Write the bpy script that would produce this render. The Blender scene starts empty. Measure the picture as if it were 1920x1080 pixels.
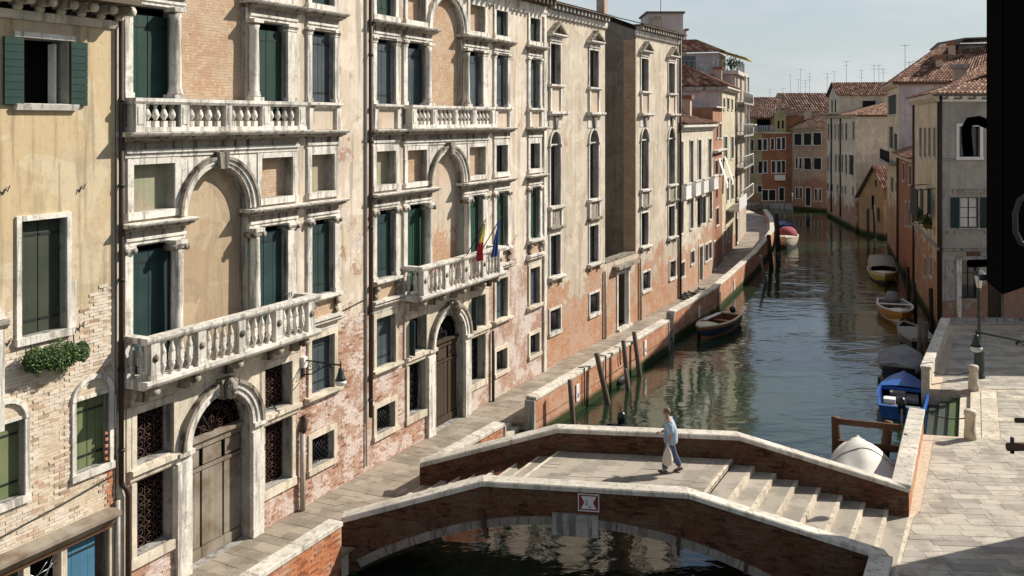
import bpy, bmesh, math, random
from mathutils import Vector, Matrix, noise
random.seed(7)
SC = bpy.context.scene
COL = SC.collection
R = math.radians
# ------------------------------------------------------------------ camera, sky, sun
cd = bpy.data.cameras.new('camera'); cam = bpy.data.objects.new('camera', cd); COL.objects.link(cam)
cam.location = (0, 0, 11); cam.rotation_euler = (R(90), 0, 0)
cd.sensor_width = 36; cd.lens = 36 * 1800 / 1920; cd.shift_y = -(540 - 225) / 1920
cd.clip_start = 0.05; cd.clip_end = 3000
SC.camera = cam
SUN_AZ, SUN_EL = R(67.8), R(36)
SUN = Vector((math.sin(SUN_AZ) * math.cos(SUN_EL), math.cos(SUN_AZ) * math.cos(SUN_EL), math.sin(SUN_EL)))
w = bpy.data.worlds.new('World'); SC.world = w; w.use_nodes = True
nt = w.node_tree; nt.nodes.clear()
wo = nt.nodes.new('ShaderNodeOutputWorld'); bg = nt.nodes.new('ShaderNodeBackground')
sky = nt.nodes.new('ShaderNodeTexSky'); sky.sky_type = 'NISHITA'; sky.sun_disc = False
sky.sun_elevation = SUN_EL; sky.sun_rotation = SUN_AZ; sky.air_density = 1.0; sky.dust_density = .7; sky.ozone_density = 1.0
tc = nt.nodes.new('ShaderNodeTexCoord'); mp = nt.nodes.new('ShaderNodeMapping'); mp.inputs['Scale'].default_value = (1.6, 1.6, 7.5)
nz = nt.nodes.new('ShaderNodeTexNoise'); nz.inputs['Scale'].default_value = 2.1; nz.inputs['Detail'].default_value = 9; nz.inputs['Roughness'].default_value = .56
sp = nt.nodes.new('ShaderNodeSeparateXYZ'); hz = nt.nodes.new('ShaderNodeMapRange'); hz.inputs[1].default_value = -.02; hz.inputs[2].default_value = .36; hz.inputs[3].default_value = .95; hz.inputs[4].default_value = .06
mxh = nt.nodes.new('ShaderNodeMix'); mxh.data_type = 'RGBA'; mxh.inputs[7].default_value = (5.0, 5.55, 5.85, 1)          # pale haze towards the horizon
cr = nt.nodes.new('ShaderNodeValToRGB'); cr.color_ramp.elements[0].position = .46; cr.color_ramp.elements[1].position = .66
cr.color_ramp.elements[0].color = (0, 0, 0, 1); cr.color_ramp.elements[1].color = (.75, .75, .75, 1)
mx = nt.nodes.new('ShaderNodeMix'); mx.data_type = 'RGBA'; mx.inputs[7].default_value = (6.6, 6.9, 7.0, 1)
L_ = nt.links.new
L_(tc.outputs['Generated'], mp.inputs[0]); L_(mp.outputs[0], nz.inputs[0]); L_(nz.outputs[0], cr.inputs[0]); L_(tc.outputs['Generated'], sp.inputs[0]); L_(sp.outputs[2], hz.inputs[0])
L_(hz.outputs[0], mxh.inputs[0]); L_(sky.outputs[0], mxh.inputs[6]); L_(mxh.outputs[2], mx.inputs[6]); L_(cr.outputs[0], mx.inputs[0]); L_(mx.outputs[2], bg.inputs[0])
L_(bg.outputs[0], wo.inputs[0]); bg.inputs[1].default_value = .08
sl = bpy.data.lights.new('sun', 'SUN'); so = bpy.data.objects.new('sun', sl); COL.objects.link(so)
sl.energy = 5.0; sl.angle = R(.53); sl.color = (1, .955, .87); so.rotation_euler = SUN.to_track_quat('Z', 'Y').to_euler()
VS = SC.view_settings; VS.view_transform = 'Standard'; VS.look = 'None'; VS.exposure = .42; VS.gamma = 1; VS.use_curve_mapping = False
try:
    SC.cycles.max_bounces = 7; SC.cycles.diffuse_bounces = 3; SC.cycles.glossy_bounces = 4
    SC.cycles.use_denoising = True
except Exception: pass

# ------------------------------------------------------------------ node helper
class NB:
    def __init__(s, name, rough=.8, spec=.3):
        s.m = bpy.data.materials.new(name); s.m.use_nodes = True; s.t = s.m.node_tree
        s.b = s.t.nodes['Principled BSDF']; s.b.inputs['Roughness'].default_value = rough
        s.b.inputs['Specular IOR Level'].default_value = spec
        s._c = None
    def n(s, typ): return s.t.nodes.new('ShaderNode' + typ)
    def l(s, a, b): s.t.links.new(a, b)
    def set(s, sock, v):
        if hasattr(v, 'is_linked') or hasattr(v, 'links'): s.l(v, sock)
        elif isinstance(v, (tuple, list)) and len(v) == 3 and sock.type == 'RGBA': sock.default_value = (*v, 1)
        else: sock.default_value = v
    def obj(s):
        if not s._c: s._c = s.n('TexCoord').outputs['Object']
        return s._c
    def pos(s):
        if not hasattr(s, '_p'): s._p = s.n('NewGeometry').outputs['Position']
        return s._p
    def sep(s, v):
        x = s.n('SeparateXYZ'); s.l(v, x.inputs[0]); return x.outputs
    def comb(s, x, y, z=0.):
        c = s.n('CombineXYZ'); s.set(c.inputs[0], x); s.set(c.inputs[1], y); s.set(c.inputs[2], z); return c.outputs[0]
    def map(s, v, scale=(1, 1, 1)):
        m = s.n('Mapping'); s.l(v, m.inputs[0]); m.inputs['Scale'].default_value = scale; return m.outputs[0]
    def noise(s, v, scale=1, detail=4, rough=.55, dist=0.):
        x = s.n('TexNoise'); s.l(v, x.inputs['Vector']); x.inputs['Scale'].default_value = scale
        x.inputs['Detail'].default_value = detail; x.inputs['Roughness'].default_value = rough; x.inputs['Distortion'].default_value = dist
        return x.outputs[0]
    def math(s, op, a, b=0., clamp=False):
        x = s.n('Math'); x.operation = op; x.use_clamp = clamp; s.set(x.inputs[0], a); s.set(x.inputs[1], b); return x.outputs[0]
    def rng(s, v, a, b, c=0., d=1.):
        x = s.n('MapRange'); x.interpolation_type = 'SMOOTHSTEP'; s.set(x.inputs[0], v)
        for i, q in enumerate((a, b, c, d)): x.inputs[i + 1].default_value = q
        return x.outputs[0]
    def mix(s, f, a, b, mode='MIX'):
        x = s.n('Mix'); x.data_type = 'RGBA'; x.blend_type = mode; s.set(x.inputs[0], f); s.set(x.inputs[6], a); s.set(x.inputs[7], b); return x.outputs[2]
    def ramp(s, f, *st):
        x = s.n('ValToRGB'); s.set(x.inputs[0], f); e = x.color_ramp.elements
        while len(e) < len(st): e.new(.5)
        for q, (p, c) in zip(e, st): q.position = p; q.color = (*c, 1)
        return x.outputs[0]
    def rand(s):
        a = s.n('ObjectInfo').outputs['Random']; b = s.n('NewGeometry').outputs['Random Per Island']
        return s.math('FRACT', s.math('ADD', a, b))
    def bump(s, h, st=.5, d=.02, nrm=None):
        x = s.n('Bump'); s.l(h, x.inputs['Height']); x.inputs['Strength'].default_value = st; x.inputs['Distance'].default_value = d
        if nrm: s.l(nrm, x.inputs['Normal'])
        return x.outputs[0]
    def out(s, col=None, nrm=None, rough=None, metal=None):
        if col is not None: s.set(s.b.inputs['Base Color'], col)
        if nrm is not None: s.l(nrm, s.b.inputs['Normal'])
        if rough is not None: s.set(s.b.inputs['Roughness'], rough)
        if metal is not None: s.b.inputs['Metallic'].default_value = metal
        return s.m
M = {}
def plain(name, c, rough=.6, spec=.3, metal=0, var=.25, sc=6, bump=.15):
    b = NB(name, rough, spec)
    f = b.noise(b.pos(), sc, 5, .6)
    r = b.rand()
    k = b.math('ADD', b.math('MULTIPLY', f, .7), b.math('MULTIPLY', r, .3))
    col = b.mix(b.rng(k, .3, .7), tuple(x * (1 - var) for x in c), tuple(min(.95, x * (1 + var)) for x in c))
    M[name] = b.out(col, b.bump(b.noise(b.pos(), sc * 6, 3), bump, .01), None, metal)
def stone(name, base, dirt, amount=.5, seed=0., streak=1.):
    b = NB(name, .78, .25); p = b.pos()
    n1 = b.noise(p, .9, 6, .65); n2 = b.noise(b.map(p, (3.2, 3.2, .3)), 1.6, 6, .65); n3 = b.noise(p, 15, 5, .75); n4 = b.noise(p, 3.4, 6, .7)
    col = b.mix(b.rng(n1, .4, .6), tuple(x * .84 for x in base), tuple(min(x * 1.1, .9) for x in base))
    col = b.mix(b.math('MULTIPLY', b.rng(n2, .5, .62), amount * streak), col, dirt)
    col = b.mix(b.math('MULTIPLY', b.rng(n4, .53, .66), amount * .7), col, tuple(x * 1.4 for x in dirt))
    col = b.mix(b.math('MULTIPLY', b.rng(n3, .54, .68), amount * .7), col, tuple(x * .8 for x in dirt))
    M[name] = b.out(col, b.bump(b.math('ADD', n3, b.math('MULTIPLY', n1, .6)), .45, .02))
def oldwall(name, pa, pb, br1, br2, wash, lo, hi, rev, sc=1., washamt=.5, streaks=.5, moss=None, grain=.5, pc=None):
    """plaster over brick: bricks show through below lo..hi and in patches; rev = bias of the patches"""
    b = NB(name, .9, .12); p = b.pos(); o = b.obj(); ox, oy, oz = b.sep(o)
    uv = b.comb(b.math('ADD', ox, oy), oz)
    bt = b.n('TexBrick'); b.l(uv, bt.inputs['Vector']); bt.inputs['Scale'].default_value = 1
    bt.inputs['Brick Width'].default_value = .26; bt.inputs['Row Height'].default_value = .072; bt.inputs['Mortar Size'].default_value = .007
    bt.inputs['Mortar Smooth'].default_value = .3; bt.inputs['Bias'].default_value = 0
    b.set(bt.inputs['Color1'], br1); b.set(bt.inputs['Color2'], br2); b.set(bt.inputs['Mortar'], tuple(x * .85 for x in wash))
    big = b.noise(p, .45 * sc, 8, .62, .3); mid = b.noise(p, 1.7 * sc, 7, .68); fine = b.noise(p, 9, 8, .82); vs = b.noise(b.map(p, (2.8, 2.8, .2)), 1.3, 6, .65); rp = b.noise(p, .8 * sc, 3, .5, 1.2)
    brick = b.mix(b.rng(mid, .42, .6), bt.outputs['Color'], b.mix(.6, bt.outputs['Color'], br1))
    brick = b.mix(b.math('MULTIPLY', b.rng(b.noise(p, .9, 8, .75), .46, .56), washamt), brick, wash)
    brick = b.mix(b.math('MULTIPLY', b.rng(fine, .54, .66), .6), brick, tuple(x * .35 for x in br1))
    brick = b.mix(b.math('MULTIPLY', b.rng(b.noise(p, 12, 3, .6), .58, .66), .5), brick, tuple(min(.8, x * 1.35) for x in wash))
    pc = pc or tuple(min(.85, x * 1.16) for x in pa)
    pl = b.mix(b.rng(big, .42, .58), pa, pb)
    pl = b.mix(b.math('MULTIPLY', b.rng(rp, .54, .57), .6), pl, pc)
    pl = b.mix(b.math('MULTIPLY', b.rng(vs, .5, .64), streaks), pl, tuple(x * .5 for x in pb))
    pl = b.mix(b.math('MULTIPLY', b.rng(vs, .46, .36), streaks * .6), pl, pc)
    pl = b.mix(b.math('MULTIPLY', b.rng(fine, .53, .64), .45), pl, tuple(x * .55 for x in pa))
    pl = b.mix(b.math('MULTIPLY', b.rng(mid, .54, .64), .4), pl, tuple(x * .72 for x in pb))
    h = b.math('ADD', oz, b.math('MULTIPLY', b.math('SUBTRACT', big, .5), 10.))
    h = b.math('ADD', h, b.math('MULTIPLY', b.math('SUBTRACT', mid, .5), 4.))
    low = b.rng(h, lo, hi, 1., 0.)
    patch = b.rng(b.math('ADD', b.math('MULTIPLY', big, .45), b.math('MULTIPLY', mid, .55)), .60 - rev, .612 - rev)
    k = b.math('MAXIMUM', b.rng(low, .45, .55), patch)
    col = b.mix(k, pl, brick)
    if moss: col = b.mix(b.rng(b.math('ADD', oz, b.math('MULTIPLY', mid, .35)), moss[1], moss[0], 1., 0.), col, (.03, .045, .012))
    hh = b.math('ADD', b.math('MULTIPLY', b.math('MULTIPLY', k, b.math('SUBTRACT', 1., bt.outputs['Fac'])), .8), b.math('MULTIPLY', fine, grain))
    hh = b.math('SUBTRACT', hh, b.math('MULTIPLY', k, .6))
    M[name] = b.out(col, b.bump(hh, .7, .025))
def brickmat(name, c1, c2, c3, wash, washamt):
    b = NB(name, .9, .12); p = b.pos(); r = b.rand()
    col = b.ramp(r, (0, c1), (.4, c2), (.8, c3), (1, tuple(x * .5 for x in c1)))
    n = b.noise(p, 1.1, 8, .75); f = b.noise(p, 16, 4, .7)
    col = b.mix(b.math('MULTIPLY', b.rng(n, .46, .56), washamt), col, wash)
    col = b.mix(b.math('MULTIPLY', b.rng(f, .55, .75), .5), col, tuple(x * .45 for x in c1))
    M[name] = b.out(col, b.bump(f, .5, .01))
def wood(name, c, c2, rough=.7, axis=2, dens=22, fade=.5):
    b = NB(name, rough, .25); p = b.pos()
    s = [dens, dens, dens]; s[axis] = 1.2
    g = b.noise(b.map(p, tuple(s)), 1, 4, .6); r = b.rand(); big = b.noise(p, 1.3, 5, .6)
    col = b.mix(g, tuple(x * .7 for x in c), c)
    col = b.mix(b.math('MULTIPLY', b.rng(big, .4, .7), fade), col, c2)
    col = b.mix(b.math('MULTIPLY', r, .35), col, tuple(x * .6 for x in c))
    M[name] = b.out(col, b.bump(g, .25, .008))

stone('stone', (.68, .63, .55), (.12, .10, .08), .62)
stone('stone_dirty', (.31, .265, .21), (.04, .033, .026), .9)
stone('stone_grey', (.36, .335, .30), (.07, .06, .05), .7); stone('arch_stone', (.27, .23, .195), (.06, .05, .04), .6)
stone('stone_warm', (.62, .54, .42), (.22, .16, .10), .5)
stone('coping', (.62, .56, .47), (.20, .17, .13), .5)
oldwall('palazzo_wall', (.62, .53, .43), (.55, .45, .34), (.36, .20, .135), (.46, .30, .21), (.62, .54, .48), 3.2, 6.5, .03, 1., .85, .65)
oldwall('yellow_wall', (.53, .40, .235), (.47, .37, .25), (.5, .38, .26), (.62, .50, .36), (.66, .55, .42), 6.6, 7.6, -.3, .7, .6, .6, None, .5, (.60, .50, .34))
oldwall('plaster_wall', (.56, .48, .38), (.48, .40, .30), (.42, .20, .11), (.50, .29, .16), (.5, .42, .34), 2.9, 3.3, -.02, 1., .35, .4)
oldwall('low_wall', (.62, .55, .44), (.52, .45, .35), (.42, .22, .13), (.5, .3, .18), (.5, .42, .34), 2.9, 3.9, .0, 1., .45, .5)
oldwall('quay_brick', (.45, .2, .1), (.5, .24, .13), (.40, .15, .07), (.50, .22, .11), (.55, .40, .30), 8, 9, .2, 1., .45, .4, (.0, -.32))
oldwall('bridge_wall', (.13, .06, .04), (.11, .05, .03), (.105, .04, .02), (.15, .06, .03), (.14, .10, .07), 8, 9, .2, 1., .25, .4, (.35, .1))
oldwall('ochre_fill', (.43, .33, .22), (.38, .28, .18), (.42, .24, .14), (.5, .3, .18), (.5, .4, .3), -30, -29, -.06, 1., .4, .3)
oldwall('brick_fill', (.5, .33, .2), (.46, .3, .18), (.42, .26, .16), (.52, .36, .23), (.52, .41, .30), 90, 91, .2, 1., .5, .3)
oldwall('pink_fill', (.50, .38, .28), (.54, .45, .35), (.44, .25, .14), (.52, .32, .20), (.5, .4, .3), 6.6, 7.2, -.03, 1., .4, .3)
oldwall('green_fill', (.25, .26, .17), (.38, .31, .21), (.42, .24, .14), (.5, .3, .18), (.5, .4, .3), -30, -29, -.02, 1., .4, .3)
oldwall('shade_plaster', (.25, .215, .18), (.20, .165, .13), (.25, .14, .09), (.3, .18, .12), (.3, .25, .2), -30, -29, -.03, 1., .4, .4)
def house(name, c, lo=2., hi=3., br=(.32, .14, .08), rev=-.06):
    oldwall(name, c, tuple(x * .84 for x in c), br, tuple(x * 1.25 for x in br), tuple(x * .8 for x in c), lo, hi, rev, .8, .4, .28, (.15, -.35))
house('red_house', (.36, .19, .125)); house('yellow_house2', (.56, .49, .34), 1, 2); house('apartment', (.46, .38, .30), -9, -8)
house('lilac_house', (.58, .50, .47), 1, 3); house('cream_house', (.68, .57, .43), 1.5, 2.5); house('gable_house', (.38, .24, .13), -9, -8, (.3, .15, .09), .0)
house('red_low_house', (.34, .16, .10), .5, 1.5); house('corner_cream', (.64, .53, .38), 3.5, 4.5); house('corner_grey', (.36, .33, .29), .5, 2.5)
house('far_pink', (.42, .29, .20), 3, 4); house('far_orange', (.36, .16, .08), 1, 2); house('far_yellow', (.42, .34, .19), 1, 2); house('far_grey', (.36, .31, .27), -9, -8)
house('our_house', (.5, .4, .28), -9, -8)
brickmat('brick_pale', (.55, .44, .32), (.64, .54, .42), (.46, .31, .21), (.68, .60, .50), .7)
brickmat('brick_red', (.36, .20, .135), (.46, .29, .20), (.30, .15, .10), (.63, .54, .48), .85)
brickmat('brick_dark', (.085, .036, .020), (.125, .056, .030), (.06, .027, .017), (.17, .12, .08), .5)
brickmat('brick_raw', (.40, .14, .06), (.5, .2, .09), (.34, .11, .05), (.55, .38, .27), .3)
wood('shutter_green', (.016, .046, .034), (.03, .062, .05)); wood('shutter_olive', (.045, .055, .035), (.07, .075, .05)); wood('shutter_teal', (.016, .042, .040), (.04, .066, .066))
wood('shutter_sage', (.16, .19, .085), (.22, .23, .12)); wood('shutter_blue', (.06, .17, .27), (.09, .22, .33)); wood('shutter_slate', (.055, .075, .085), (.12, .13, .13))
wood('shutter_bright', (.014, .058, .034), (.025, .075, .05)); wood('shutter_black', (.012, .014, .013), (.02, .022, .02))
wood('door_grey', (.33, .28, .215), (.12, .075, .045), .85, 2, 26, .85); wood('door_brown', (.065, .042, .025), (.09, .06, .04), .7); wood('wood_rust', (.15, .075, .04), (.10, .055, .03), .85)
wood('pole_wood', (.14, .11, .085), (.20, .17, .14), .85); wood('mahogany', (.22, .08, .03), (.28, .11, .04), .35, 0); wood('board_pale', (.36, .33, .28), (.28, .26, .23), .8, 0)
wood('dark_frame', (.03, .022, .018), (.045, .03, .025), .7); wood('eave_wood', (.14, .10, .07), (.25, .2, .15), .85)
plain('iron', (.012, .014, .013), .55, .4); plain('iron_rust', (.075, .035, .025), .8); plain('iron_green', (.015, .035, .028), .45, .5); plain('pipe_brown', (.055, .032, .024), .55)
plain('pipe_pale', (.40, .36, .30), .6); plain('void', (.006, .006, .007), .9, 0., 0, 0); plain('dim', (.035, .03, .027), .9)
plain('white_paint', (.72, .70, .66), .5, .4, 0, .1); plain('canvas_white', (.74, .70, .62), .85, .1, 0, .08, 2); plain('canvas_grey', (.20, .20, .205), .85, .1, 0, .25, 2); plain('canvas_red', (.25, .05, .06), .85)
plain('boat_blue', (.012, .095, .38), .35, .5, 0, .2, 3); plain('boat_deep', (.008, .035, .15), .4, .5); plain('boat_orange', (.40, .18, .03), .4, .5); plain('boat_yellow', (.52, .42, .08), .4, .5); plain('boat_black', (.012, .014, .018), .3, .5)
plain('boat_cream', (.56, .48, .36), .45, .4); plain('boat_navy', (.018, .024, .045), .35, .5); plain('rubber', (.015, .015, .016), .6); plain('steel', (.4, .4, .4), .35, .5, .8); plain('aerial_grey', (.05, .05, .05), .7); plain('blind_black', (.002, .002, .002), 1., 0., 0, .1, 6, 0.); plain('blind_brown', (.010, .007, .006), 1., 0., 0, .2, 6, 0.)
plain('skin', (.42, .24, .17), .6, .3, 0, .1, 8, .05); plain('hair', (.16, .10, .07), .7, .3, 0, .3, 20); plain('jeans', (.10, .13, .20), .85, .1, 0, .25, 12); plain('shoe', (.09, .075, .06), .7)
plain('bag_plastic', (.66, .58, .46), .5, .4, 0, .12, 10); plain('flag_yellow', (.52, .40, .06), .8); plain('flag_red', (.38, .03, .04), .8); plain('flag_blue', (.015, .035, .15), .8); plain('leaf_light', (.10, .15, .03), .6, .3, 0, .4, 5)
plain('leaf', (.045, .085, .02), .6, .3, 0, .5, 5); plain('terracotta', (.22, .10, .06), .85); plain('chimney', (.45, .34, .25), .9); plain('sign_red', (.20, .022, .025), .5); plain('sign_white', (.62, .60, .57), .5, .3, 0, .06); plain('ink', (.01, .01, .01), .7)
plain('lamp_glass', (.75, .72, .66), .25, .5, 0, .05); plain('awning_olive', (.42, .33, .06), .8); plain('asphalt_roof', (.12, .10, .09), .9); plain('moss_stone', (.045, .07, .016), .8, .3, 0, .4); plain('stone_wet', (.05, .06, .045), .4, .5)
plain('pigeon', (.05, .052, .06), .7); plain('cloth', (.25, .22, .2), .9); plain('curtain', (.5, .48, .44), .9); plain('mortar', (.48, .39, .29), .95); plain('mortar_dark', (.17, .11, .075), .95)
# window glass: dark reflective
b = NB('glass', .06, .6); M['glass'] = b.out(b.mix(b.noise(b.pos(), 1.2, 3), (.018, .021, .024), (.06, .07, .08)), b.bump(b.noise(b.pos(), 2.5, 2), .05, .02))
# striped shirt
b = NB('shirt', .85, .1); ox, oy, oz = b.sep(b.obj())
wv = b.math('SINE', b.math('MULTIPLY', b.math('ADD', ox, b.math('MULTIPLY', oy, .8)), 95.))
M['shirt'] = b.out(b.mix(b.rng(wv, -.4, .4), (.20, .32, .46), (.50, .56, .60)), b.bump(b.noise(b.obj(), 18, 4), .5, .02))
# paving
for nm, a, c, d in (('paving', (.30, .245, .185), (.37, .31, .24), (.24, .20, .155)), ('paving_campo', (.42, .37, .30), (.52, .46, .37), (.31, .275, .23)), ('step_stone', (.36, .31, .25), (.42, .36, .29), (.32, .28, .22))):
    b = NB(nm, .75, .3); p = b.pos(); r = b.rand(); n = b.noise(p, 1.1, 6, .65); f = b.noise(p, 22, 4, .7)
    col = b.ramp(r, (0, a), (.5, c), (1, d)); col = b.mix(b.math('MULTIPLY', b.rng(n, .47, .6), .6), col, tuple(x * .55 for x in a)); col = b.mix(b.math('MULTIPLY', b.rng(f, .6, .75), .35), col, tuple(x * .5 for x in d))
    M[nm] = b.out(col, b.bump(b.math('ADD', f, n), .35, .012), b.rng(n, .3, .7, .55, .85))
# roof tiles
for nm, k in (('tiles', 1.), ('tiles_old', .6)):
    b = NB(nm, .85, .15); p = b.pos(); r = b.rand()
    col = b.ramp(r, (0, (.10 * k, .05 * k, .035 * k)), (.35, (.21 * k, .095 * k, .06 * k)), (.75, (.29 * k, .15 * k, .095 * k)), (1, (.45 * k, .32 * k, .23 * k)))
    col = b.mix(b.math('MULTIPLY', b.rng(b.noise(p, 3, 5, .7), .5, .7), .5), col, (.12, .085, .06))
    M[nm] = b.out(col, b.bump(b.noise(p, 20, 3), .3, .01))
# water
b = NB('water', .035, .5); b.b.inputs['IOR'].default_value = 1.6; p = b.pos()
def wavy(sc, mp_, d): return b.noise(b.map(p, mp_), sc, d, .55, .4)
h1 = wavy(.55, (.9, 1.6, 1), 2); h2 = wavy(2.3, (.8, 1.7, 1), 3); calm = b.rng(b.noise(p, .09, 3), .38, .62, .25, 1.)
hh = b.math('ADD', b.math('MULTIPLY', h1, 1.), b.math('MULTIPLY', h2, .2)); hh = b.math('MULTIPLY', hh, calm)
M['water'] = b.out(b.mix(b.noise(p, .3, 3), (.009, .020, .010), (.014, .028, .014)), b.bump(hh, .46, .15))

# ------------------------------------------------------------------ mesh helper
class MB:
    def __init__(s): s.v = []; s.f = []; s.fm = []; s.sm = []
    def add(s, vs, fs, m, smooth=False):
        o = len(s.v); s.v += [tuple(q) for q in vs]
        for f in fs: s.f.append([o + i for i in f]); s.fm.append(m); s.sm.append(smooth)
    def box(s, x0, x1, y0, y1, z0, z1, m):
        if x0 > x1: x0, x1 = x1, x0
        if y0 > y1: y0, y1 = y1, y0
        v = [(x, y, z) for z in (z0, z1) for x, y in ((x0, y0), (x1, y0), (x1, y1), (x0, y1))]
        s.add(v, [(3, 2, 1, 0), (4, 5, 6, 7), (0, 1, 5, 4), (1, 2, 6, 5), (2, 3, 7, 6), (3, 0, 4, 7)], m)
    def fb(s, u0, u1, w0, w1, z0, z1, m): s.box(u0, u1, -w1, -w0, z0, z1, m)      # facade box: w outward
    def quad(s, a, b, c, d, m): s.add([a, b, c, d], [(0, 1, 2, 3)], m)
    def prism(s, poly, z0, z1, m, bottom=True):                                    # plan polygon (x,y)
        n = len(poly); A = sum(poly[i][0] * poly[(i + 1) % n][1] - poly[(i + 1) % n][0] * poly[i][1] for i in range(n))
        if A < 0: poly = poly[::-1]
        v = [(x, y, z0) for x, y in poly] + [(x, y, z1) for x, y in poly]
        fs = [tuple(range(n, 2 * n))] + [(i, (i + 1) % n, n + (i + 1) % n, n + i) for i in range(n)]
        if bottom: fs.append(tuple(range(n - 1, -1, -1)))
        s.add(v, fs, m)
    def fprism(s, poly, w0, w1, m):                                               # facade polygon (u,z) extruded in w
        n = len(poly); A = sum(poly[i][0] * poly[(i + 1) % n][1] - poly[(i + 1) % n][0] * poly[i][1] for i in range(n))
        if A < 0: poly = poly[::-1]
        v = [(u, -w1, z) for u, z in poly] + [(u, -w0, z) for u, z in poly]
        s.add(v, [tuple(range(n)), tuple(range(2 * n - 1, n - 1, -1))] + [(i, n + i, n + (i + 1) % n, (i + 1) % n) for i in range(n)], m)
    def mould(s, u0, u1, prof, m):                                                # profile (w,z) swept along u; last points back on wall
        n = len(prof); v = [(u0, -a, z) for a, z in prof] + [(u1, -a, z) for a, z in prof]
        s.add(v, [(i, i + 1, n + i + 1, n + i) for i in range(n - 1)] + [tuple(range(n - 1, -1, -1)), tuple(range(n, 2 * n))], m)
    def lathe(s, x, y, prof, m, n=12, smooth=True):
        v = []
        for r, z in prof:
            for k in range(n): a = 2 * math.pi * k / n; v.append((x + r * math.cos(a), y + r * math.sin(a), z))
        f = [(i * n + k, i * n + (k + 1) % n, (i + 1) * n + (k + 1) % n, (i + 1) * n + k) for i in range(len(prof) - 1) for k in range(n)]
        f += [tuple(range(n - 1, -1, -1)), tuple(range((len(prof) - 1) * n, len(prof) * n))]
        s.add(v, f, m, smooth)
    def tube(s, pts, r, m, n=6, r1=None, caps=True):
        pts = [Vector(p) for p in pts]; v = []; k = len(pts)
        for i, p in enumerate(pts):
            t = (pts[min(i + 1, k - 1)] - pts[max(i - 1, 0)]).normalized()
            a = t.orthogonal().normalized() if i == 0 else (a - t * a.dot(t)).normalized()
            c = t.cross(a); rr = r if r1 is None else r + (r1 - r) * i / max(1, k - 1)
            for j in range(n): q = 2 * math.pi * j / n; v.append(p + (a * math.cos(q) + c * math.sin(q)) * rr)
        f = [(i * n + j, i * n + (j + 1) % n, (i + 1) * n + (j + 1) % n, (i + 1) * n + j) for i in range(k - 1) for j in range(n)]
        if caps: f += [tuple(range(n - 1, -1, -1)), tuple(range((k - 1) * n, k * n))]
        s.add(v, f, m, True)
    def ring(s, cu, cz, r0, r1, w0, w1, m, a0=0., a1=math.pi, n=16, kz=1.):        # arch band in the facade plane
        v = []
        for i in range(n + 1):
            a = a0 + (a1 - a0) * i / n; c, q = math.cos(a), math.sin(a) * kz
            for r, ww in ((r0, w0), (r0, w1), (r1, w1), (r1, w0)): v.append((cu + r * c, -ww, cz + r * q))
        f = []
        for i in range(n):
            for j in range(4): f.append((i * 4 + j, i * 4 + (j + 1) % 4, (i + 1) * 4 + (j + 1) % 4, (i + 1) * 4 + j))
        f += [(0, 1, 2, 3), tuple(n * 4 + j for j in (3, 2, 1, 0))]
        s.add(v, f, m)
    def mesh(s, name):
        me = bpy.data.meshes.new(name); me.from_pydata(s.v, [], s.f); ms = []
        for q in s.fm:
            if q not in ms: ms.append(q)
        for q in ms: me.materials.append(M[q])
        me.polygons.foreach_set('material_index', [ms.index(q) for q in s.fm]); me.polygons.foreach_set('use_smooth', s.sm)
        me.update(); return me
    def build(s, name, parent=None, loc=None, rz=0, fix=False):
        me = s.mesh(name)
        if fix:
            bm = bmesh.new(); bm.from_mesh(me); bmesh.ops.recalc_face_normals(bm, faces=bm.faces); bm.to_mesh(me); bm.free()
        return link(name, me, parent, loc, rz)
def link(name, me, parent=None, loc=None, rz=0):
    o = bpy.data.objects.new(name, me); COL.objects.link(o)
    if parent: o.parent = parent
    if loc: o.location = loc
    if rz: o.rotation_euler = (0, 0, rz)
    return o
def tag(o, label=None, cat=None, group=None, kind=None):
    for k, v in (('label', label), ('category', cat), ('group', group), ('kind', kind)):
        if v: o[k] = v
    return o
def thing(name, label, cat, loc=(0, 0, 0), rz=0, group=None):
    return tag(link(name, None, None, loc, rz), label, cat, group)
class Fr:                                                                          # facade frame from two ground points
    def __init__(s, a, b):
        L = math.hypot(b[0] - a[0], b[1] - a[1]); s.o = a; s.L = L; s.d = ((b[0] - a[0]) / L, (b[1] - a[1]) / L); s.n = (s.d[1], -s.d[0]); s.ang = math.atan2(s.d[1], s.d[0])
    def W(s, u, z, w=0): return Vector((s.o[0] + s.d[0] * u + s.n[0] * w, s.o[1] + s.d[1] * u + s.n[1] * w, z))
    def p(s, px, py, w=0):                                                         # survey: where a sight line meets this facade
        rx, rz = (px - 960) / 1800, (225 - py) / 1800; cx, cy = s.o[0] + s.n[0] * w, s.o[1] + s.n[1] * w
        t = (cx * s.n[0] + cy * s.n[1]) / (rx * s.n[0] + s.n[1]); X, Y = rx * t, t
        return (X - s.o[0]) * s.d[0] + (Y - s.o[1]) * s.d[1], 11 + rz * t
    def u(s, px, w=0): return s.p(px, 225, w)[0]
    def z(s, px, py, w=0): return s.p(px, py, w)[1]
def gp(x, y, z=0):
    q = (y - 225) / (11 - z); return ((x - 960) / q, 1800 / q)
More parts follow.
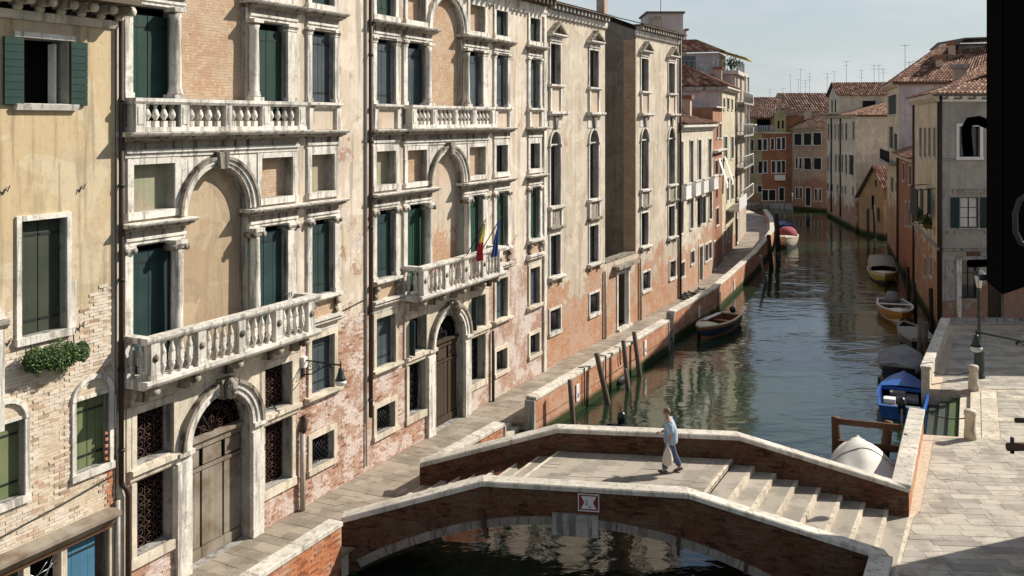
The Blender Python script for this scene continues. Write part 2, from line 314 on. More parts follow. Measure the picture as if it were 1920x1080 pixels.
def wall(mb, u0, u1, z0, z1, holes, m, rev='stone', depth=.35, w=0.):
    """holes: (a,b,c,d) or (a,b,c,d,spring) for an arched top"""
    us = sorted({u0, u1} | {h[0] for h in holes} | {h[1] for h in holes}); zs = sorted({z0, z1} | {h[2] for h in holes} | {h[3] for h in holes})
    us = [q for q in us if u0 <= q <= u1]; zs = [q for q in zs if z0 <= q <= z1]
    for i in range(len(us) - 1):
        for j in range(len(zs) - 1):
            cu, cz = (us[i] + us[i + 1]) / 2, (zs[j] + zs[j + 1]) / 2
            if any(h[0] < cu < h[1] and h[2] < cz < h[3] for h in holes): continue
            mb.quad((us[i], -w, zs[j]), (us[i + 1], -w, zs[j]), (us[i + 1], -w, zs[j + 1]), (us[i], -w, zs[j + 1]), m)
    for h in holes:
        a, b_, c, d = h[:4]; dp = depth; n = 12
        out = [(a, c), (b_, c)]
        if len(h) > 4:
            s_ = h[4]; cu, r = (a + b_) / 2, (b_ - a) / 2; arc = [(cu + r * math.cos(math.pi * k / n), s_ + (d - s_) * math.sin(math.pi * k / n)) for k in range(n + 1)]
            out += arc
            for k in range(n):
                p, q = arc[k], arc[k + 1]
                mb.add([(p[0], -w, p[1]), (p[0], -w, d), (q[0], -w, d), (q[0], -w, q[1])], [(0, 1, 2, 3)], m)
        else: out += [(b_, d), (a, d)]
        for k in range(len(out)):
            p, q = out[k], out[(k + 1) % len(out)]
            mb.quad((p[0], -w, p[1]), (q[0], -w, q[1]), (q[0], dp - w, q[1]), (p[0], dp - w, p[1]), rev)
def frame(mb, a, b, c, d, t, w0, w1, m, sill=True, ts=None):
    ts = ts or t
    mb.fb(a - t, a, w0, w1, c, d, m); mb.fb(b, b + t, w0, w1, c, d, m); mb.fb(a - t, b + t, w0, w1, d, d + t, m)
    if sill: mb.fb(a - t - .03, b + t + .03, w0, w1 + .05, c - ts, c, m)
def boards(parent, a, b, c, d, w, n, m, name='board', gap=.008, jit=.006):
    st = (b - a) / n
    for k in range(n):
        x0, x1 = a + k * st + gap / 2, a + (k + 1) * st - gap / 2; q = random.uniform(-jit, jit)
        mb = MB(); mb.fb(x0, x1, w - .02 + q, w + .02 + q, c + .01, d - .01, m); mb.build(name, parent)
def shutters(parent, a, b, c, d, w, m, leaves=2, per=2):
    """closed board shutters set back at w: one part per leaf, its boards below it"""
    st = (b - a) / leaves
    for k in range(leaves):
        x0, x1 = a + k * st + .008, a + (k + 1) * st - .008
        mb = MB(); mb.fb(x0, x1, w - .05, w - .028, c, d, 'void')
        for zz in (c + .25, d - .3): mb.fb(x0 + .02, x1 - .02, w + .022, w + .03, zz, zz + .05, 'iron')
        boards(mb.build('shutter', parent), x0, x1, c, d, w, per, m)
def pane(parent, a, b, c, d, w, nx=2, nz=2, fm='dark_frame', gm='glass', t=.045):
    mb = MB(); mb.fb(a, a + t, w - .02, w + .03, c, d, fm); mb.fb(b - t, b, w - .02, w + .03, c, d, fm); mb.fb(a + t, b - t, w - .02, w + .03, c, c + t, fm); mb.fb(a + t, b - t, w - .02, w + .03, d - t, d, fm)
    for k in range(1, nx): x = a + (b - a) * k / nx; mb.fb(x - t / 2, x + t / 2, w - .018, w + .032, c + t, d - t, fm)
    for k in range(1, nz): z = c + (d - c) * k / nz; mb.fb(a + t, b - t, w - .016, w + .02, z - .015, z + .015, fm)
    f = mb.build('window_frame', parent); g = MB()
    g.quad((a, -(w - .005), c), (b, -(w - .005), c), (b, -(w - .005), d), (a, -(w - .005), d), gm); g.build('pane', f)
class Dark:
    def __init__(s): s.q = []
    def quad(s, *a): s.q.append(a)
    @property
    def v(s): return s.q
    def build(s, name, parent):
        for a in s.q: mb = MB(); mb.quad(*a); mb.build('dark_interior', parent)
def back(mb, a, b, c, d, w, m='void'): mb.quad((a - .05, -w, c - .05), (b + .05, -w, c - .05), (b + .05, -w, d + .05), (a - .05, -w, d + .05), m)
def clip(poly, region):
    """clip a polygon by a convex counter-clockwise region"""
    out = poly
    for i in range(len(region)):
        a, b = region[i], region[(i + 1) % len(region)]; src = out; out = []
        side = lambda p: (b[0] - a[0]) * (p[1] - a[1]) - (b[1] - a[1]) * (p[0] - a[0])
        for k in range(len(src)):
            p, q = src[k], src[(k + 1) % len(src)]; sp, sq = side(p), side(q)
            if sp >= 0: out.append(p)
            if (sp >= 0) != (sq >= 0): t = sp / (sp - sq); out.append((p[0] + (q[0] - p[0]) * t, p[1] + (q[1] - p[1]) * t))
        if len(out) < 3: return []
    return out
def paving(parent, region, ang, la, lb, z, m, name, keep=300, th=.05, gap=.014):
    A = sum(region[i][0] * region[(i + 1) % len(region)][1] - region[(i + 1) % len(region)][0] * region[i][1] for i in range(len(region)))
    if A < 0: region = region[::-1]
    ca, sa = math.cos(ang), math.sin(ang); loc = [(x * ca + y * sa, -x * sa + y * ca) for x, y in region]
    x0, x1 = min(p[0] for p in loc), max(p[0] for p in loc); y0, y1 = min(p[1] for p in loc), max(p[1] for p in loc); st = []
    y = y0
    while y < y1:
        h = lb * random.uniform(.85, 1.15); x = x0 - random.random() * la
        while x < x1:
            l = la * random.uniform(.6, 1.5); q = clip([(x, y), (x + l - gap, y), (x + l - gap, y + h - gap), (x, y + h - gap)], loc); x += l
            if len(q) >= 3:
                wq = [(a * ca - b_ * sa, a * sa + b_ * ca) for a, b_ in q]; cx, cy = sum(p[0] for p in wq) / len(wq), sum(p[1] for p in wq) / len(wq)
                vis = cy > 1 and 0 < 960 + 1800 * cx / cy < 1920 and 225 + 1800 * (11 - z) / cy < 1085
                st.append((0 if vis else 1, cy, cx, wq))
        y += h
    st.sort(key=lambda t: t[:3]); mb = MB()
    for k, (vv, cy, cx, wq) in enumerate(st):
        dz = random.uniform(-.005, .004); sl = lambda p: 0
        if k < keep:
            o = MB(); o.prism([(p[0] - cx, p[1] - cy) for p in wq], -th, 0, m, False); o.build(name, parent, (cx - parent.location.x, cy - parent.location.y, z + dz - parent.location.z))
        else: mb.prism(wq, z - th + dz, z + dz, m, False)
    if mb.v:
        o = mb.build(name, parent, (-parent.location.x, -parent.location.y, -parent.location.z)); o['kind'] = 'stuff'
def bricks(parent, m, u0, u1, z0, z1, mask, w=0., keep=300, org=(0, 0), ang=0., proud=.014, bl=.25, bh=.062, j=.012, name='brick'):
    """real bricks laid on a wall: near ones single, the rest joined"""
    var = []
    for k in range(8):
        mb = MB(); rnd = random.Random(k); e = lambda: rnd.uniform(-.004, .004); l, h = bl / 2, bh / 2
        pts = [(sx * l + e(), 0 if sy else -1, sz * h + e()) for sy in (0, 1) for sx, sz in ((-1, -1), (1, -1), (1, 1), (-1, 1))]
        v = [(x, 0.02 if yy == 0 else 0, zz) for x, yy, zz in pts]
        v = [(p[0] * (.985 if p[1] == 0 else 1), p[1], p[2] * (.94 if p[1] == 0 else 1)) for p in v]
        mb.add(v, [(4, 5, 6, 7)] + [(a, b, b + 4, a + 4) for a, b in ((0, 1), (1, 2), (2, 3), (3, 0))], m); 
        mb.v = [(x, (0. if k2 >= 4 else .03), zz) for k2, (x, yy, zz) in enumerate(mb.v)]
        var.append(mb)
    ms = [q.mesh(name) for q in var]; ca, sa = math.cos(ang), math.sin(ang); lst = []; row = 0; z = z0
    while z + bh <= z1 + .001:
        u = u0 - (bl / 2 if row % 2 else 0)
        while u < u1:
            cu, cz = u + bl / 2, z + bh / 2
            if u >= u0 - .001 and u + bl <= u1 + .02 and mask(cu, cz): lst.append((cu, cz))
            u += bl + j
        z += bh + j; row += 1
    step = max(1, len(lst) / max(1, keep)); lst.sort(key=lambda t: (round(t[0] / 1.0), t[1])); big = MB(); n = 0
    rest = []
    for k, (cu, cz) in enumerate(lst):
        pr = proud + random.uniform(-.008, .008); kk = random.randrange(8)
        x, y = org[0] + ca * cu + sa * (w + pr), org[1] + sa * cu - ca * (w + pr)
        if k < keep:
            o = link(name, ms[kk], parent, (x, y, cz), ang)
        else:
            q = var[kk]; big.add([(x + ca * a - sa * b_, y + sa * a + ca * b_, cz + c) for a, b_, c in q.v], q.f, m)
    if big.v: o = big.build(name, parent); o['kind'] = 'stuff'
def tiles(parent, e0, e1, r0, r1, m='tiles', name='roof_tiles', cw=.24, rl=.42):
    """pantile roof between the eave e0-e1 and the ridge r0-r1"""
    e0, e1, r0, r1 = map(Vector, (e0, e1, r0, r1)); nc = max(2, int((e1 - e0).length / cw)); nr = max(2, int((r0 - e0).length / rl)); mb = MB()
    up = (e1 - e0).cross(r0 - e0 if (r0 - e0).length > .1 else r1 - e0).normalized()
    if up.z < 0: up = -up
    P = lambda a, t: (e0.lerp(e1, a)).lerp(r0.lerp(r1, a), t)
    for c in range(nc):
        for r in range(nr):
            v = []
            for tt, lift in ((r / nr, .05), ((r + 1.12) / nr, .015)):
                tt = min(tt, 1)
                for q, hh in ((.04, 0.), (.25, .062), (.5, .088), (.75, .062), (.96, 0.)):
                    p = P((c + q) / nc, tt); v.append(p + up * (hh + lift - .02))
            mb.add(v, [(i, i + 1, i + 6, i + 5) for i in range(4)] + [(4, 3, 2, 1, 0)], m)
    mb.add([e0, e1, r1, r0], [(0, 1, 2, 3)], 'terracotta' if m == 'tiles' else 'asphalt_roof')
    o = mb.build(name, parent); o['kind'] = 'stuff'; return o
WZ = -.70                                                                       # water level
# ------------------------------------------------------------------ setting
mb = MB(); mb.quad((-400, -60, WZ), (600, -60, WZ), (600, 700, WZ), (-400, 700, WZ), 'water'); tag(mb.build('canal_water'), kind='structure')
mb = MB(); mb.quad((-400, -60, -2.6), (600, -60, -2.6), (600, 700, -2.6), (-400, 700, -2.6), 'stone_wet'); tag(mb.build('canal_bed'), kind='structure')
FA = Fr((-8.7356, 21.5693), (-8.7356 + .44323, 21.5693 + .89641)); FB = Fr((1.484, 42.4), (10.278, 59.104)); FC = Fr((10.278, 59.104), (14.5, 69.3)); FD = Fr((14.5, 69.3), (19.0, 82.5))
pA = lambda u, w=0: tuple(FA.W(u, 0, w)[:2])
QN = [(-9.2, 13.6), (-5.67, 21.3), (-4.3, 24.2)]; QB = [(-4.3, 24.2), (-2.63, 27.8)]; QM = [(-2.22, 28.55), (-.27, 32.07)]; QP = [(.84, 35.0), (7.92, 48.6)]
QQ = [(8.55, 50.8), (12.2, 57.7), (18.6, 73.3), (21.8, 81.9), (24.2, 88.7), (27, 99.4), (28.9, 109)]
# left quay: base slab with the two water stairs let in
base = tag(link('quay_pavement', None), kind='structure'); mb = MB()
fl = [pA(-9, -.6), pA(23, -.6), (9.7, 59.4), (13.9, 69.6), (18.4, 82.8), (21, 91), (26, 114), (30, 122)]
outer = QN + QM
def inset(p, q, d):
    L = math.hypot(q[0] - p[0], q[1] - p[1]); n = (-(q[1] - p[1]) / L * d, (q[0] - p[0]) / L * d); return (p[0] + n[0], p[1] + n[1]), (q[0] + n[0], q[1] + n[1])
g1a, g1b = inset((-.27, 32.07), (.84, 35.0), 1.1); g2a, g2b = inset((7.92, 48.6), (8.55, 50.8), 1.3)
shp = [pA(-9, -.6)] + QN + QM + [g1a, g1b] + QP + [g2a, g2b] + QQ + [(29, 122), (26, 120), (21, 91), (18.4, 82.8), (13.9, 69.6), (9.7, 59.4), pA(23, -.6)]
shp = [p if p in (g1a, g1b, g2a, g2b) or p[1] > 115 else ((p[0] - FA.n[0] * .15, p[1] - FA.n[1] * .15) if p in QN + QM + QP + QQ else p) for p in shp]
mb.prism(shp, -2.2, -.014, 'mortar'); mb.build('bed', base)
for reg in ([pA(-8.5), QN[0], QN[1], QN[2], QM[0], QM[1], pA(9.0), pA(4)], [pA(9.0), QM[1], g1a, g1b, QP[0], QP[1], pA(23)],):
    pass
def strips(parent, left, right, ang, la, lb, m, keep):
    for i in range(len(left) - 1): paving(parent, [left[i], right[i], right[i + 1], left[i + 1]], ang, la, lb, 0., m, 'paving_stone', keep[i])
strips(base, [pA(-8), pA(-1.2), pA(2.3), pA(6.0), pA(11.2), pA(14.9)], [QN[0], QN[1], QN[2], QM[0], QM[1], tuple(g1b)], FA.ang + R(90), .62, .42, 'paving', [60, 60, 60, 60, 60])
strips(base, [pA(14.9), pA(30)], [QP[0], QP[1]], FA.ang + R(90), .7, .5, 'paving', [0])
strips(base, [(10.278, 59.104), (14.5, 69.3), (19, 82.5), (21.5, 90), (26.4, 113)], [QQ[0], QQ[1], QQ[2], QQ[3], QQ[6]], FC.ang + R(90), .8, .55, 'paving', [0, 0, 0, 0])
paving(base, [(8.2, 50), (8.55, 50.8), (10.278, 59.104), (5.8, 50.6)], FC.ang + R(90), .8, .55, 0, 'paving', 'paving_stone', 0)
mb = MB(); mb.prism([pA(22.9), (7.92, 48.6), tuple(g2a), tuple(g2b), (8.55, 50.8), (10.278, 59.104)], -.3, -.008, 'paving'); mb.build('paving_patch', base)
# water stairs
def stairs(name, label, a, b, ia, ib, n, grp=None):
    t = thing(name, label, 'stairs', (a[0], a[1], -.5)); t.location = ((a[0] + b[0]) / 2, (a[1] + b[1]) / 2, -.5); lx, ly = t.location[:2]
    for k in range(n):
        f0, f1 = k / n, (k + 1) / n; L = lambda p, q, f: (q[0] + (p[0] - q[0]) * f - lx, q[1] + (p[1] - q[1]) * f - ly)
        mb = MB(); zz = -.02 - .16 * k; mb.prism([L(a, ia, f0), L(b, ib, f0), L(b, ib, f1), L(a, ia, f1)], -1.5, zz + .5, 'stone_warm' if k < 2 else ('moss_stone' if k == 2 else 'stone_wet')); mb.build('step', t)
stairs('water_stairs', 'stone steps into the canal in the left quay gap before the mooring poles', (-.27, 32.07), (.84, 35.0), g1a, g1b, 4)
stairs('water_stairs', 'dark stone steps in the quay gap just short of the motor boat', (7.92, 48.6), (8.55, 50.8), g2a, g2b, 4)
# parapet walls
def parapet(name, label, pts, side, z_top=.78, cap=.12, th=.32, m='quay_brick', zb=-1.4, grp=None, ends=True, cm='coping', cat='wall'):
    t = thing(name, label, cat, (pts[0][0], pts[0][1], 0), 0, grp); o = t.location
    def off(i, d):
        p = pts[i]; a, b_ = pts[max(i - 1, 0)], pts[min(i + 1, len(pts) - 1)]; L = math.hypot(b_[0] - a[0], b_[1] - a[1]); return (p[0] - (b_[1] - a[1]) / L * d * side - o.x, p[1] + (b_[0] - a[0]) / L * d * side - o.y)
    zt = lambda i: z_top[i] if isinstance(z_top, (list, tuple)) else z_top
    def sweep(d0, d1, za, zb_, m, nm):
        mb = MB(); n = len(pts); v = []
        for i in range(n):
            p, q = off(i, d0), off(i, d1); v += [(p[0], p[1], za(i)), (q[0], q[1], za(i)), (q[0], q[1], zb_(i)), (p[0], p[1], zb_(i))]
        f = [(i * 4 + j, i * 4 + (j + 1) % 4, i * 4 + 4 + (j + 1) % 4, i * 4 + 4 + j) for i in range(n - 1) for j in range(4)] + [(3, 2, 1, 0), tuple((n - 1) * 4 + j for j in range(4))]
        mb.add(v, f, m); return mb.build(nm, t, None, 0, True)
    sweep(0, th, lambda i: zb, lambda i: zt(i), m, 'brick_face')
    # coping: separate stones
    for i in range(len(pts) - 1):
        a, b_, c, d = off(i, -.05), off(i, th + .05), off(i + 1, th + .05), off(i + 1, -.05); L = math.hypot(d[0] - a[0], d[1] - a[1]); n = max(1, round(L / 1.7)); q = [0] + sorted((k + random.uniform(-.2, .2)) / n for k in range(1, n)) + [1]
        for k in range(n):
            f0, f1 = q[k] + .005 / L, q[k + 1] - .005 / L; l = lambda p, r, f: (p[0] + (r[0] - p[0]) * f, p[1] + (r[1] - p[1]) * f); zz = lambda f: zt(i) + (zt(i + 1) - zt(i)) * f
            mb = MB(); A, B_, C, D = l(a, d, f0), l(b_, c, f0), l(b_, c, f1), l(a, d, f1); e = .018
            v = [(*A, zz(f0)), (*B_, zz(f0)), (*C, zz(f1)), (*D, zz(f1)), (*A, zz(f0) + cap - e), (*B_, zz(f0) + cap - e), (*C, zz(f1) + cap - e), (*D, zz(f1) + cap - e)]
            def inn(p, q2): return (p[0] + (q2[0] - p[0]) * .04, p[1] + (q2[1] - p[1]) * .04)
            A2, B2, C2, D2 = inn(A, C), inn(B_, D), inn(C, A), inn(D, B_); v += [(*A2, zz(f0) + cap), (*B2, zz(f0) + cap), (*C2, zz(f1) + cap), (*D2, zz(f1) + cap)]
            mb.add(v, [(3, 2, 1, 0)] + [(i2, (i2 + 1) % 4, 4 + (i2 + 1) % 4, 4 + i2) for i2 in range(4)] + [(4 + i2, 4 + (i2 + 1) % 4, 8 + (i2 + 1) % 4, 8 + i2) for i2 in range(4)] + [(8, 9, 10, 11)], cm)
            mb.build('coping_stone', t, None, 0, True)
    return t, off
qn, _ = parapet('quay_wall', 'brick quay parapet with pale coping running down from the near left end of the bridge', QN, 1)
qm, _ = parapet('quay_wall', 'short brick parapet between the bridge and the gap with water steps', QM, 1)
qp, offp = parapet('quay_wall', 'long orange brick quay wall behind the leaning mooring poles', QP, 1)
qq, _ = parapet('quay_wall', 'curving brick quay wall beyond the moored motor boat', QQ, 1)
def endstone(t, p, dx, label=None):
    o = t.location; mb = MB(); mb.prism([(p[0] + a - o.x, p[1] + b_ - o.y) for a, b_ in dx], -1.2, .78, 'stone_grey'); mb.build('end_stone', t)
for t, p, s in ((qm, QM[1], 1), (qp, QP[0], -1), (qp, QP[1], 1), (qq, QQ[0], -1)):
    d, n = FA.d, FA.n; e = .13; endstone(t, p, [(n[0] * .03, n[1] * .03), (n[0] * .03 + d[0] * e * s, n[1] * .03 + d[1] * e * s), (-n[0] * .36 + d[0] * e * s, -n[1] * .36 + d[1] * e * s), (-n[0] * .36, -n[1] * .36)])
# bricks on the near quay walls
for t, pts, kp in ((qm, QM, 120), (qn, QN[1:], 120)):
    f = Fr(pts[0], pts[-1]); o = t.location; L = f.L
    bricks(t, 'brick_raw', 0, L, -.45, .76, lambda u, z: True, 0., kp, (pts[0][0] - o.x, pts[0][1] - o.y), f.ang, .006)
# right campo
camp = tag(link('campo_pavement', None), kind='structure'); RT = [(22.3, 49.), (17.1, 39.3)]; RU = [(14.4, 33.6), (11.0, 26.6)]
h1, h2 = (19.05, 39.0), (16.25, 33.2)
mb = MB(); mb.prism([(23.1, 52.1), (22.2, 49.05), (17.0, 39.35), h1, h2, (14.3, 33.65), (10.9, 26.65), (8.65, 22.55), (5.4, 16), (60, 16), (60, 52.1)], -2.2, -.014, 'mortar'); mb.build('bed', camp)
for reg, k in (([(11.2, 26.7), (16.6, 33.2), (24.5, 33.2), (20, 22.0), (9.0, 22.6)], 150), ([(16.9, 33.2), (19.7, 39.0), (27, 39.0), (24.5, 33.2)], 70), ([(17.5, 39.2), (22.6, 49.), (30, 49), (27, 39.2)], 60), ([(22.6, 49), (23.3, 50.6), (30, 50.6), (30, 49)], 0), ([(9.0, 22.6), (20, 22.0), (20, 17), (6.2, 17)], 20), ([(14.6, 33.2), (11.4, 26.8), (16.6, 33.2)], 10)):
    paving(camp, reg, R(-4), .85, .36, 0., 'paving_campo', 'paving_stone', k)
# pale border stones round the stairs and two pale bands across the pavement
mb = MB()
for a, b_, wd in ((h2, h1, .55),):
    L = math.hypot(b_[0] - a[0], b_[1] - a[1]); n = 6
    for k in range(n):
        f0, f1 = k / n + .002, (k + 1) / n - .002; p, q = (a[0] + (b_[0] - a[0]) * f0, a[1] + (b_[1] - a[1]) * f0), (a[0] + (b_[0] - a[0]) * f1, a[1] + (b_[1] - a[1]) * f1)
        m2 = MB(); m2.prism([p, q, (q[0] + wd * .9, q[1] - wd * .42), (p[0] + wd * .9, p[1] - wd * .42)], -.1, .006, 'stone_warm'); m2.build('border_stone', camp)
for x0, x1, y0, y1 in ((17.0, 26, 35.1, 35.45), (19.2, 28, 37.9, 38.25)):
    x = x0 + (.45 if y0 < 36 else .6)
    while x < x1: l = random.uniform(1, 1.6); m2 = MB(); m2.box(x, x + l - .01, y0 - .03 * (x - x0), y1 - .03 * (x - x0), -.1, .005, 'stone_warm'); m2.build('border_stone', camp); x += l
stairs('water_stairs', 'mossy stone landing steps between the two bollards on the right bank', (17.1, 39.3), (14.4, 33.6), h1, h2, 5)
rt, _ = parapet('quay_wall', 'pale parapet on the right bank in front of the grey corner house', RT, -1, m='stone_warm')
ru, _ = parapet('quay_wall', 'parapet with broad white coping beside the boat under a white cover', RU, -1, m='quay_brick', z_top=.78, th=.42)
rv, _ = parapet('quay_wall', 'parapet stub with grey coping at the near right foot of the bridge', [(8.85, 22.45), (6.4, 17.6)], -1, m='bridge_wall', z_top=.7, th=.4)
# ------------------------------------------------------------------ bridge
br = thing('footbridge', 'arched red brick footbridge with pale stone copings across the canal', 'bridge', (2, 25.5, -.5)); bo = br.location
NE = [(-4.4, 24.76), (-.75, 24.4), (4.31, 23.5), (8.85, 22.45)]; FE = [(-2.74, 28.5), (1.34, 28.4), (6.54, 27.7), (11.0, 26.6)]
TOPN = [.62, 1.71, 1.75, .66]; TOPF = [.70, 1.76, 1.77, .68]; TOP = None
def yl(P, x):
    for i in range(len(P) - 1):
        if x <= P[i + 1][0] or i == len(P) - 2: f = (x - P[i][0]) / (P[i + 1][0] - P[i][0]); return P[i][1] + (P[i + 1][1] - P[i][1]) * f
def tl(P, x):
    for i in range(len(P) - 1):
        TOP = TOPN if P is NE else TOPF
        if x <= P[i + 1][0] or i == len(P) - 2: f = (x - P[i][0]) / (P[i + 1][0] - P[i][0]); return TOP[i] + (TOP[i + 1] - TOP[i]) * f
RAD = 11.3; ACX = 1.5
def arc(x, r=RAD, cx=ACX):
    q = r * r - (x - cx) ** 2; return (.87 if cx == ACX else 1.12) - RAD + math.sqrt(q) if q > 0 else -9
def face(P, cx, name, m, inner, sgn):
    mb = MB(); x0, x1 = P[0][0], P[-1][0]; n = 64; xs = [x0 + (x1 - x0) * i / n for i in range(n + 1)]; v = []
    for x in xs:
        y = yl(P, x); zb = max(-2., arc(x, RAD, cx)) if abs(x - cx) < 5.6 else -2.
        v += [(x - bo.x, y - bo.y, zb - bo.z), (x - bo.x, y - bo.y, tl(P, x) - bo.z), (x - bo.x, y + sgn * .36 - bo.y, tl(P, x) - bo.z), (x - bo.x, y + sgn * .36 - bo.y, zb - bo.z)]
    f = []
    for i in range(n): f += [(i * 4 + j, i * 4 + (j + 1) % 4, i * 4 + 4 + (j + 1) % 4, i * 4 + 4 + j) for j in range(4)]
    f += [(0, 1, 2, 3), (n * 4 + 3, n * 4 + 2, n * 4 + 1, n * 4)]
    mb.add(v, f, m); return mb.build(name, br, None, 0, True)
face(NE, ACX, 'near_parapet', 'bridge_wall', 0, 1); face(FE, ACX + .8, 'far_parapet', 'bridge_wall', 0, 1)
mb = MB(); n = 40                                                                  # vault between the faces
for i in range(n):
    t0, t1 = -5.55 + 11.1 * i / n, -5.55 + 11.1 * (i + 1) / n; q = lambda t, P, c: (c + t - bo.x, yl(P, c + t) + .18 - bo.y, max(-2., arc(c + t, RAD, c)) - bo.z)
    mb.add([q(t0, NE, ACX), q(t1, NE, ACX), q(t1, FE, ACX + .8), q(t0, FE, ACX + .8)], [(0, 1, 2, 3)], 'bridge_wall')
mb.build('vault', br)
def copes(P, d0, d1, nm='coping_stone', name2=None):
    TOP = TOPN if P is NE else TOPF
    for i in range(len(P) - 1):
        L = math.hypot(P[i + 1][0] - P[i][0], P[i + 1][1] - P[i][1]); n = max(2, round(L / 1.5))
        for k in range(n):
            a, b_ = k / n + .004 / L, (k + 1) / n - .004 / L; pt = lambda f: (P[i][0] + (P[i + 1][0] - P[i][0]) * f, P[i][1] + (P[i + 1][1] - P[i][1]) * f, TOP[i] + (TOP[i + 1] - TOP[i]) * f)
            v = []
            for f in (a, b_):
                x, y, z = pt(f)
                for dy, dz in ((d0, 0), (d1, 0), (d1, .10), (d1 - .03, .13), (d0 + .03, .13), (d0, .10)): v.append((x - bo.x, y + dy - bo.y, z + dz - bo.z))
            mb = MB(); mb.add(v, [(j, (j + 1) % 6, 6 + (j + 1) % 6, 6 + j) for j in range(6)] + [(5, 4, 3, 2, 1, 0), (6, 7, 8, 9, 10, 11)], 'coping'); mb.build(nm, br, None, 0, True)
copes(NE, -.06, .42); copes(FE, -.06, .42)
# arch ring of voussoirs, key block, tie plates
for i in range(15):
    t0, t1 = -5.4 + 10.8 * i / 15 + .01, -5.4 + 10.8 * (i + 1) / 15 - .01
    if abs((t0 + t1) / 2) < .35: continue
    v = []
    for t in (t0, (t0 + t1) / 2, t1):
        x = ACX + t; y = yl(NE, x); z = arc(x); 
        for dy, dz in ((-.045, 0), (-.045, .2), (.2, .2), (.2, 0)): v.append((x - t * dz / RAD * -1 - bo.x, y + dy - bo.y, z + dz - bo.z))
    mb = MB(); mb.add(v, [(k * 4 + j, k * 4 + (j + 1) % 4, k * 4 + 4 + (j + 1) % 4, k * 4 + 4 + j) for k in range(2) for j in range(4)] + [(3, 2, 1, 0), (8, 9, 10, 11)], 'arch_stone'); mb.build('voussoir', br, None, 0, True)
fN = Fr(NE[1], NE[2])
def nearbox(name, px0, px1, py0, py1, w0, w1, m, sl=0):
    a, zb = fN.p(px0, py1); b_, zt = fN.p(px1, py0); mb = MB()
    pts = [(a, zb), (b_, zb), (b_ + sl, zt), (a + sl, zt)]
    v = [fN.W(u, z, ww) - Vector((bo.x, bo.y, bo.z)) for ww in (w0, w1) for u, z in pts]
    mb.add(v, [(0, 1, 2, 3), (4, 7, 6, 5)] + [(i, (i + 1) % 4, 4 + (i + 1) % 4, 4 + i) for i in range(4)], m); return mb.build(name, br, None, 0, True)
nearbox('key_block', 1036, 1122, 966, 1000, -.1, .10, 'stone_grey')
for px, y0, y1, s in ((812, 975, 1015, -.14), (912, 955, 1001, -.12), (1271, 992, 1037, .03), (1396, 1032, 1072, .08)): nearbox('tie_plate', px - 3, px + 4, y0, y1, -.05, .13, 'iron_rust', s)
# bricks: near face then inner face of the far parapet
for i in range(3):
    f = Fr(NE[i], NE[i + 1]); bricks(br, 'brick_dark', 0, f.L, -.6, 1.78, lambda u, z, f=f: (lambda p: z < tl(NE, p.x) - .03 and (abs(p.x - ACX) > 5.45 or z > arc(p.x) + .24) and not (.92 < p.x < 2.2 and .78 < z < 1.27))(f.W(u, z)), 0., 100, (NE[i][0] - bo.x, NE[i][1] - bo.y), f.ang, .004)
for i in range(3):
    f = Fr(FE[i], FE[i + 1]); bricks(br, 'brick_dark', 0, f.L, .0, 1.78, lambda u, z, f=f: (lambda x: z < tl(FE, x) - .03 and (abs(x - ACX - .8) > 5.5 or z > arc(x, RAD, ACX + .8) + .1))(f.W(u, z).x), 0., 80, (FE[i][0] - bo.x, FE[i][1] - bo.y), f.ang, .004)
for ob in list(br.children):                                                       # bricks were laid with z measured from the pavement
    if ob.name.startswith('brick'):
        ob.location.z -= bo.z
# deck and steps
dv = (-.455, -.89)
def near_end(p):
    for k in range(400):
        q = (p[0] + dv[0] * k * .02, p[1] + dv[1] * k * .02)
        if q[1] < yl(NE, q[0]) + .2: return q
    return q
def far_end(p):
    q = p
    for k in range(60):
        q = (p[0] - dv[0] * k * .02, p[1] - dv[1] * k * .02)
        if q[1] > yl(FE, q[0]) + .15: return q
    return q
def edge(x, y): p = (x, y); return near_end(p), far_end(p)
rl = [edge(6.20 + .588 * i, 27.35 - .135 * i) for i in range(9)]; ll = [edge(1.22 - .575 * i, 28.15 + .02 * i) for i in range(9)]
def tread(name, a, b_, z, m, zb=None):
    mb = MB(); mb.prism([(p[0] - bo.x, p[1] - bo.y) for p in (a[0], b_[0], b_[1], a[1])], (z - .3 if zb is None else zb) - bo.z, z - bo.z, m); return mb.build(name, br)
mb = MB(); mb.prism([(p[0] - bo.x, p[1] - bo.y) for p in (ll[0][0], rl[0][0], rl[0][1], ll[0][1])], 1.125 - bo.z, 1.186 - bo.z, 'mortar_dark'); dk = mb.build('deck', br)
A0 = lambda e: e
def lerp2(p, q, f): return (p[0] + (q[0] - p[0]) * f, p[1] + (q[1] - p[1]) * f)
ncol = 9
for i in range(ncol):                                                              # deck slabs
    f0, f1 = i / ncol + .0016, (i + 1) / ncol - .0016; js = [0] + sorted(random.uniform(.1, .9) for _ in range(5)) + [1]
    for j in range(len(js) - 1):
        a, b_ = lerp2(ll[0][0], rl[0][0], f0), lerp2(ll[0][0], rl[0][0], f1); c, d = lerp2(ll[0][1], rl[0][1], f1), lerp2(ll[0][1], rl[0][1], f0); g0, g1 = js[j] + .0025, js[j + 1] - .0025
        o = MB(); o.prism([(p[0] - bo.x, p[1] - bo.y) for p in (lerp2(a, d, g0), lerp2(b_, c, g0), lerp2(b_, c, g1), lerp2(a, d, g1))], 1.12 - bo.z, 1.2 - bo.z + random.uniform(-.004, .004), 'step_stone'); o.build('paving_stone', br)
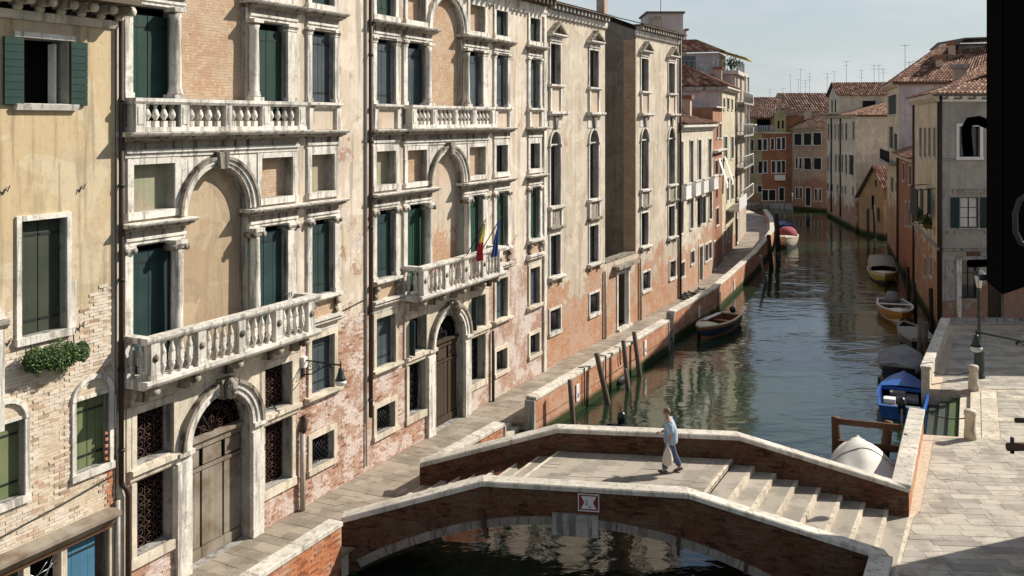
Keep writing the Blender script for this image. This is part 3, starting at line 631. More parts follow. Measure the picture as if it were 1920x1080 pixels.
for side, E in ((1, rl), (-1, ll)):
    for i in range(8):
        z = 1.2 - .15 * (i + 1); a, b_ = E[i], E[i + 1]; nz_ = (lerp2(b_[0], a[0], .16), lerp2(b_[1], a[1], .16))
        tread('step', a, nz_, z - .004, 'step_stone', z - .2); tread('step_nosing', nz_, b_, z, 'stone_warm', z - .2)
    e0 = (lerp2(E[0][0], E[1][0], .0), lerp2(E[0][1], E[1][1], .0)); o2 = (lerp2(E[0][0], E[1][0], -.16), lerp2(E[0][1], E[1][1], -.16)); tread('step_nosing', o2, e0, 1.206, 'stone_warm', 1.1)
for px0, px1, py0, py1 in (): pass
# navigation sign on the near face
fs = Fr(NE[1], NE[2]); a, zb = fs.p(1084, 956); b_, zt = fs.p(1124, 926)
sg = thing('height_sign', 'square red and white headroom sign fixed above the keystone of the bridge', 'sign', fs.W((a + b_) / 2, zb, .03), fs.ang); W2, H2 = (b_ - a) / 2, zt - zb
mb = MB(); mb.fb(-W2, W2, -.02, .02, 0, H2, 'sign_red'); mb.build('plate', sg)
mb = MB(); frame(mb, -W2 + .025, W2 - .025, .025, H2 - .025, .024, .018, .03, 'sign_white', False); mb.fb(-W2, W2, .018, .03, 0, .025, 'sign_white'); mb.build('rim', sg)
mb = MB(); x, y0, y1 = W2 * .72, H2 * .14, H2 * .86; mb.fprism([(-x, y0), (x, y0), (x * .55, H2 / 2), (x, y1), (-x, y1), (-x * .55, H2 / 2)], .019, .026, 'sign_white'); mb.build('hourglass', sg)
def text(s, parent, loc, size, m, rot=(R(90), 0, 0), name='lettering'):
    c = bpy.data.curves.new(name, 'FONT'); c.body = s; c.size = size; c.extrude = .002; c.align_x = 'CENTER'; c.materials.append(M[m]); o = bpy.data.objects.new(name, c); COL.objects.link(o); me = bpy.data.meshes.new_from_object(o.evaluated_get(bpy.context.evaluated_depsgraph_get())); bpy.data.objects.remove(o); o = link(name, me, parent, loc); o.rotation_euler = rot; return o
text('2', sg, (-W2 * .18, -.029, H2 * .38), H2 * .36, 'ink'); text('30', sg, (W2 * .12, -.029, H2 * .19), H2 * .17, 'ink')
# ------------------------------------------------------------------ palazzo
pz = thing('palazzo', 'large weathered palace with two arched bays, white stone balconies and dark green shutters', 'palace', (*FA.o, 0), FA.ang)
CORN = [(0, 0), (.06, 0), (.10, .06), (.10, .14), (.30, .20), (.36, .30), (.36, .36), (0, .42)]
def entab(u0, u1, z0, z1, pr=.3, m='stone_dirty', name='entablature', parent=None):
    h = z1 - z0; mb = MB(); q = lambda *a: [(x * pr / .3, z0 + y * h) for x, y in a]
    e = .03
    mb.mould(u0, u1, q((-.2, 0), (.05, 0), (.05, .18), (.09, .18), (.09, .3), (.06, .32)) , 'stone')
    mb.mould(u0, u1, q((-.2, .322), (.06, .322), (.06, .60), (-.2, .60)), m)
    mb.mould(u0 - .1, u1 + .1, q((-.2, .602), (.08, .602), (.12, .66), (.26, .74), (.26, .82), (-.2, .82)), m)
    mb.mould(u0 - .16, u1 + .16, q((-.2, .822), (.27, .822), (.34, .90), (.36, .97), (.36, 1.), (-.2, 1.03)), 'stone')
    return mb.build(name, parent or pz)
def column(u, z0, z1, r, ionic, w=.12, parent=None):
    mb = MB(); h = z1 - z0
    mb.fb(u - r * 1.35, u + r * 1.35, w - r * 1.35, w + r * 1.35, z0, z0 + .10, 'stone')
    mb.lathe(u, -w, [(r * 1.3, z0 + .1), (r * 1.32, z0 + .15), (r * 1.1, z0 + .18), (r * 1.2, z0 + .22), (r, z0 + .26), (r, z0 + h * .4), (r * .86, z1 - .32), (r * .95, z1 - .30), (r * .9, z1 - .27), (r * 1.1, z1 - .16)], 'stone', 14)
    mb.fb(u - r * 1.3, u + r * 1.3, w - r * 1.3, w + r * 1.3, z1 - .10, z1, 'stone')
    if ionic:
        for s in (-1, 1): mb.tube([(u + s * r * 1.25, -w - r * 1.25, z1 - .17), (u + s * r * 1.25, -w + r * 1.2, z1 - .17)], .085, 'stone_dirty', 10)
        mb.fb(u - r * 1.2, u + r * 1.2, w - r * 1.1, w + r * 1.15, z1 - .2, z1 - .1, 'stone_dirty')
    return mb.build('column', parent or pz)
def pilaster(a, b_, z0, z1, ionic, w=.07):
    mb = MB(); mb.fb(a, b_, -.1, w, z0 + .12, z1 - .2, 'stone'); mb.fb(a - .02, b_ + .02, -.1, w + .03, z0, z0 + .12, 'stone'); mb.fb(a - .015, b_ + .015, -.1, w + .02, z1 - .2, z1 - .14, 'stone'); mb.fb(a - .04, b_ + .04, -.1, w + .06, z1 - .08, z1, 'stone')
    if ionic:
        for s in (a, b_): mb.tube([(s, -w - .07, z1 - .12), (s, -.02, z1 - .12)], .07, 'stone_dirty', 10)
        mb.fb(a, b_, -.1, w + .05, z1 - .14, z1 - .08, 'stone_dirty')
    else: mb.fb(a - .02, b_ + .02, -.1, w + .035, z1 - .14, z1 - .08, 'stone_dirty')
    return mb.build('pilaster', pz)
def proto(name, prof, plinths, m='stone'):
    mb = MB(); mb.lathe(0, 0, prof, m, 10)
    for a, z0, z1 in plinths: mb.box(-a, a, -a, a, z0, z1, m)
    return mb.mesh(name)
BAL1 = proto('baluster', [(.05, .28), (.04, .33), (.085, .45), (.09, .53), (.075, .62), (.036, .80), (.03, .86), (.05, .89), (.045, .92), (.058, .95)], [(.062, 0, .26), (.06, .955, 1.0)])
BAL2 = proto('baluster', [(.035, .06), (.03, .12), (.07, .26), (.075, .32), (.05, .38), (.06, .62), (.075, .67), (.07, .73), (.03, .88), (.045, .94)], [(.055, 0, .05), (.058, .38, .62), (.055, .945, 1.0)])
def balusters(parent, me, a, b_, n, z0, h, w):
    for k in range(n):
        o = link('baluster', me, parent, (a + (b_ - a) * (k + .5) / n, -w, z0)); o.scale = (1, 1, h)
def grille(parent, a, b_, c, d, w, m, scroll):
    mb = MB()
    if scroll:
        nx, nz_ = max(2, round((b_ - a) / .26)), max(3, round((d - c) / .26)); sx, sz = (b_ - a) / nx, (d - c) / nz_
        for i in range(nx):
            for j in range(nz_):
                cx, cz = a + (i + .5) * sx, c + (j + .5) * sz; s = 1 if (i + j) % 2 else -1
                mb.tube([(cx + s * (.03 + .0062 * t * sx / .26 * 1.3) * math.cos(t * .62), -w, cz + (.03 + .0062 * t * sz / .26 * 1.3) * math.sin(t * .62)) for t in range(0, 16)], .013, m, 4, None, False)
        for i in range(nx + 1): mb.tube([(a + i * sx, -w + .01, c), (a + i * sx, -w + .01, d)], .011, m, 4)
    else:
        st = .16; k = a - (d - c)
        while k < b_:
            for s in (1, -1):
                p0, p1 = (k, c), (k + (d - c), d)
                t0, t1 = max(0, (a - k) / (d - c)), min(1, (b_ - k) / (d - c))
                if t1 > t0: z = lambda t: c + (d - c) * t if s > 0 else d - (d - c) * t; mb.tube([(k + (d - c) * t0, -w - s * .006, z(t0)), (k + (d - c) * t1, -w - s * .006, z(t1))], .012, m, 4)
            k += st
    return mb.build('grille', parent)
holes = []; dep = .34
bodies = Dark()                                                                       # dark rooms behind the openings
def op(a, b_, c, d, s=None, back_=True):
    holes.append((a, b_, c, d) if s is None else (a, b_, c, d, s))
    if back_: back(bodies, a, b_, c, d, -dep - .03)
def surround(name, *fr_):
    mb = MB()
    for q in fr_: frame(mb, *q)
    return mb.build(name, pz)
def ledge(u0, u1, z, pr=.22, h=.14, m='stone', name='sill'):
    mb = MB(); mb.mould(u0, u1, [(-.05, z - h), (pr * .4, z - h), (pr * .55, z - h * .5), (pr, z - h * .4), (pr, z), (-.05, z + .02)], m); return mb.build(name, pz)
def console(u, z, h=.4, d=.16, m='stone_dirty', name='console'):
    mb = MB(); mb.fprism([(0, 0)] * 0 or [(u - .07, z), (u + .07, z), (u + .07, z + h), (u - .07, z + h)], -.05, d * .5, m); mb.tube([(u - .08, -d * .7, z + h * .8), (u + .08, -d * .7, z + h * .8)], h * .2, m, 8); mb.tube([(u - .075, -d * .45, z + h * .2), (u + .075, -d * .45, z + h * .2)], h * .15, m, 8); mb.build(name, pz)
def sidestack(a, b_, s1, s2, glaz, gf=True):
    """one column of side windows, a..b opening"""
    if gf:
        op(a + .02, b_ - .02, .98, 1.83); grille(pz, a + .02, b_ - .02, .98, 1.83, -.18, 'iron', False); surround('window_surround', (a + .02, b_ - .02, .98, 1.83, .15, -.02, .05, 'stone_warm'))
        op(a, b_, 3.08, 4.68); shutters(pz, a, b_, 3.08, 4.68, -.17, s1, 2, 2); surround('window_surround', (a, b_, 3.08, 4.68, .15, -.02, .06, 'stone_warm', False)); ledge(a - .28, b_ + .28, 3.07, .2, .18, 'stone_warm')
        entab(a - .15, b_ + .15, 4.84, 5.14, .18, 'stone_warm', 'lintel')
        ledge(a - .28, b_ + .28, 5.27, .22, .16)
        mb = MB(); mb.fb(a - .12, b_ + .12, -.01, .03, 5.28, 5.72, 'brick_fill'); mb.build('apron', pz)
        for q in (a - .05, b_ + .05): console(q, 5.28, .44)
        ledge(a - .25, b_ + .25, 5.9, .26, .16)
    op(a, b_, 5.92, 8.1); shutters(pz, a, b_, 5.92, 7.95, -.17, s2, 2, 2)
    pilaster(a - .2, a, 5.9, 8.16, True); pilaster(b_, b_ + .21, 5.9, 8.16, True); entab(a - .2, b_ + .2, 8.16, 8.66)
    op(a, b_, 8.92, 10.0, back_=glaz)
    if glaz: pane(pz, a, b_, 8.92, 10.0, -.25, 2, 2, 'dark_frame')
    else: mb = MB(); mb.fb(a, b_, -.36, -.28, 8.92, 10.0, 'green_fill'); mb.build('blind_panel', pz)
    surround('window_surround', (a, b_, 8.92, 10.0, .18, -.02, .06, 'stone'))
    entab(a - .2, b_ + .2, 10.18, 10.70, .3)
    mb = MB(); mb.fb(a - .2, a, -.02, .14, 10.72, 11.34, 'stone'); mb.fb(b_, b_ + .2, -.02, .14, 10.72, 11.34, 'stone'); mb.fb(a, b_, -.02, .05, 10.72, 11.34, 'pink_fill'); mb.build('apron', pz); ledge(a - .25, b_ + .25, 11.5, .22, .16)
    op(a, b_, 11.52, 13.6); shutters(pz, a, b_, 11.52, 13.5, -.17, 'shutter_slate', 2, 3)
    pilaster(a - .2, a, 11.5, 13.66, False); pilaster(b_, b_ + .21, 11.5, 13.66, False); entab(a - .2, b_ + .2, 13.66, 14.16)
    op(a, b_, 14.36, 15.36); shutters(pz, a, b_, 14.36, 15.36, -.17, 'shutter_green', 2, 2); surround('window_surround', (a, b_, 14.36, 15.36, .17, -.02, .06, 'stone'))
def bay(o, s1, s2, first):
    # ground floor: door, grilled windows
    for a, b_ in ((.34, 1.45), (4.67, 5.8)):
        op(o + a, o + b_, 1.03, 2.74); grille(pz, o + a, o + b_, 1.03, 2.74, -.3, 'iron_rust' if first else 'iron', True)
        op(o + a, o + b_, 3.1, 4.28)
        if first: grille(pz, o + a, o + b_, 3.1, 4.28, -.3, 'iron_rust', True)
        else:
            mb = MB(); x = o + a + .02
            mb.box(x, x + .04, -.25, .3, 3.1, 4.28, 'shutter_teal'); sh = mb.build('shutter', pz)
            for k in range(9): m2 = MB(); z = 3.14 + k * .127; m2.box(x - .015, x + .06, -.24, .29, z, z + .1, 'shutter_teal'); m2.build('slat', sh)
        mb = MB(); q = .14
        mb.fb(o + a - q, o + a, -.02, .06, 1.03, 2.74, 'stone_warm'); mb.fb(o + b_, o + b_ + q, -.02, .06, 1.03, 2.74, 'stone_warm'); mb.fb(o + a - q, o + a, -.02, .06, 3.06, 4.3, 'stone_warm'); mb.fb(o + b_, o + b_ + q, -.02, .06, 3.06, 4.3, 'stone_warm')
        mb.fb(o + a - q, o + b_ + q, -.02, .06, 4.3, 4.48, 'stone_warm'); mb.fb(o + a - q - .03, o + b_ + q + .03, -.02, .08, .8, 1.03, 'stone_warm'); mb.build('window_surround', pz)
        ledge(o + a - .2, o + b_ + .32, 3.06, .16, .26, 'stone_warm', 'string_course')
    op(o + 2.0, o + 4.12, 0, 4.06, 3.0)
    for a, b_ in ((1.52, 1.98), (4.14, 4.56)): mb = MB(); mb.fb(o + a, o + b_, -.03, .12, 0, 2.78, 'stone'); mb.build('door_jamb', pz)
    for a, b_ in ((1.5, 2.0), (4.12, 4.6)): ledge(o + a, o + b_, 3.04, .2, .26, 'stone', 'impost')
    mb = MB(); mb.ring(o + 3.06, 3.04, 1.08, 1.22, -.02, .12, 'stone', n=24, kz=.96); mb.ring(o + 3.06, 3.04, 1.22, 1.36, -.02, .16, 'stone', n=24, kz=.955); mb.ring(o + 3.06, 3.04, 1.36, 1.46, -.02, .21, 'stone_dirty', n=24, kz=.95); mb.build('archivolt', pz)
    for s_ in (-1, 1):
        cc = o + 3.06; pts = [(cc + s_ * 1.2 * math.cos(math.pi / 2 * k / 12), 3.04 + 1.15 * math.sin(math.pi / 2 * k / 12)) for k in range(13)]; mb = MB()
        for k in range(12): mb.add([(pts[k][0], -.035, pts[k][1]), (pts[k][0], -.035, 4.5), (pts[k + 1][0], -.035, 4.5), (pts[k + 1][0], -.035, pts[k + 1][1])], [(0, 1, 2, 3)], 'stone_warm')
        x1 = o + (1.46 if s_ < 0 else 4.66); mb.add([(pts[0][0], -.035, 3.04), (pts[0][0], -.035, 4.5), (x1, -.035, 4.5), (x1, -.035, 3.04)], [(0, 1, 2, 3)], 'stone_warm'); mb.build('spandrel', pz)
    ks = MB(); ks.fprism([(o + 2.92, 3.98), (o + 3.2, 3.98), (o + 3.28, 4.5), (o + 2.84, 4.5)], -.02, .26, 'stone_dirty'); k = ks.build('keystone', pz)
    hd = MB(); hd.lathe(0, 0, [(.03, -.26), (.10, -.22), (.15, -.08), (.17, .06), (.15, .18), (.08, .26), (.02, .28)], 'stone_dirty', 10)
    for (x, y, z, r) in ((0, -.15, .0, .05), (-.06, -.13, .06, .04), (.06, -.13, .06, .04), (-.14, -.02, .1, .07), (.14, -.02, .1, .07), (0, -.12, -.1, .06), (-.08, -.08, .2, .07), (.08, -.08, .2, .07)): hd.lathe(x, y, [(r * .3, z - r), (r, z), (r * .3, z + r)], 'stone_dirty', 7)
    hd.build('carved_head', k, (o + 3.06, -.34, 4.24))
    dm = 'door_grey' if first else 'door_brown'; dw = -.3
    gr = MB(); 
    for rr in (.35, .7, 1.0):
        nn = int(rr * 9); 
        for q in range(nn):
            a = math.pi * (q + .5) / nn; cx, cz = o + 3.06 + rr * .98 * math.cos(a), 3.06 + rr * .88 * math.sin(a)
            gr.tube([(cx + (.02 + .0075 * t) * math.cos(t * .6 + a), -dw + 0, cz + (.02 + .0075 * t) * math.sin(t * .6 + a)) for t in range(0, 15)], .013, 'iron_rust' if first else 'iron', 4, None, False)
    for q in range(7): a = math.pi * q / 6; gr.tube([(o + 3.06, -dw + .01, 3.06), (o + 3.06 + 1.04 * math.cos(a), -dw + .01, 3.06 + .98 * math.sin(a))], .012, 'iron_rust' if first else 'iron', 4)
    gr.build('fanlight_grille', pz)
    mb = MB(); mb.mould(o + 1.98, o + 4.14, [(-.4, 2.9), (dw + .06, 2.9), (dw + .14, 2.98), (dw + .14, 3.06), (-.4, 3.08)], dm); mb.build('door_transom', pz)
    for a, b_ in ((2.0, 2.66), (2.68, 3.44), (3.46, 4.12)):
        mb = MB(); mb.fb(o + a, o + b_, dw - .05, dw - .03, .02, 2.9, 'void'); lf = mb.build('door_leaf', pz); boards(lf, o + a + .02, o + b_ - .02, .3, 2.2, dw, 3, dm); 
        [(lambda m2: (m2.fb(o + a + e_, o + b_ - e_, dw - .02, dw + t_, z0, z1, dm), m2.build('rail', lf)))(MB()) for e_, t_, z0, z1 in ((0, .05, .02, .28), (0, .05, 2.22, 2.3), (0, .05, 2.78, 2.9), (.06, .02, 2.34, 2.74))]
    # architrave under the balcony
    mb = MB(); mb.mould(o + .15, o + 6.1, [(-.05, 4.5), (.08, 4.5), (.08, 4.66), (.13, 4.7), (.13, 4.9), (-.05, 4.9)], 'stone_warm'); mb.build('architrave', pz)
    mb = MB()
    for a, b_ in ((o + .06, o + .2), (o + 1.45, o + 1.64), (o + 4.5, o + 4.66), (o + 5.94, o + 6.1)): mb.fb(a, b_, -.01, .05, 3.06, 4.5, 'stone_warm')
    mb.build('pilaster', pz)
    # balcony
    B0, B1 = o + .0, o + 6.0; Wd = .78
    mb = MB(); mb.mould(B0 - .06, B1 + .12, [(-.02, 5.0), (Wd - .1, 5.0), (Wd, 5.06), (Wd + .04, 5.12), (Wd + .04, 5.2), (-.02, 5.2)], 'stone'); bc = mb.build('balcony', pz)
    for q in (.35, 1.6, 3.06, 4.6, 5.7):
        mb = MB(); mb.fprism([(o + q - .09, 4.62), (o + q + .09, 4.62), (o + q + .09, 4.99), (o + q - .09, 4.99)], -.02, .34, 'stone_dirty'); mb.fb(o + q - .09, o + q + .09, .34, .62, 4.8, 4.99, 'stone_dirty'); mb.tube([(o + q - .095, -.58, 4.88), (o + q + .095, -.58, 4.88)], .1, 'stone_dirty', 10); mb.build('bracket', bc)
    mb = MB(); pr = [(Wd - .22, 6.0), (Wd - .04, 6.0), (Wd, 6.04), (Wd + .03, 6.1), (Wd + .03, 6.16), (Wd - .25, 6.16)]; mb.mould(B0 - .05, B1 + .1, pr, 'stone')
    for s, x in ((1, B0 - .05), (-1, B1 - .12)): mb.box(x, x + .24, -(Wd - .26), 0, 6.02, 6.158, 'stone')
    mb.build('hand_rail', bc)
    ps = [.1, 1.52, 2.88, 4.28, 5.62]
    for k, q in enumerate(ps):
        mb = MB(); wq = .26; mb.fb(o + q, o + q + wq, Wd - .24, Wd - .02, 5.2, 6.0, 'stone'); mb.fb(o + q - .02, o + q + wq + .02, Wd - .25, Wd, 5.2, 5.32, 'stone'); mb.tube([(o + q + wq / 2, -(Wd - .03), 5.68), (o + q + wq / 2, -(Wd + .005), 5.68)], .085, 'stone_dirty', 12); mb.build('pedestal', bc)
        if k < 4: balusters(bc, BAL2, o + q + wq + .04, o + ps[k + 1] - .04, 4, 5.2, .8, Wd - .13)
    for x in (B0 + .07, B1 - .02): balusters_end = [link('baluster', BAL2, bc, (x, -.2 - .27 * k, 5.2)) for k in range(2)]; [setattr(q, 'scale', (1, 1, .8)) for q in balusters_end]
    # first floor windows, columns, entablatures
    op(o + .22, o + 1.62, 5.2, 8.12); op(o + 4.05, o + 5.6, 5.2, 8.12)
    shutters(pz, o + .24, o + 1.5, 5.2, 7.98, -.18, s1, 2, 2); shutters(pz, o + 4.1, o + 5.6, 5.2, 7.98, -.18, s1, 2, 2)
    pilaster(o - .0, o + .22, 5.2, 8.16, True); pilaster(o + 5.6, o + 6.0, 5.2, 8.16, True); column(o + 1.47, 5.2, 8.16, .14, True); column(o + 4.2, 5.2, 8.16, .14, True)
    for z0, z1 in ((8.16, 8.66), (13.66, 14.16)):
        entab(o + .02, o + 1.82, z0, z1); entab(o + 4.08, o + 6.02, z0, z1)
    # blind centre of the first floor up to the arch, its arch
    op(o + 1.82, o + 4.0, 5.2, 9.88, 8.74, False)
    mb = MB(); mb.fb(o + 1.7, o + 4.1, -.34, -.24, 5.2, 9.95, 'ochre_fill' if first else 'pink_fill'); mb.build('blind_panel', pz)
    mb = MB(); mb.ring(o + 2.95, 8.7, 1.1, 1.2, -.02, .10, 'stone', n=26, kz=1.04); mb.ring(o + 2.95, 8.7, 1.2, 1.32, -.02, .15, 'stone', n=26, kz=1.03); mb.ring(o + 2.95, 8.7, 1.32, 1.4, -.02, .2, 'stone_dirty', n=26, kz=1.0); mb.build('archivolt', pz)
    mb = MB(); mb.fprism([(o + 2.83, 9.78), (o + 3.07, 9.78), (o + 3.13, 10.2), (o + 2.77, 10.2)], -.02, .25, 'stone_dirty'); mb.build('keystone', pz)
    mb = MB()
    for a, b_ in ((o + 1.53 + .15, o + 1.72), (o + 4.2, o + 4.4)): pass
    for a, b_ in ((.26, 1.5), (4.56, 5.84)):
        op(o + a, o + b_, 8.9, 9.98, back_=False); surround('window_surround', (o + a, o + b_, 8.9, 9.98, .17, -.02, .05, 'stone')); mb = MB(); mb.fb(o + a, o + b_, -.36, -.26, 8.9, 9.98, 'green_fill' if first and a < 1 else 'brick_fill'); mb.build('blind_panel', pz)
    # spandrels of the arch in white stone
    n = 12; c = o + 2.95
    for s in (-1, 1):
        pts = [(c + s * 1.41 * math.cos(math.pi / 2 * k / n), 8.7 + 1.41 * math.sin(math.pi / 2 * k / n)) for k in range(n + 1)]; x1 = c + s * 1.44
        mb = MB()
        for k in range(n): mb.add([(pts[k][0], -.03, pts[k][1]), (pts[k][0], -.03, 10.15), (pts[k + 1][0], -.03, 10.15), (pts[k + 1][0], -.03, pts[k + 1][1])], [(0, 1, 2, 3)], 'stone')
        mb.build('spandrel', pz)
    # upper balcony
    entab(o - .0, o + 6.05, 10.14, 10.72, .42)
    mb = MB(); mb.fb(o, o + 6.0, -.02, .4, 10.73, 10.84, 'stone'); ub = mb.build('balustrade', pz)
    ps = [(.02, .3), (1.36, 1.62), (2.86, 3.06), (4.2, 4.5), (5.68, 5.98)]
    for k, (a, b_) in enumerate(ps):
        mb = MB(); mb.fb(o + a, o + b_, .1, .38, 10.84, 11.36, 'stone'); mb.fb(o + a + .05, o + b_ - .05, .385, .395, 10.9, 11.3, 'stone'); mb.build('pedestal', ub)
        if k < 4: balusters(ub, BAL1, o + b_ + .03, o + ps[k + 1][0] - .03, 4, 10.84, .53, .24)
    mb = MB(); mb.mould(o - .02, o + 6.02, [(.06, 11.36), (.38, 11.36), (.42, 11.42), (.42, 11.5), (.06, 11.5)], 'stone'); mb.build('hand_rail', ub)
    op(o + .22, o + 1.5, 10.85, 13.62); op(o + 4.25, o + 5.6, 10.85, 13.62)
    for a, b_ in ((.24, 1.45), (4.3, 5.6)): shutters(pz, o + a, o + b_, 10.85, 13.45, -.18, 'shutter_green' if first else 'shutter_slate', 2, 2)
    pilaster(o + .0, o + .22, 11.5, 13.66, False); pilaster(o + 5.6, o + 5.98, 11.5, 13.66, False); column(o + 1.44, 11.5, 13.66, .14, False, .1); column(o + 4.18, 11.5, 13.66, .14, False, .1)
    op(o + 1.75, o + 3.98, 11.4, 15.4, 14.24, False); mb = MB(); mb.fb(o + 1.7, o + 4.1, -.26, -.16, 11.4, 15.5, 'brick_fill'); mb.build('blind_panel', pz)
    mb = MB(); mb.ring(o + 2.9, 14.2, 1.12, 1.24, -.02, .10, 'stone', n=24, kz=1.04); mb.ring(o + 2.9, 14.2, 1.24, 1.4, -.02, .16, 'stone', n=24, kz=1.02); mb.build('archivolt', pz)
    for a, b_ in ((.26, 1.4), (4.6, 5.8)):
        op(o + a, o + b_, 14.36, 15.36, back_=False); surround('window_surround', (o + a, o + b_, 14.36, 15.36, .16, -.02, .05, 'stone')); mb = MB(); mb.fb(o + a, o + b_, -.34, -.25, 14.36, 15.36, 'brick_fill'); mb.build('blind_panel', pz)
bay(0, 'shutter_teal', None, True); bay(11.5, 'shutter_bright', None, False)
sidestack(6.66, 7.74, 'shutter_slate', 'shutter_teal', False); sidestack(9.92, 11.02, 'shutter_slate', 'shutter_teal', False)
sidestack(18.22, 19.22, 'shutter_slate', 'shutter_bright', True); sidestack(21.36, 22.34, 'shutter_slate', 'shutter_bright', True)
mb = MB(); wall(mb, -.2, 22.98, 0, 16.0, holes, 'palazzo_wall', 'stone_grey', dep); mb.build('wall', pz)
bodies.build('room_darkness', pz)
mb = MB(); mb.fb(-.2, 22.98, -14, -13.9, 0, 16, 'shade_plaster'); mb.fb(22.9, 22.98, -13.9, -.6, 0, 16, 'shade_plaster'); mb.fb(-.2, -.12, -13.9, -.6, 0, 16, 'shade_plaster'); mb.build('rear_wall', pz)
mb = MB(); mb.mould(-.2, 23.0, [(-.1, 15.5), (.06, 15.5), (.08, 15.62), (.12, 15.66), (.12, 15.95), (-.1, 15.95)], 'stone'); mb.build('frieze', pz)
mb = MB(); mb.fb(-.2, 23.0, -14, .75, 16.3, 16.42, 'eave_wood'); mb.build('roof', pz)
for k in range(58): mb = MB(); u = -.1 + .4 * k; mb.fprism([(u, 15.96), (u + .14, 15.96), (u + .14, 16.29), (u, 16.29)], -.05, .6, 'eave_wood'); mb.build('eave_bracket', pz)
mb = MB(); mb.fb(22.72, 22.98, -.02, .09, 0, 15.5, 'stone'); mb.build('corner_quoin', pz)
mb = MB(); mb.tube([(9.5, -.12, 1.7), (9.5, -.12, 16.2)], .068, 'pipe_brown', 10); [mb.tube([(9.5, -.12, z), (9.5, -.12, z + .08)], .09, 'pipe_brown', 10) for z in (2.2, 4.9, 7.6, 10.3, 13.0)]; mb.build('drainpipe', pz)
mb = MB(); mb.tube([(9.36, -.05, .2), (9.36, -.05, 16)], .03, 'pipe_pale', 6); mb.build('cable_conduit', pz)
mb = MB(); mb.tube([(6.16, -.12, 0), (6.16, -.12, 2.2)], .075, 'pipe_pale', 10); mb.tube([(6.16, -.12, 2.2), (6.2, -.14, 2.35), (6.3, -.1, 2.5), (6.3, -.02, 2.62)], .09, 'pipe_brown', 8); mb.build('drainpipe', pz)
mb = MB(); mb.tube([(17.85, -.1, 0), (17.85, -.1, 2.75)], .06, 'pipe_brown', 8); mb.build('drainpipe', pz)
mb = MB(); mb.fb(-.18, .0, -.02, .06, 0, 4.5, 'stone_warm'); mb.build('corner_quoin', pz)
mb = MB(); mb.fb(6.2, 6.36, -.02, .14, 4.0, 4.3, 'white_paint'); mb.build('junction_box', pz)
mb = MB(); mb.tube([(8.05, -.03, 5.24), (9.4, -.03, 5.42)], .02, 'iron', 5); mb.build('wall_cable', pz)
mb = MB(); [mb.tube([(a, -.35, 6.17), (a, -.35, 6.28)], .012, 'iron', 4) for a in [5.0 + .1 * k for k in range(5)]]; mb.tube([(5.0, -.35, 6.28), (5.4, -.35, 6.28)], .014, 'iron', 4); mb.build('spike_rail', pz)
# exposed bricks at street level
def hole_free(h, m=.2): return lambda u, z: not any(a - m < u < b_ + m and c - m - .05 < z < d + m for a, b_, c, d in [q[:4] for q in h])
hf = hole_free(holes); noi = lambda u, z, s=.55, k=0: noise.fractal(Vector((u * s, z * s, k)), 1., 2., 4)
bricks(pz, 'brick_red', 4.6, 9.3, .05, 5.0, lambda u, z: hf(u, z) and not (4.4 < u < 6.12 and z > .78) and not (u < 6.2 and z > 3) and not (6.2 < u < 8.1 and z > 4.6) and noi(u, z) > -.18 - (.25 if z < 1 else 0), 0., 280, proud=.006)
bricks(pz, 'brick_red', .1, 1.45, .05, .76, lambda u, z: noi(u, z, .9, 3) > -.1, 0., 40, proud=.006)
bricks(pz, 'brick_red', 9.75, 13.2, .05, 3.0, lambda u, z: hf(u, z) and not (11.4 < u and z > .85) and noi(u, z, .6, 5) > -.05 - (.2 if z < .8 else 0), 0., 0, proud=.006)
# ------------------------------------------------------------------ yellow house at the near end
yh = thing('yellow_house', 'yellow ochre house with peeling brick base and olive shutters beside the palace', 'house', (*FA.o, 0), FA.ang)
yholes = []; yb = Dark()
def yop(a, b_, c, d, s=None): yholes.append((a, b_, c, d) if s is None else (a, b_, c, d, s)); back(yb, a, b_, c, d, -.5)
yop(-2.5, -1.47, 11.33, 12.66)
mb = MB(); mb.fb(-2.72, -1.28, -.02, .05, 12.67, 12.78, 'stone'); mb.build('lintel', yh); mb = MB(); mb.mould(-2.72, -1.26, [(-.02, 11.2), (.1, 11.2), (.14, 11.32), (-.02, 11.34)], 'stone'); mb.build('sill', yh)
for a, b_ in ((-2.96, -2.54), (-1.43, -1.02)):
    mb = MB(); mb.fb(a, b_, .03, .05, 11.3, 12.66, 'shutter_green'); sh = mb.build('shutter', yh)
    for k in range(9): m2 = MB(); z = 11.31 + k * .15; m2.fb(a, b_, .051, .085, z, z + .142, 'shutter_green'); m2.build('board', sh)
mb = MB(); mb.fb(-1.62, -1.57, -.4, -.2, 11.34, 12.6, 'white_paint'); mb.build('casement', yh)
yop(-2.56, -1.5, 6.62, 8.96); shutters(yh, -2.56, -1.5, 6.62, 8.92, -.2, 'shutter_olive', 2, 2)
mb = MB(); frame(mb, -2.56, -1.5, 6.62, 8.96, .11, -.02, .05, 'stone', True, .15); mb.fb(-1.39, -1.27, -.02, .045, 6.62, 7.6, 'stone'); mb.build('window_surround', yh)
for a, b_ in ((-1.27, -.4), (-3.35, -2.48)):
    yop(a, b_, 3.45, 4.98); shutters(yh, a, b_, 3.45, 4.97, -.18, 'shutter_sage', 2, 2)
    mb = MB(); mb.fb(a - .1, a, -.02, .05, 3.45, 5.0, 'stone'); mb.fb(b_, b_ + .1, -.02, .05, 3.45, 5.0, 'stone'); mb.fb(a - .12, b_ + .12, -.02, .08, 3.3, 3.45, 'stone'); mb.ring((a + b_) / 2, 5.0, .44, .54, -.02, .07, 'stone', n=16, kz=.9); mb.build('window_surround', yh)
    mb = MB(); mb.fb(a, b_, -.01, .02, 4.99, 5.06, 'stone'); mb.build('lintel', yh)
yop(-6, -.42, -.2, 2.02)
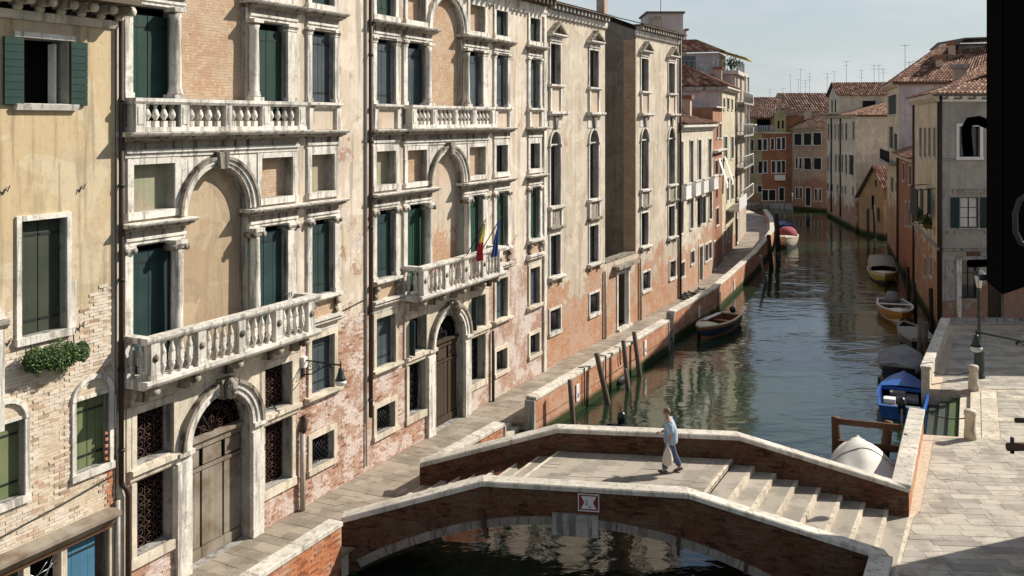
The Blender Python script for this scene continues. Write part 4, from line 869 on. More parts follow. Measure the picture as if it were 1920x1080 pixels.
mb = MB(); mb.mould(-6, -.3, [(-.02, 2.1), (.1, 2.1), (.14, 2.18), (.3, 2.3), (.3, 2.38), (-.02, 2.46)], 'door_grey'); mb.mould(-6, -.36, [(-.2, 2.0), (.06, 2.0), (.08, 2.09), (-.2, 2.09)], 'wood_rust'); mb.fb(-.42, -.3, -.3, .06, 0, 2.09, 'stone_warm'); mb.fb(-1.62, -1.48, -.25, .02, 0, 2.0, 'stone_warm'); mb.fb(-2.5, -2.36, -.25, .02, 0, 2.0, 'stone_warm'); mb.fb(-2.36, -1.62, -.24, -.02, 1.28, 1.38, 'stone_warm'); mb.build('shop_front', yh)
shutters(yh, -1.46, -.62, .02, 1.98, -.16, 'shutter_blue', 1, 4); shutters(yh, -3.4, -2.52, .02, 1.98, -.16, 'shutter_olive', 1, 4)
mb = MB()
for p, q in (((-2.34, 1.4), (-1.75, 1.95)), ((-2.3, 1.62), (-1.64, 1.7)), ((-2.1, 1.4), (-1.64, 1.85)), ((-2.34, 1.78), (-1.9, 1.42)), ((-1.95, 1.4), (-1.7, 1.97))): mb.tube([(p[0], .1, p[1]), (q[0], .1, q[1])], .008, 'steel', 4)
mb.build('fan_wires', yh)
yop2 = hole_free(yholes, .13)
mb = MB(); wall(mb, -6.5, -.22, 0, 13.2, yholes, 'yellow_wall', 'stone_grey', .48); mb.build('wall', yh); yb.build('room_darkness', yh)
mb = MB(); mb.fb(-6.5, -.22, -12, -11.9, 0, 13, 'shade_plaster'); mb.fb(-6.5, -6.4, -11.9, -.6, 0, 13, 'shade_plaster'); mb.build('rear_wall', yh)
def ymask(u, z):
    if z > 5.25 and u < -1.15 + .2 * noi(u, z, 2): lim = 6.45
    else: lim = 7.0 + .5 * noi(u, z, 1.2, 9) + (.4 if u > -.9 else 0)
    return z < lim and z > 2.5 and yop2(u, z) and not (min((u + .83) ** 2, (u + 2.91) ** 2) + ((z - 5.0) * 1.1) ** 2 < .36) and not (-2.8 < u < -1.15 and z > 6.4) and noi(u, z, .9, 2) > -.34
bricks(yh, 'brick_pale', -4.5, -.24, 2.5, 7.6, ymask, 0., 300, proud=.012, bl=.235, bh=.06)
bricks(yh, 'brick_raw', -.5, -.24, 2.5, 4.2, lambda u, z: True, .016, 25, proud=.004, bl=.12, bh=.06)
mb = MB(); mb.fb(-6.5, -.2, -12, .8, 13.5, 13.6, 'eave_wood'); mb.build('roof', yh)
for k in range(13): mb = MB(); u = -6.3 + .5 * k; mb.fb(u, u + .14, -.05, .5, 13.3, 13.49, 'stone_warm'); mb.tube([(u + .0, -.5, 13.38), (u + .14, -.5, 13.38)], .1, 'stone_warm', 8); mb.tube([(u, -.14, 13.27), (u + .14, -.14, 13.27)], .08, 'stone_warm', 8); mb.build('eave_bracket', yh)
mb = MB(); mb.mould(-6.5, -.2, [(-.02, 13.02), (.05, 13.02), (.09, 13.1), (.09, 13.2), (-.02, 13.2)], 'stone_warm'); mb.build('cornice', yh)
mb = MB(); mb.tube([(-.14, -.1, 2.9), (-.14, -.1, 13.4)], .058, 'pipe_brown', 10); mb.tube([(-.14, -.1, 2.9), (-.05, -.16, 2.75), (.0, -.16, 2.6), (.0, -.16, .0)], .062, 'pipe_brown', 8); [mb.tube([(-.14, -.1, z), (-.14, -.1, z + .07)], .075, 'iron', 10) for z in (3.6, 5.4, 7.4, 9.5, 11.4)]; mb.build('drainpipe', yh)
mb = MB(); mb.tube([(-.24, -.1, 0), (-.24, -.1, 2.55)], .055, 'pipe_pale', 10); mb.build('drainpipe', yh)
mb = MB(); mb.tube([(-4.5, -.03, 2.62), (-3, -.03, 2.8), (-1.6, -.03, 2.95), (-.3, -.03, 3.12)], .018, 'iron', 5); mb.build('wall_cable', yh)
for u, z in ((-2.9, 9.62), (-1.12, 9.55), (-2.8, 6.62), (-1.14, 6.6)):
    mb = MB(); mb.tube([(u - .09, -.03, z - .1), (u - .04, -.05, z + .02), (u + .02, -.05, z - .03), (u + .08, -.04, z + .08)], .014, 'iron', 5); mb.build('wall_anchor', yh)
mb = MB(); mb.fb(-3.6, -2.99, -.02, .12, 4.9, 6.9, 'stone'); mb.mould(-3.7, -2.93, [(-.02, 6.9), (.12, 6.9), (.2, 7.0), (.2, 7.08), (-.02, 7.1)], 'stone_dirty'); mb.fprism([(-3.66, 7.1), (-2.97, 7.1), (-3.3, 7.75)], -.02, .15, 'stone'); mb.build('wall_shrine', yh)
# hanging plant under the shuttered window
hp = thing('hanging_plant', 'bushy green plant in an iron rail basket under the olive shuttered window', 'plant', tuple(FA.W(-1.92, 5.95, .05)), FA.ang)
mb = MB(); mb.fb(-.6, .6, .02, .26, .0, .2, 'dark_frame'); mb.build('planter', hp)
mb = MB(); [mb.tube([(s, -.02, .62), (s, -.05, .1), (s, -.3, .02), (s, -.3, .3)], .014, 'iron', 5) for s in (-.45, .55)]; mb.tube([(-.65, -.3, .28), (.65, -.3, .28)], .012, 'iron', 5); mb.build('holder', hp)
mb = MB(); rnd = random.Random(3)
for k in range(6500):
    u = rnd.uniform(-.74, .74); e = (1 - (abs(u) / .8) ** 3) ** .6; a_ = rnd.uniform(0, 6.28); rr = rnd.random() ** .4; lump = 1 + .22 * math.sin(u * 9 + 1) + .12 * math.sin(u * 23)
    z = .2 - .06 * u + .29 * e * lump * rr * math.sin(a_); ww = .2 + .2 * e * rr * math.cos(a_) + .02
    if ww < .02: continue
    s = rnd.uniform(.014, .032); a, t = rnd.uniform(0, 6.28), rnd.uniform(-.9, .9); d = Vector((math.cos(a) * math.cos(t), math.sin(a) * math.cos(t), math.sin(t))); q = d.orthogonal().normalized(); c = Vector((u, -ww, z))
    mb.add([c - d * s, c + q * s * .55, c + d * s, c - q * s * .55], [(0, 1, 2, 3)], 'leaf_light' if rnd.random() < .25 else 'leaf')
o = mb.build('foliage', hp); o['kind'] = 'stuff'
# ------------------------------------------------------------------ tall plaster house (two wings and a court)
ph = thing('plaster_house', 'tall cream plaster house in two wings with pedimented windows and a recessed court', 'house', (*FB.o, 0), FB.ang)
h1_, h2_ = [], []; pb = Dark()
def bop(hh, a, b_, c, d, s=None): hh.append((a, b_, c, d) if s is None else (a, b_, c, d, s)); back(pb, a, b_, c, d, -.42)
def bwin(hh, a, b_, last):
    c = (a + b_) / 2; k = lambda mbx: mbx.build('window_surround', ph)
    bop(hh, a, b_, 3.98, 5.82); mb = MB(); frame(mb, a, b_, 3.98, 5.82, .1, -.02, .05, 'stone', False); k(mb)
    m2 = MB(); m2.mould(a - .22, b_ + .22, [(-.02, 3.8), (.12, 3.8), (.24, 3.9), (.24, 3.98), (-.02, 4.0)], 'stone'); [m2.fb(x - .06, x + .06, -.02, .14, 3.62, 3.8, 'stone_dirty') for x in (a + .02, b_ - .02)]; m2.build('sill', ph)
    mb = MB(); mb.fb(a + .02, a + (b_ - a) * .48, -.2, -.16, 4.0, 5.8, 'shutter_slate'); sh = mb.build('shutter', ph)
    pane(ph, a + (b_ - a) * .5, b_ - .02, 4.0, 5.8, -.22, 1, 3)
    m2 = MB(); m2.mould(a - .24, b_ + .24, [(-.02, 6.06), (.1, 6.06), (.22, 6.14), (.22, 6.22), (-.02, 6.24)], 'stone_dirty'); m2.fb(a - .12, a + .04, -.02, .12, 6.24, 6.98, 'stone'); m2.fb(b_ - .04, b_ + .12, -.02, .12, 6.24, 6.98, 'stone'); m2.fb(a + .04, b_ - .04, -.02, .06, 6.24, 6.98, 'stone_dirty'); m2.build('apron', ph)
    m2 = MB(); m2.mould(a - .22, b_ + .22, [(-.02, 6.98), (.14, 6.98), (.22, 7.04), (.22, 7.13), (-.02, 7.15)], 'stone'); m2.build('sill', ph)
    bop(hh, a, b_, 7.14, 10.5, 9.88); mb = MB(); mb.fb(a - .1, a, -.02, .06, 7.15, 9.9, 'stone'); mb.fb(b_, b_ + .1, -.02, .06, 7.15, 9.9, 'stone'); mb.ring(c, 9.9, (b_ - a) / 2, (b_ - a) / 2 + .1, -.02, .08, 'stone', n=14, kz=1.1); mb.fb(a - .16, a, -.02, .12, 9.82, 9.9, 'stone'); mb.fb(b_, b_ + .16, -.02, .12, 9.82, 9.9, 'stone'); mb.fb(a, b_, -.1, -.05, 9.86, 9.92, 'stone'); k(mb)
    m2 = MB(); m2.fprism([(c - .08, 10.6), (c + .08, 10.6), (c + .2, 11.2), (c - .2, 11.2)], -.02, .14, 'stone_dirty'); m2.fb(a - .14, b_ + .14, -.02, .03, 10.62, 11.2, 'stone'); m2.build('keystone', ph)
    pane(ph, a, b_, 7.15, 9.8, -.3, 2, 5)
    m2 = MB(); m2.mould(a - .36, b_ + .4, [(-.02, 11.2), (.2, 11.2), (.3, 11.28), (.3, 11.38), (-.02, 11.4)], 'stone'); m2.fb(a - .08, a + .06, -.02, .1, 11.4, 12.45, 'stone'); m2.fb(b_ - .06, b_ + .08, -.02, .1, 11.4, 12.45, 'stone'); m2.fb(a + .06, b_ - .06, -.02, .03, 11.4, 12.45, 'pink_fill'); m2.build('apron', ph)
    m2 = MB(); m2.mould(a - .2, b_ + .2, [(-.02, 12.46), (.12, 12.46), (.2, 12.52), (.2, 12.6), (-.02, 12.62)], 'stone'); m2.build('sill', ph)
    bop(hh, a, b_, 12.62, 14.42); mb = MB(); frame(mb, a, b_, 12.62, 14.42, .09, -.02, .06, 'stone', False); k(mb)
    m3 = MB(); m3.fb(a + .02, a + (b_ - a) * .46, -.26, -.22, 12.64, 14.4, 'shutter_black'); m3.build('shutter', ph); pane(ph, a + (b_ - a) * .48, b_, 12.62, 14.42, -.28, 1, 2)
    m2 = MB(); m2.mould(a - .12, b_ + .12, [(-.02, 14.53), (.1, 14.53), (.12, 14.6), (.08, 14.62), (.08, 14.7), (-.02, 14.72)], 'stone'); m2.mould(a - .3, b_ + .34, [(-.02, 14.73), (.16, 14.73), (.3, 14.8), (.3, 14.86), (-.02, 14.88)], 'stone'); m2.build('lintel', ph)
    m2 = MB(); A, B_, T = a - .3, b_ + .34, 15.4
    for s in (A, B_): m2.fprism([(s, 14.88), (s + (.16 if s == A else -.16), 14.88), (c, T - .12), (c, T)] if s == A else [(s, 14.88), (c, T), (c, T - .12), (s - .16, 14.88)], -.02, .3, 'stone_dirty')
    m2.fprism([(A + .18, 14.885), (B_ - .18, 14.885), (c, T - .14)], -.02, .06, 'stone_dirty'); m2.build('pediment', ph)
bwin(h1_, .42, 1.48, 0); bwin(h1_, 4.84, 5.96, 0); bwin(h2_, 12.1, 13.25, 0); bwin(h2_, 16.8, 17.95, 1)
for hh, a, b_ in ((h1_, .4, 1.5), (h1_, 4.9, 6.1), (h2_, 12.34, 13.6), (h2_, 17.05, 18.15)):
    bop(hh, a, b_, 1.5, 2.48); mb = MB(); frame(mb, a, b_, 1.5, 2.48, .1, -.02, .05, 'stone', True, .16); mb.build('window_surround', ph); grille(ph, a, b_, 1.5, 2.48, -.12, 'iron', False)
mb = MB(); wall(mb, -.02, 6.9, 0, 15.9, h1_, 'plaster_wall', 'stone_grey', .4); mb.build('wall', ph); mb = MB(); wall(mb, 11.3, 18.87, 0, 15.9, h2_, 'plaster_wall', 'stone_grey', .4); mb.build('wall', ph); pb.build('room_darkness', ph)
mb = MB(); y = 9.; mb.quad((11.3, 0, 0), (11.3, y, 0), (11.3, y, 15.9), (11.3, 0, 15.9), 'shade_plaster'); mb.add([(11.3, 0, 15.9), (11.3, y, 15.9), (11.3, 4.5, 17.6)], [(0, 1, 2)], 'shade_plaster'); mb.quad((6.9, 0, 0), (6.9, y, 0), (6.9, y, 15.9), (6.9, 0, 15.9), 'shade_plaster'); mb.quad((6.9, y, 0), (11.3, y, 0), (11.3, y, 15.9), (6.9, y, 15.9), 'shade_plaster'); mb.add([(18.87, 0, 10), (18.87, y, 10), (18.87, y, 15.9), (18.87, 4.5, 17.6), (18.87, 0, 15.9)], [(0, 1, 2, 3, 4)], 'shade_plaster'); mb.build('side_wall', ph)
mb = MB(); mb.box(11.29, 11.32, -.0, .7, 3.6, 15.4, 'brick_fill'); mb.build('brick_quoin', ph)
gh = []; bop(gh, 8.6, 10.1, .0, 2.92); mb = MB(); wall(mb, 6.9, 11.3, 0, 3.75, gh, 'plaster_wall', 'stone_grey', .22); mb.fb(6.9, 11.3, -.5, .04, 3.76, 3.84, 'stone_dirty'); mb.fb(7.9, 10.9, -.02, .4, 3.3, 3.45, 'stone_dirty'); mb.build('court_wall', ph)
mb = MB(); mb.fb(8.45, 8.6, -.02, .06, 0, 2.92, 'stone'); mb.fb(10.1, 10.3, -.02, .06, 0, 2.92, 'stone'); mb.fb(8.45, 10.3, -.02, .06, 2.92, 3.08, 'stone'); mb.fb(8.4, 10.35, -.1, .2, -.02, .12, 'stone'); mb.build('door_surround', ph)
mb = MB(); mb.box(10.04, 10.09, .0, .16, .1, 2.9, 'white_paint'); mb.build('door_leaf', ph)
for a, b_ in ((-.02, 6.95), (11.25, 18.9)):
    mb = MB(); mb.mould(a, b_, [(-.02, 15.62), (.1, 15.62), (.14, 15.74), (.14, 15.9), (-.02, 15.9)], 'stone'); mb.build('cornice', ph)
    n = int((b_ - a) / .42)
    for k in range(n): mb = MB(); u = a + .1 + k * .42; mb.fb(u, u + .15, -.02, .42, 15.92, 16.14, 'stone_grey'); mb.build('eave_bracket', ph)
    mb = MB(); mb.fb(a - .05, b_ + .05, -.1, .52, 16.15, 16.22, 'eave_wood'); mb.quad((a, -.55, 16.23), (b_, -.55, 16.23), (b_, 4.5, 17.6), (a, 4.5, 17.6), 'asphalt_roof'); mb.quad((a, 9, 16.23), (b_, 9, 16.23), (b_, 4.5, 17.6), (a, 4.5, 17.6), 'asphalt_roof'); mb.build('roof', ph)
for u, lo_ in ((6.72, 0), (11.84, 0)): mb = MB(); mb.tube([(u, -.1, 0), (u, -.1, 3.4)], .07, 'pipe_pale', 8); mb.build('drainpipe', ph)
mb = MB(); mb.tube([(18.8, -.12, .0), (18.8, -.12, 16)], .08, 'pipe_brown', 8); mb.build('drainpipe', ph)
for u, w_, d_, z0, z1, m in ((13.9, .5, .5, 16.4, 18.35, 'chimney'), (2.2, .6, .6, 16.8, 18.1, 'chimney')):
    mb = MB(); mb.fb(u, u + w_, -3.4, -3.4 + d_, z0, z1, m); mb.fb(u - .06, u + w_ + .06, -3.46, -3.34 + d_, z1, z1 + .1, 'stone_grey'); mb.build('chimney', ph)
# ------------------------------------------------------------------ low pale house with small balconies
lh = thing('pale_low_house', 'pale low house with tall slit windows and a row of small white balconies', 'house', (*FC.o, 0), FC.ang)
ch = []; cb = Dark()
def cop(a, b_, c, d): ch.append((a, b_, c, d)); back(cb, a, b_, c, d, -.42)
for a, b_ in ((.2, 1.1), (3.1, 4.1), (5.7, 6.7), (9.3, 10.3)):
    cop(a, b_, 6.3, 9.65); mb = MB(); frame(mb, a, b_, 6.3, 9.65, .1, -.02, .05, 'stone', False); mb.build('window_surround', lh)
    mb = MB(); mb.fb(a + .02, b_ - .02, -.2, -.16, 6.3, 9.6, 'board_pale'); mb.build('shutter', lh)
    mb = MB(); mb.mould(a - .35, b_ + .35, [(-.02, 6.0), (.4, 6.0), (.5, 6.1), (.5, 6.2), (-.02, 6.2)], 'stone'); bb = mb.build('balcony', lh)
    m2 = MB(); m2.fb(a - .3, b_ + .3, .42, .48, 6.2, 7.0, 'white_paint'); m2.fb(a - .3, a - .24, .0, .42, 6.2, 7.0, 'white_paint'); m2.fb(b_ + .24, b_ + .3, .0, .42, 6.2, 7.0, 'white_paint'); m2.fb(a - .34, b_ + .34, .38, .54, 7.0, 7.1, 'stone'); m2.build('parapet', bb)
for a, b_ in ((.15, 1.1), (3.2, 4.1), (6.2, 7.2), (9.5, 10.5)):
    cop(a, b_, 3.95, 5.77); mb = MB(); frame(mb, a, b_, 3.95, 5.77, .1, -.02, .05, 'stone'); mb.build('window_surround', lh); pane(lh, a, b_, 3.95, 5.77, -.25, 2, 3)
for a in (5.7, 7.3): mb = MB(); mb.fb(a, a + .5, .08, .14, 3.95, 5.77, 'shutter_black'); mb.build('shutter', lh)
for a, b_, c, d in ((3.4, 4.5, 1.63, 2.42), (.5, 1.5, 1.2, 2.1), (8.1, 9.1, 1.15, 2.3), (9.4, 10.4, 1.15, 2.3)): cop(a, b_, c, d); mb = MB(); frame(mb, a, b_, c, d, .1, -.02, .04, 'stone'); mb.build('window_surround', lh); pane(lh, a, b_, c, d, -.2, 2, 1)
cop(6.05, 7.2, .1, 2.4); mb = MB(); mb.fb(5.9, 6.05, -.02, .06, 0, 2.4, 'stone'); mb.fb(7.2, 7.35, -.02, .06, 0, 2.4, 'stone'); mb.fb(5.9, 7.35, -.02, .06, 2.4, 2.55, 'stone'); mb.build('door_surround', lh); mb = MB(); mb.fb(6.05, 7.2, -.3, -.25, .1, 2.4, 'door_grey'); mb.build('door_leaf', lh)
mb = MB(); wall(mb, 0, 11.1, 0, 10.4, ch, 'low_wall', 'stone_grey', .4); mb.build('wall', lh); cb.build('room_darkness', lh)
mb = MB(); mb.mould(-.02, 11.15, [(-.02, 10.3), (.1, 10.3), (.14, 10.45), (.34, 10.55), (.34, 10.72), (-.02, 10.74)], 'stone'); mb.build('cornice', lh)
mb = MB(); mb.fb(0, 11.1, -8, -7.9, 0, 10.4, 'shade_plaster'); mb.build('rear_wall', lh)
tiles(lh, (0, -.4, 10.75), (11.1, -.4, 10.75), (0, 4, 12.0), (11.1, 4, 12.0), 'tiles_old')
for u, y, z in ((8.9, 1.2, 12.5), (2.2, 2.6, 12.6)):
    mb = MB(); mb.box(u, u + .55, y, y + .5, 10.9, z, 'chimney'); mb.box(u - .15, u + .7, y - .15, y + .65, z, z + .25, 'terracotta'); mb.build('chimney', lh)
mb = MB(); mb.tube([(-.0, -.1, 0), (0, -.1, 10.6)], .07, 'pipe_brown', 8); mb.build('drainpipe', lh)
# ------------------------------------------------------------------ red house, cream yellow house, balcony block
def simple(name, label, fr_, u0, u1, z1, m, wins, depth=9, cat='house', frame_m='stone', z0=0, side=None, shut=None):
    t = thing(name, label, cat, (*fr_.o, 0), fr_.ang); hh = [q[:4] for q in wins]; mb = MB(); wall(mb, u0, u1, z0, z1, hh, m, m, .3)
    s = side or m
    for u in (u0, u1): mb.quad((u, 0, z0), (u, depth, z0), (u, depth, z1), (u, 0, z1), s)
    mb.quad((u0, depth, z0), (u1, depth, z0), (u1, depth, z1), (u0, depth, z1), s); mb.quad((u0, 0, z1), (u1, 0, z1), (u1, depth, z1), (u0, depth, z1), s); mb.build('wall', t); dk = Dark()
    for q in wins:
        a, b_, c, d = q[:4]; k = q[4] if len(q) > 4 else 'p'; back(dk, a, b_, c, d, -.28)
        mb = MB(); frame(mb, a, b_, c, d, .09, -.02, .04, frame_m); mb.build('window_surround', t)
        if k == 'p': pane(t, a, b_, c, d, -.18, 2, 2)
        elif k == 'o':
            pane(t, a, b_, c, d, -.18, 2, 2)
            for x0, x1 in ((a - (b_ - a) * .5, a - .05), (b_ + .05, b_ + (b_ - a) * .5)): mb = MB(); mb.fb(x0, x1, .05, .09, c, d, shut or 'shutter_black'); mb.build('shutter', t)
        elif k == 's': mb = MB(); mb.fb(a, b_, -.12, -.07, c, d, shut or 'shutter_green'); mb.build('shutter', t)
    if dk.v: dk.build('room_darkness', t)
    return t
uD = lambda px: FD.u(px)
def rD(x0, x1, y0, y1, fr_=FD, w=0): a, z1 = fr_.p(x0, y0, w); b_, z0 = fr_.p(x1, y1, w); return (a, b_, z0, z1)
a0, a1, a2, a3 = uD(1336.5), uD(1354), uD(1378.5), uD(1399)
rh = simple('red_house', 'narrow red and pink house squeezed beside the pale low house', FD, a0, a1, 11.9, 'red_house', [(*rD(1343, 1346, 234, 258), 'p'), (*rD(1349, 1352, 232, 258), 'p'), (*rD(1340, 1344, 302, 326), 's'), (*rD(1349, 1353, 300, 326), 's'), (*rD(1342, 1347, 392, 420), 'p'), (a0 + .5, a0 + 1.5, .1, 2.1, 's')], shut='shutter_bright')
mb = MB(); mb.mould(a0, a1, [(-.02, 8.6), (.3, 8.6), (.4, 8.7), (.4, 8.8), (-.02, 8.8)], 'stone'); mb.build('ledge', rh); mb = MB(); mb.mould(a0 - .05, a1 + .05, [(-.1, 11.9), (.3, 11.9), (.3, 12.0), (-.1, 12.05)], 'stone'); mb.build('cornice', rh)
for k, px in enumerate((1346, 1357)):
    u = uD(px); aw = thing('awning', 'white' + ' sun blind hanging out from a window of the ' + ('narrow red house' if k == 0 else 'cream yellow house'), 'awning', FD.W(u, 6.2, 0), FD.ang); mb = MB(); v = [(-.5, -.08, 1.9), (.5, -.08, 1.9), (.5, -.7, .0), (-.5, -.7, .0)]; mb.add(v + [(x, y - .03, z - .02) for x, y, z in v], [(0, 1, 2, 3), (7, 6, 5, 4), (0, 3, 7, 4), (1, 5, 6, 2), (2, 6, 7, 3), (0, 4, 5, 1)], 'canvas_white'); mb.quad((-.5, -.7, 0), (.5, -.7, 0), (.5, -.72, -.3), (-.5, -.72, -.3), 'canvas_white'); mb.build('canvas', aw)
yl2 = simple('cream_yellow_house', 'cream yellow house with dark shutters and a hipped red tile roof', FD, a1 + .02, a2, 13.5, 'yellow_house2', [(*rD(1356, 1359, 184, 205), 's'), (*rD(1363, 1367, 184, 205), 'p'), (*rD(1371, 1374, 186, 206), 's'), (*rD(1357, 1363, 257, 297), 's'), (*rD(1370, 1375, 257, 296), 's'), (*rD(1362, 1366, 335, 375), 's'), (*rD(1370, 1375, 332, 372), 's'), (a1 + 1, a1 + 2, .1, 2.2, 's'), (a1 + 4, a1 + 5, 1, 2.2, 'p')], 12, side='lilac_house', shut='shutter_slate')
mb = MB(); mb.mould(a1 - .1, a2 + .1, [(-.02, 13.3), (.2, 13.3), (.45, 13.5), (.45, 13.65), (-.02, 13.7)], 'stone'); mb.box(a1 - .3, a1 + .02, -.3, 12, 13.3, 13.62, 'stone_grey'); mb.build('cornice', yl2)
e, zz = a1, 13.66; mid = (a1 + a2) / 2
tiles(yl2, (a1 - .4, 12, zz), (a1 - .4, -.5, zz), (mid, 9, 15.9), (mid, 4.5, 15.9)); tiles(yl2, (a1 - .4, -.5, zz), (a2 + .4, -.5, zz), (mid, 4.5, 15.9), (mid + .1, 4.5, 15.9)); tiles(yl2, (a2 + .4, -.5, zz), (a2 + .4, 12, zz), (mid, 4.5, 15.9), (mid, 9, 15.9))
mb = MB(); mb.box(a2 - 1.6, a2 - 1.0, 1.0, 1.6, 13.7, 15.4, 'chimney'); mb.box(a2 - 1.7, a2 - .9, .9, 1.7, 15.4, 15.6, 'terracotta'); mb.build('chimney', yl2)
mb = MB(); mb.fb(a1 + 3.2, a2 - .1, .02, 1.0, 3.55, 3.7, 'stone'); mb.fb(a1 + 3.2, a2 - .1, .92, 1.0, 3.7, 4.6, 'white_paint'); mb.build('balcony', yl2)
mb = MB(); mb.tube([(a2 - .1, -.1, 0), (a2 - .1, -.1, 13.3)], .07, 'pipe_brown', 8); mb.build('drainpipe', yl2)
ap = simple('balcony_block', 'tall apartment block with stacked balconies and a roof terrace', FD, a2 + .02, a3, 15.0, 'apartment', [(a2 + .6, a2 + 1.8, z, z + 2.1, 'p') for z in (4.1, 7.0, 9.9, 12.8)] + [(a2 + 4.2, a2 + 5.4, z, z + 2.1, 'p') for z in (4.1, 7.0, 9.9, 12.8)] + [(a2 + 1, a2 + 2, .1, 2.2, 's')], 14, cat='apartments', side='lilac_house')
for z in (3.75, 6.65, 9.5, 12.4):
    mb = MB(); mb.fb(a2 + .2, a3 - .2, .02, .75, z, z + .16, 'stone_grey'); bb = mb.build('balcony', ap)
    mb = MB(); [mb.tube([(a2 + .25 + .35 * k, -.7, z + .16), (a2 + .25 + .35 * k, -.7, z + 1.1)], .016, 'stone_grey', 4) for k in range(int((a3 - a2 - .5) / .35) + 1)]; mb.tube([(a2 + .2, -.7, z + 1.1), (a3 - .2, -.7, z + 1.1)], .03, 'white_paint', 5); [mb.tube([(a2 + .25, -q, z + 1.1), (a2 + .25, -q, z + .16)], .016, 'stone_grey', 4) for q in (.2, .45)]; mb.tube([(a2 + .25, -.05, z + 1.1), (a2 + .25, -.7, z + 1.1)], .03, 'white_paint', 5); mb.build('railing', bb)
    m2 = MB(); m2.fb(a3 - .6, a3 - .25, .71, .75, z + .16, z + 1.05, 'white_paint'); m2.build('panel', bb)
mb = MB(); [mb.fb(u, u + .16, .55, .7, 3.9, 15.0, 'stone') for u in (a2 + 2.6, a2 + 5.8)]; mb.build('post', ap)
mb = MB(); mb.fb(a2 - .3, a3, -14, .3, 15.02, 15.35, 'lilac_house'); mb.build('terrace_slab', ap)
mb = MB(); mb.box(a2 + 1.0, a2 + 6.2, 1.5, 13, 15.36, 17.0, 'lilac_house'); mb.build('penthouse', ap)
mb = MB(); mb.box(a2 + .95, a2 + 1.0, 3.6, 7.2, 15.5, 16.75, 'glass'); mb.build('penthouse_window', ap)
tiles(ap, (a2 + .5, 13.4, 17.05), (a2 + .5, 1.0, 17.05), (a2 + 3.5, 11, 18.4), (a2 + 3.5, 4.0, 18.4)); tiles(ap, (a2 + .5, 1.0, 17.05), (a2 + 6.6, 1.0, 17.05), (a2 + 3.5, 4.0, 18.4), (a2 + 4.2, 4.0, 18.4))
mb = MB()
for k in range(30): y = -.2 + k * .42; mb.tube([(a2 - .2, y, 15.35), (a2 - .2, y, 16.25)], .025, 'steel', 4)
for k in range(14): u = a2 - .2 + k * .5; mb.tube([(u, -.2, 15.35), (u, -.2, 16.25)], .025, 'steel', 4)
mb.tube([(a2 - .2, -.2, 16.25), (a2 - .2, 12.2, 16.25)], .03, 'steel', 4); mb.tube([(a2 - .2, -.2, 16.25), (a2 + 6.3, -.2, 16.25)], .03, 'steel', 4); mb.build('terrace_railing', ap)
mb = MB()
v = [(a2 + .9, 2.2, 17.5), (a2 + 7.4, 2.2, 17.5), (a2 + 7.4, -.9, 16.5), (a2 + .9, -.9, 16.5)]; mb.add(v + [(x, y, z - .06) for x, y, z in v], [(0, 1, 2, 3), (7, 6, 5, 4), (0, 3, 7, 4), (1, 5, 6, 2), (2, 6, 7, 3), (0, 4, 5, 1)], 'awning_olive'); mb.build('terrace_awning', ap)
mb = MB(); rnd = random.Random(5)
for k in range(260): c = Vector((a2 + .6 + rnd.gauss(0, .5), .3 + rnd.gauss(0, .3), 16.0 + rnd.gauss(0, .3))); d = Vector((rnd.gauss(0, 1), rnd.gauss(0, 1), rnd.gauss(0, 1))).normalized(); q = d.orthogonal(); mb.add([c - d * .12, c + q * .06, c + d * .12, c - q * .06], [(0, 1, 2, 3)], 'leaf')
o = mb.build('terrace_plants', ap); o['kind'] = 'stuff'
mb = MB(); mb.fb(a2 + 1.2, a2 + 2.0, -.2, -.12, 5.0, 5.02, 'stone'); dsh = MB(); dsh.lathe(a2 + 2.0, -1.25, [(.02, 10.3), (.25, 10.36), (.42, 10.5), (.46, 10.62)], 'white_paint', 14); dsh.build('dish_aerial', ap)
# ------------------------------------------------------------------ grey corner house (front faces the camera, side along the canal)
FG = Fr((23.25, 52.1), (40, 52.1))
gy = thing('grey_corner_house', 'grey plaster corner house with white framed window and teal shutters on the right bank', 'house', (*FG.o, 0), 0)
gh_, gb = [], Dark()
def gop(r): gh_.append(r); back(gb, *r, -.42)
r1 = rD(1798, 1837, 237, 294, FG); r2 = rD(1800, 1834, 370, 427, FG); r3 = rD(1803, 1834, 489, 560, FG); r4 = rD(1852, 1882, 487, 604, FG)
gop(r1); gop(r2); gop(r3); gop(r4); gop((r1[0] + 3.6, r1[1] + 3.6, r1[2], r1[3])); gop((r2[0] + 3.6, r2[1] + 3.6, r2[2], r2[3]))
mb = MB(); wall(mb, 0, 16, 0, 12.2, gh_, 'corner_grey', 'stone_grey', .4); mb.build('wall', gy); gb.build('room_darkness', gy)
for r in (r1, (r1[0] + 3.6, r1[1] + 3.6, r1[2], r1[3])): mb = MB(); frame(mb, *r, .16, -.02, .06, 'white_paint'); mb.build('window_surround', gy); pane(gy, *r, -.2, 1, 2)
for r in (r2, (r2[0] + 3.6, r2[1] + 3.6, r2[2], r2[3])):
    mb = MB(); frame(mb, *r, .08, -.02, .05, 'stone_grey'); mb.build('window_surround', gy); pane(gy, *r, -.1, 2, 3, 'dark_frame', 'curtain'); 
    for s in (-1, 1): mb = MB(); x = r[0] - .52 if s < 0 else r[1] + .08; mb.fb(x, x + .44, .06, .1, r[2], r[3], 'shutter_teal'); sh = mb.build('shutter', gy); boards(sh, x, x + .44, r[2], r[3], .115, 3, 'shutter_teal', jit=.002)
pane(gy, *r3, -.25, 2, 3); mb = MB(); mb.fb(r4[0], r4[1], -.35, -.3, r4[2], r4[3], 'door_brown'); mb.build('door_leaf', gy)
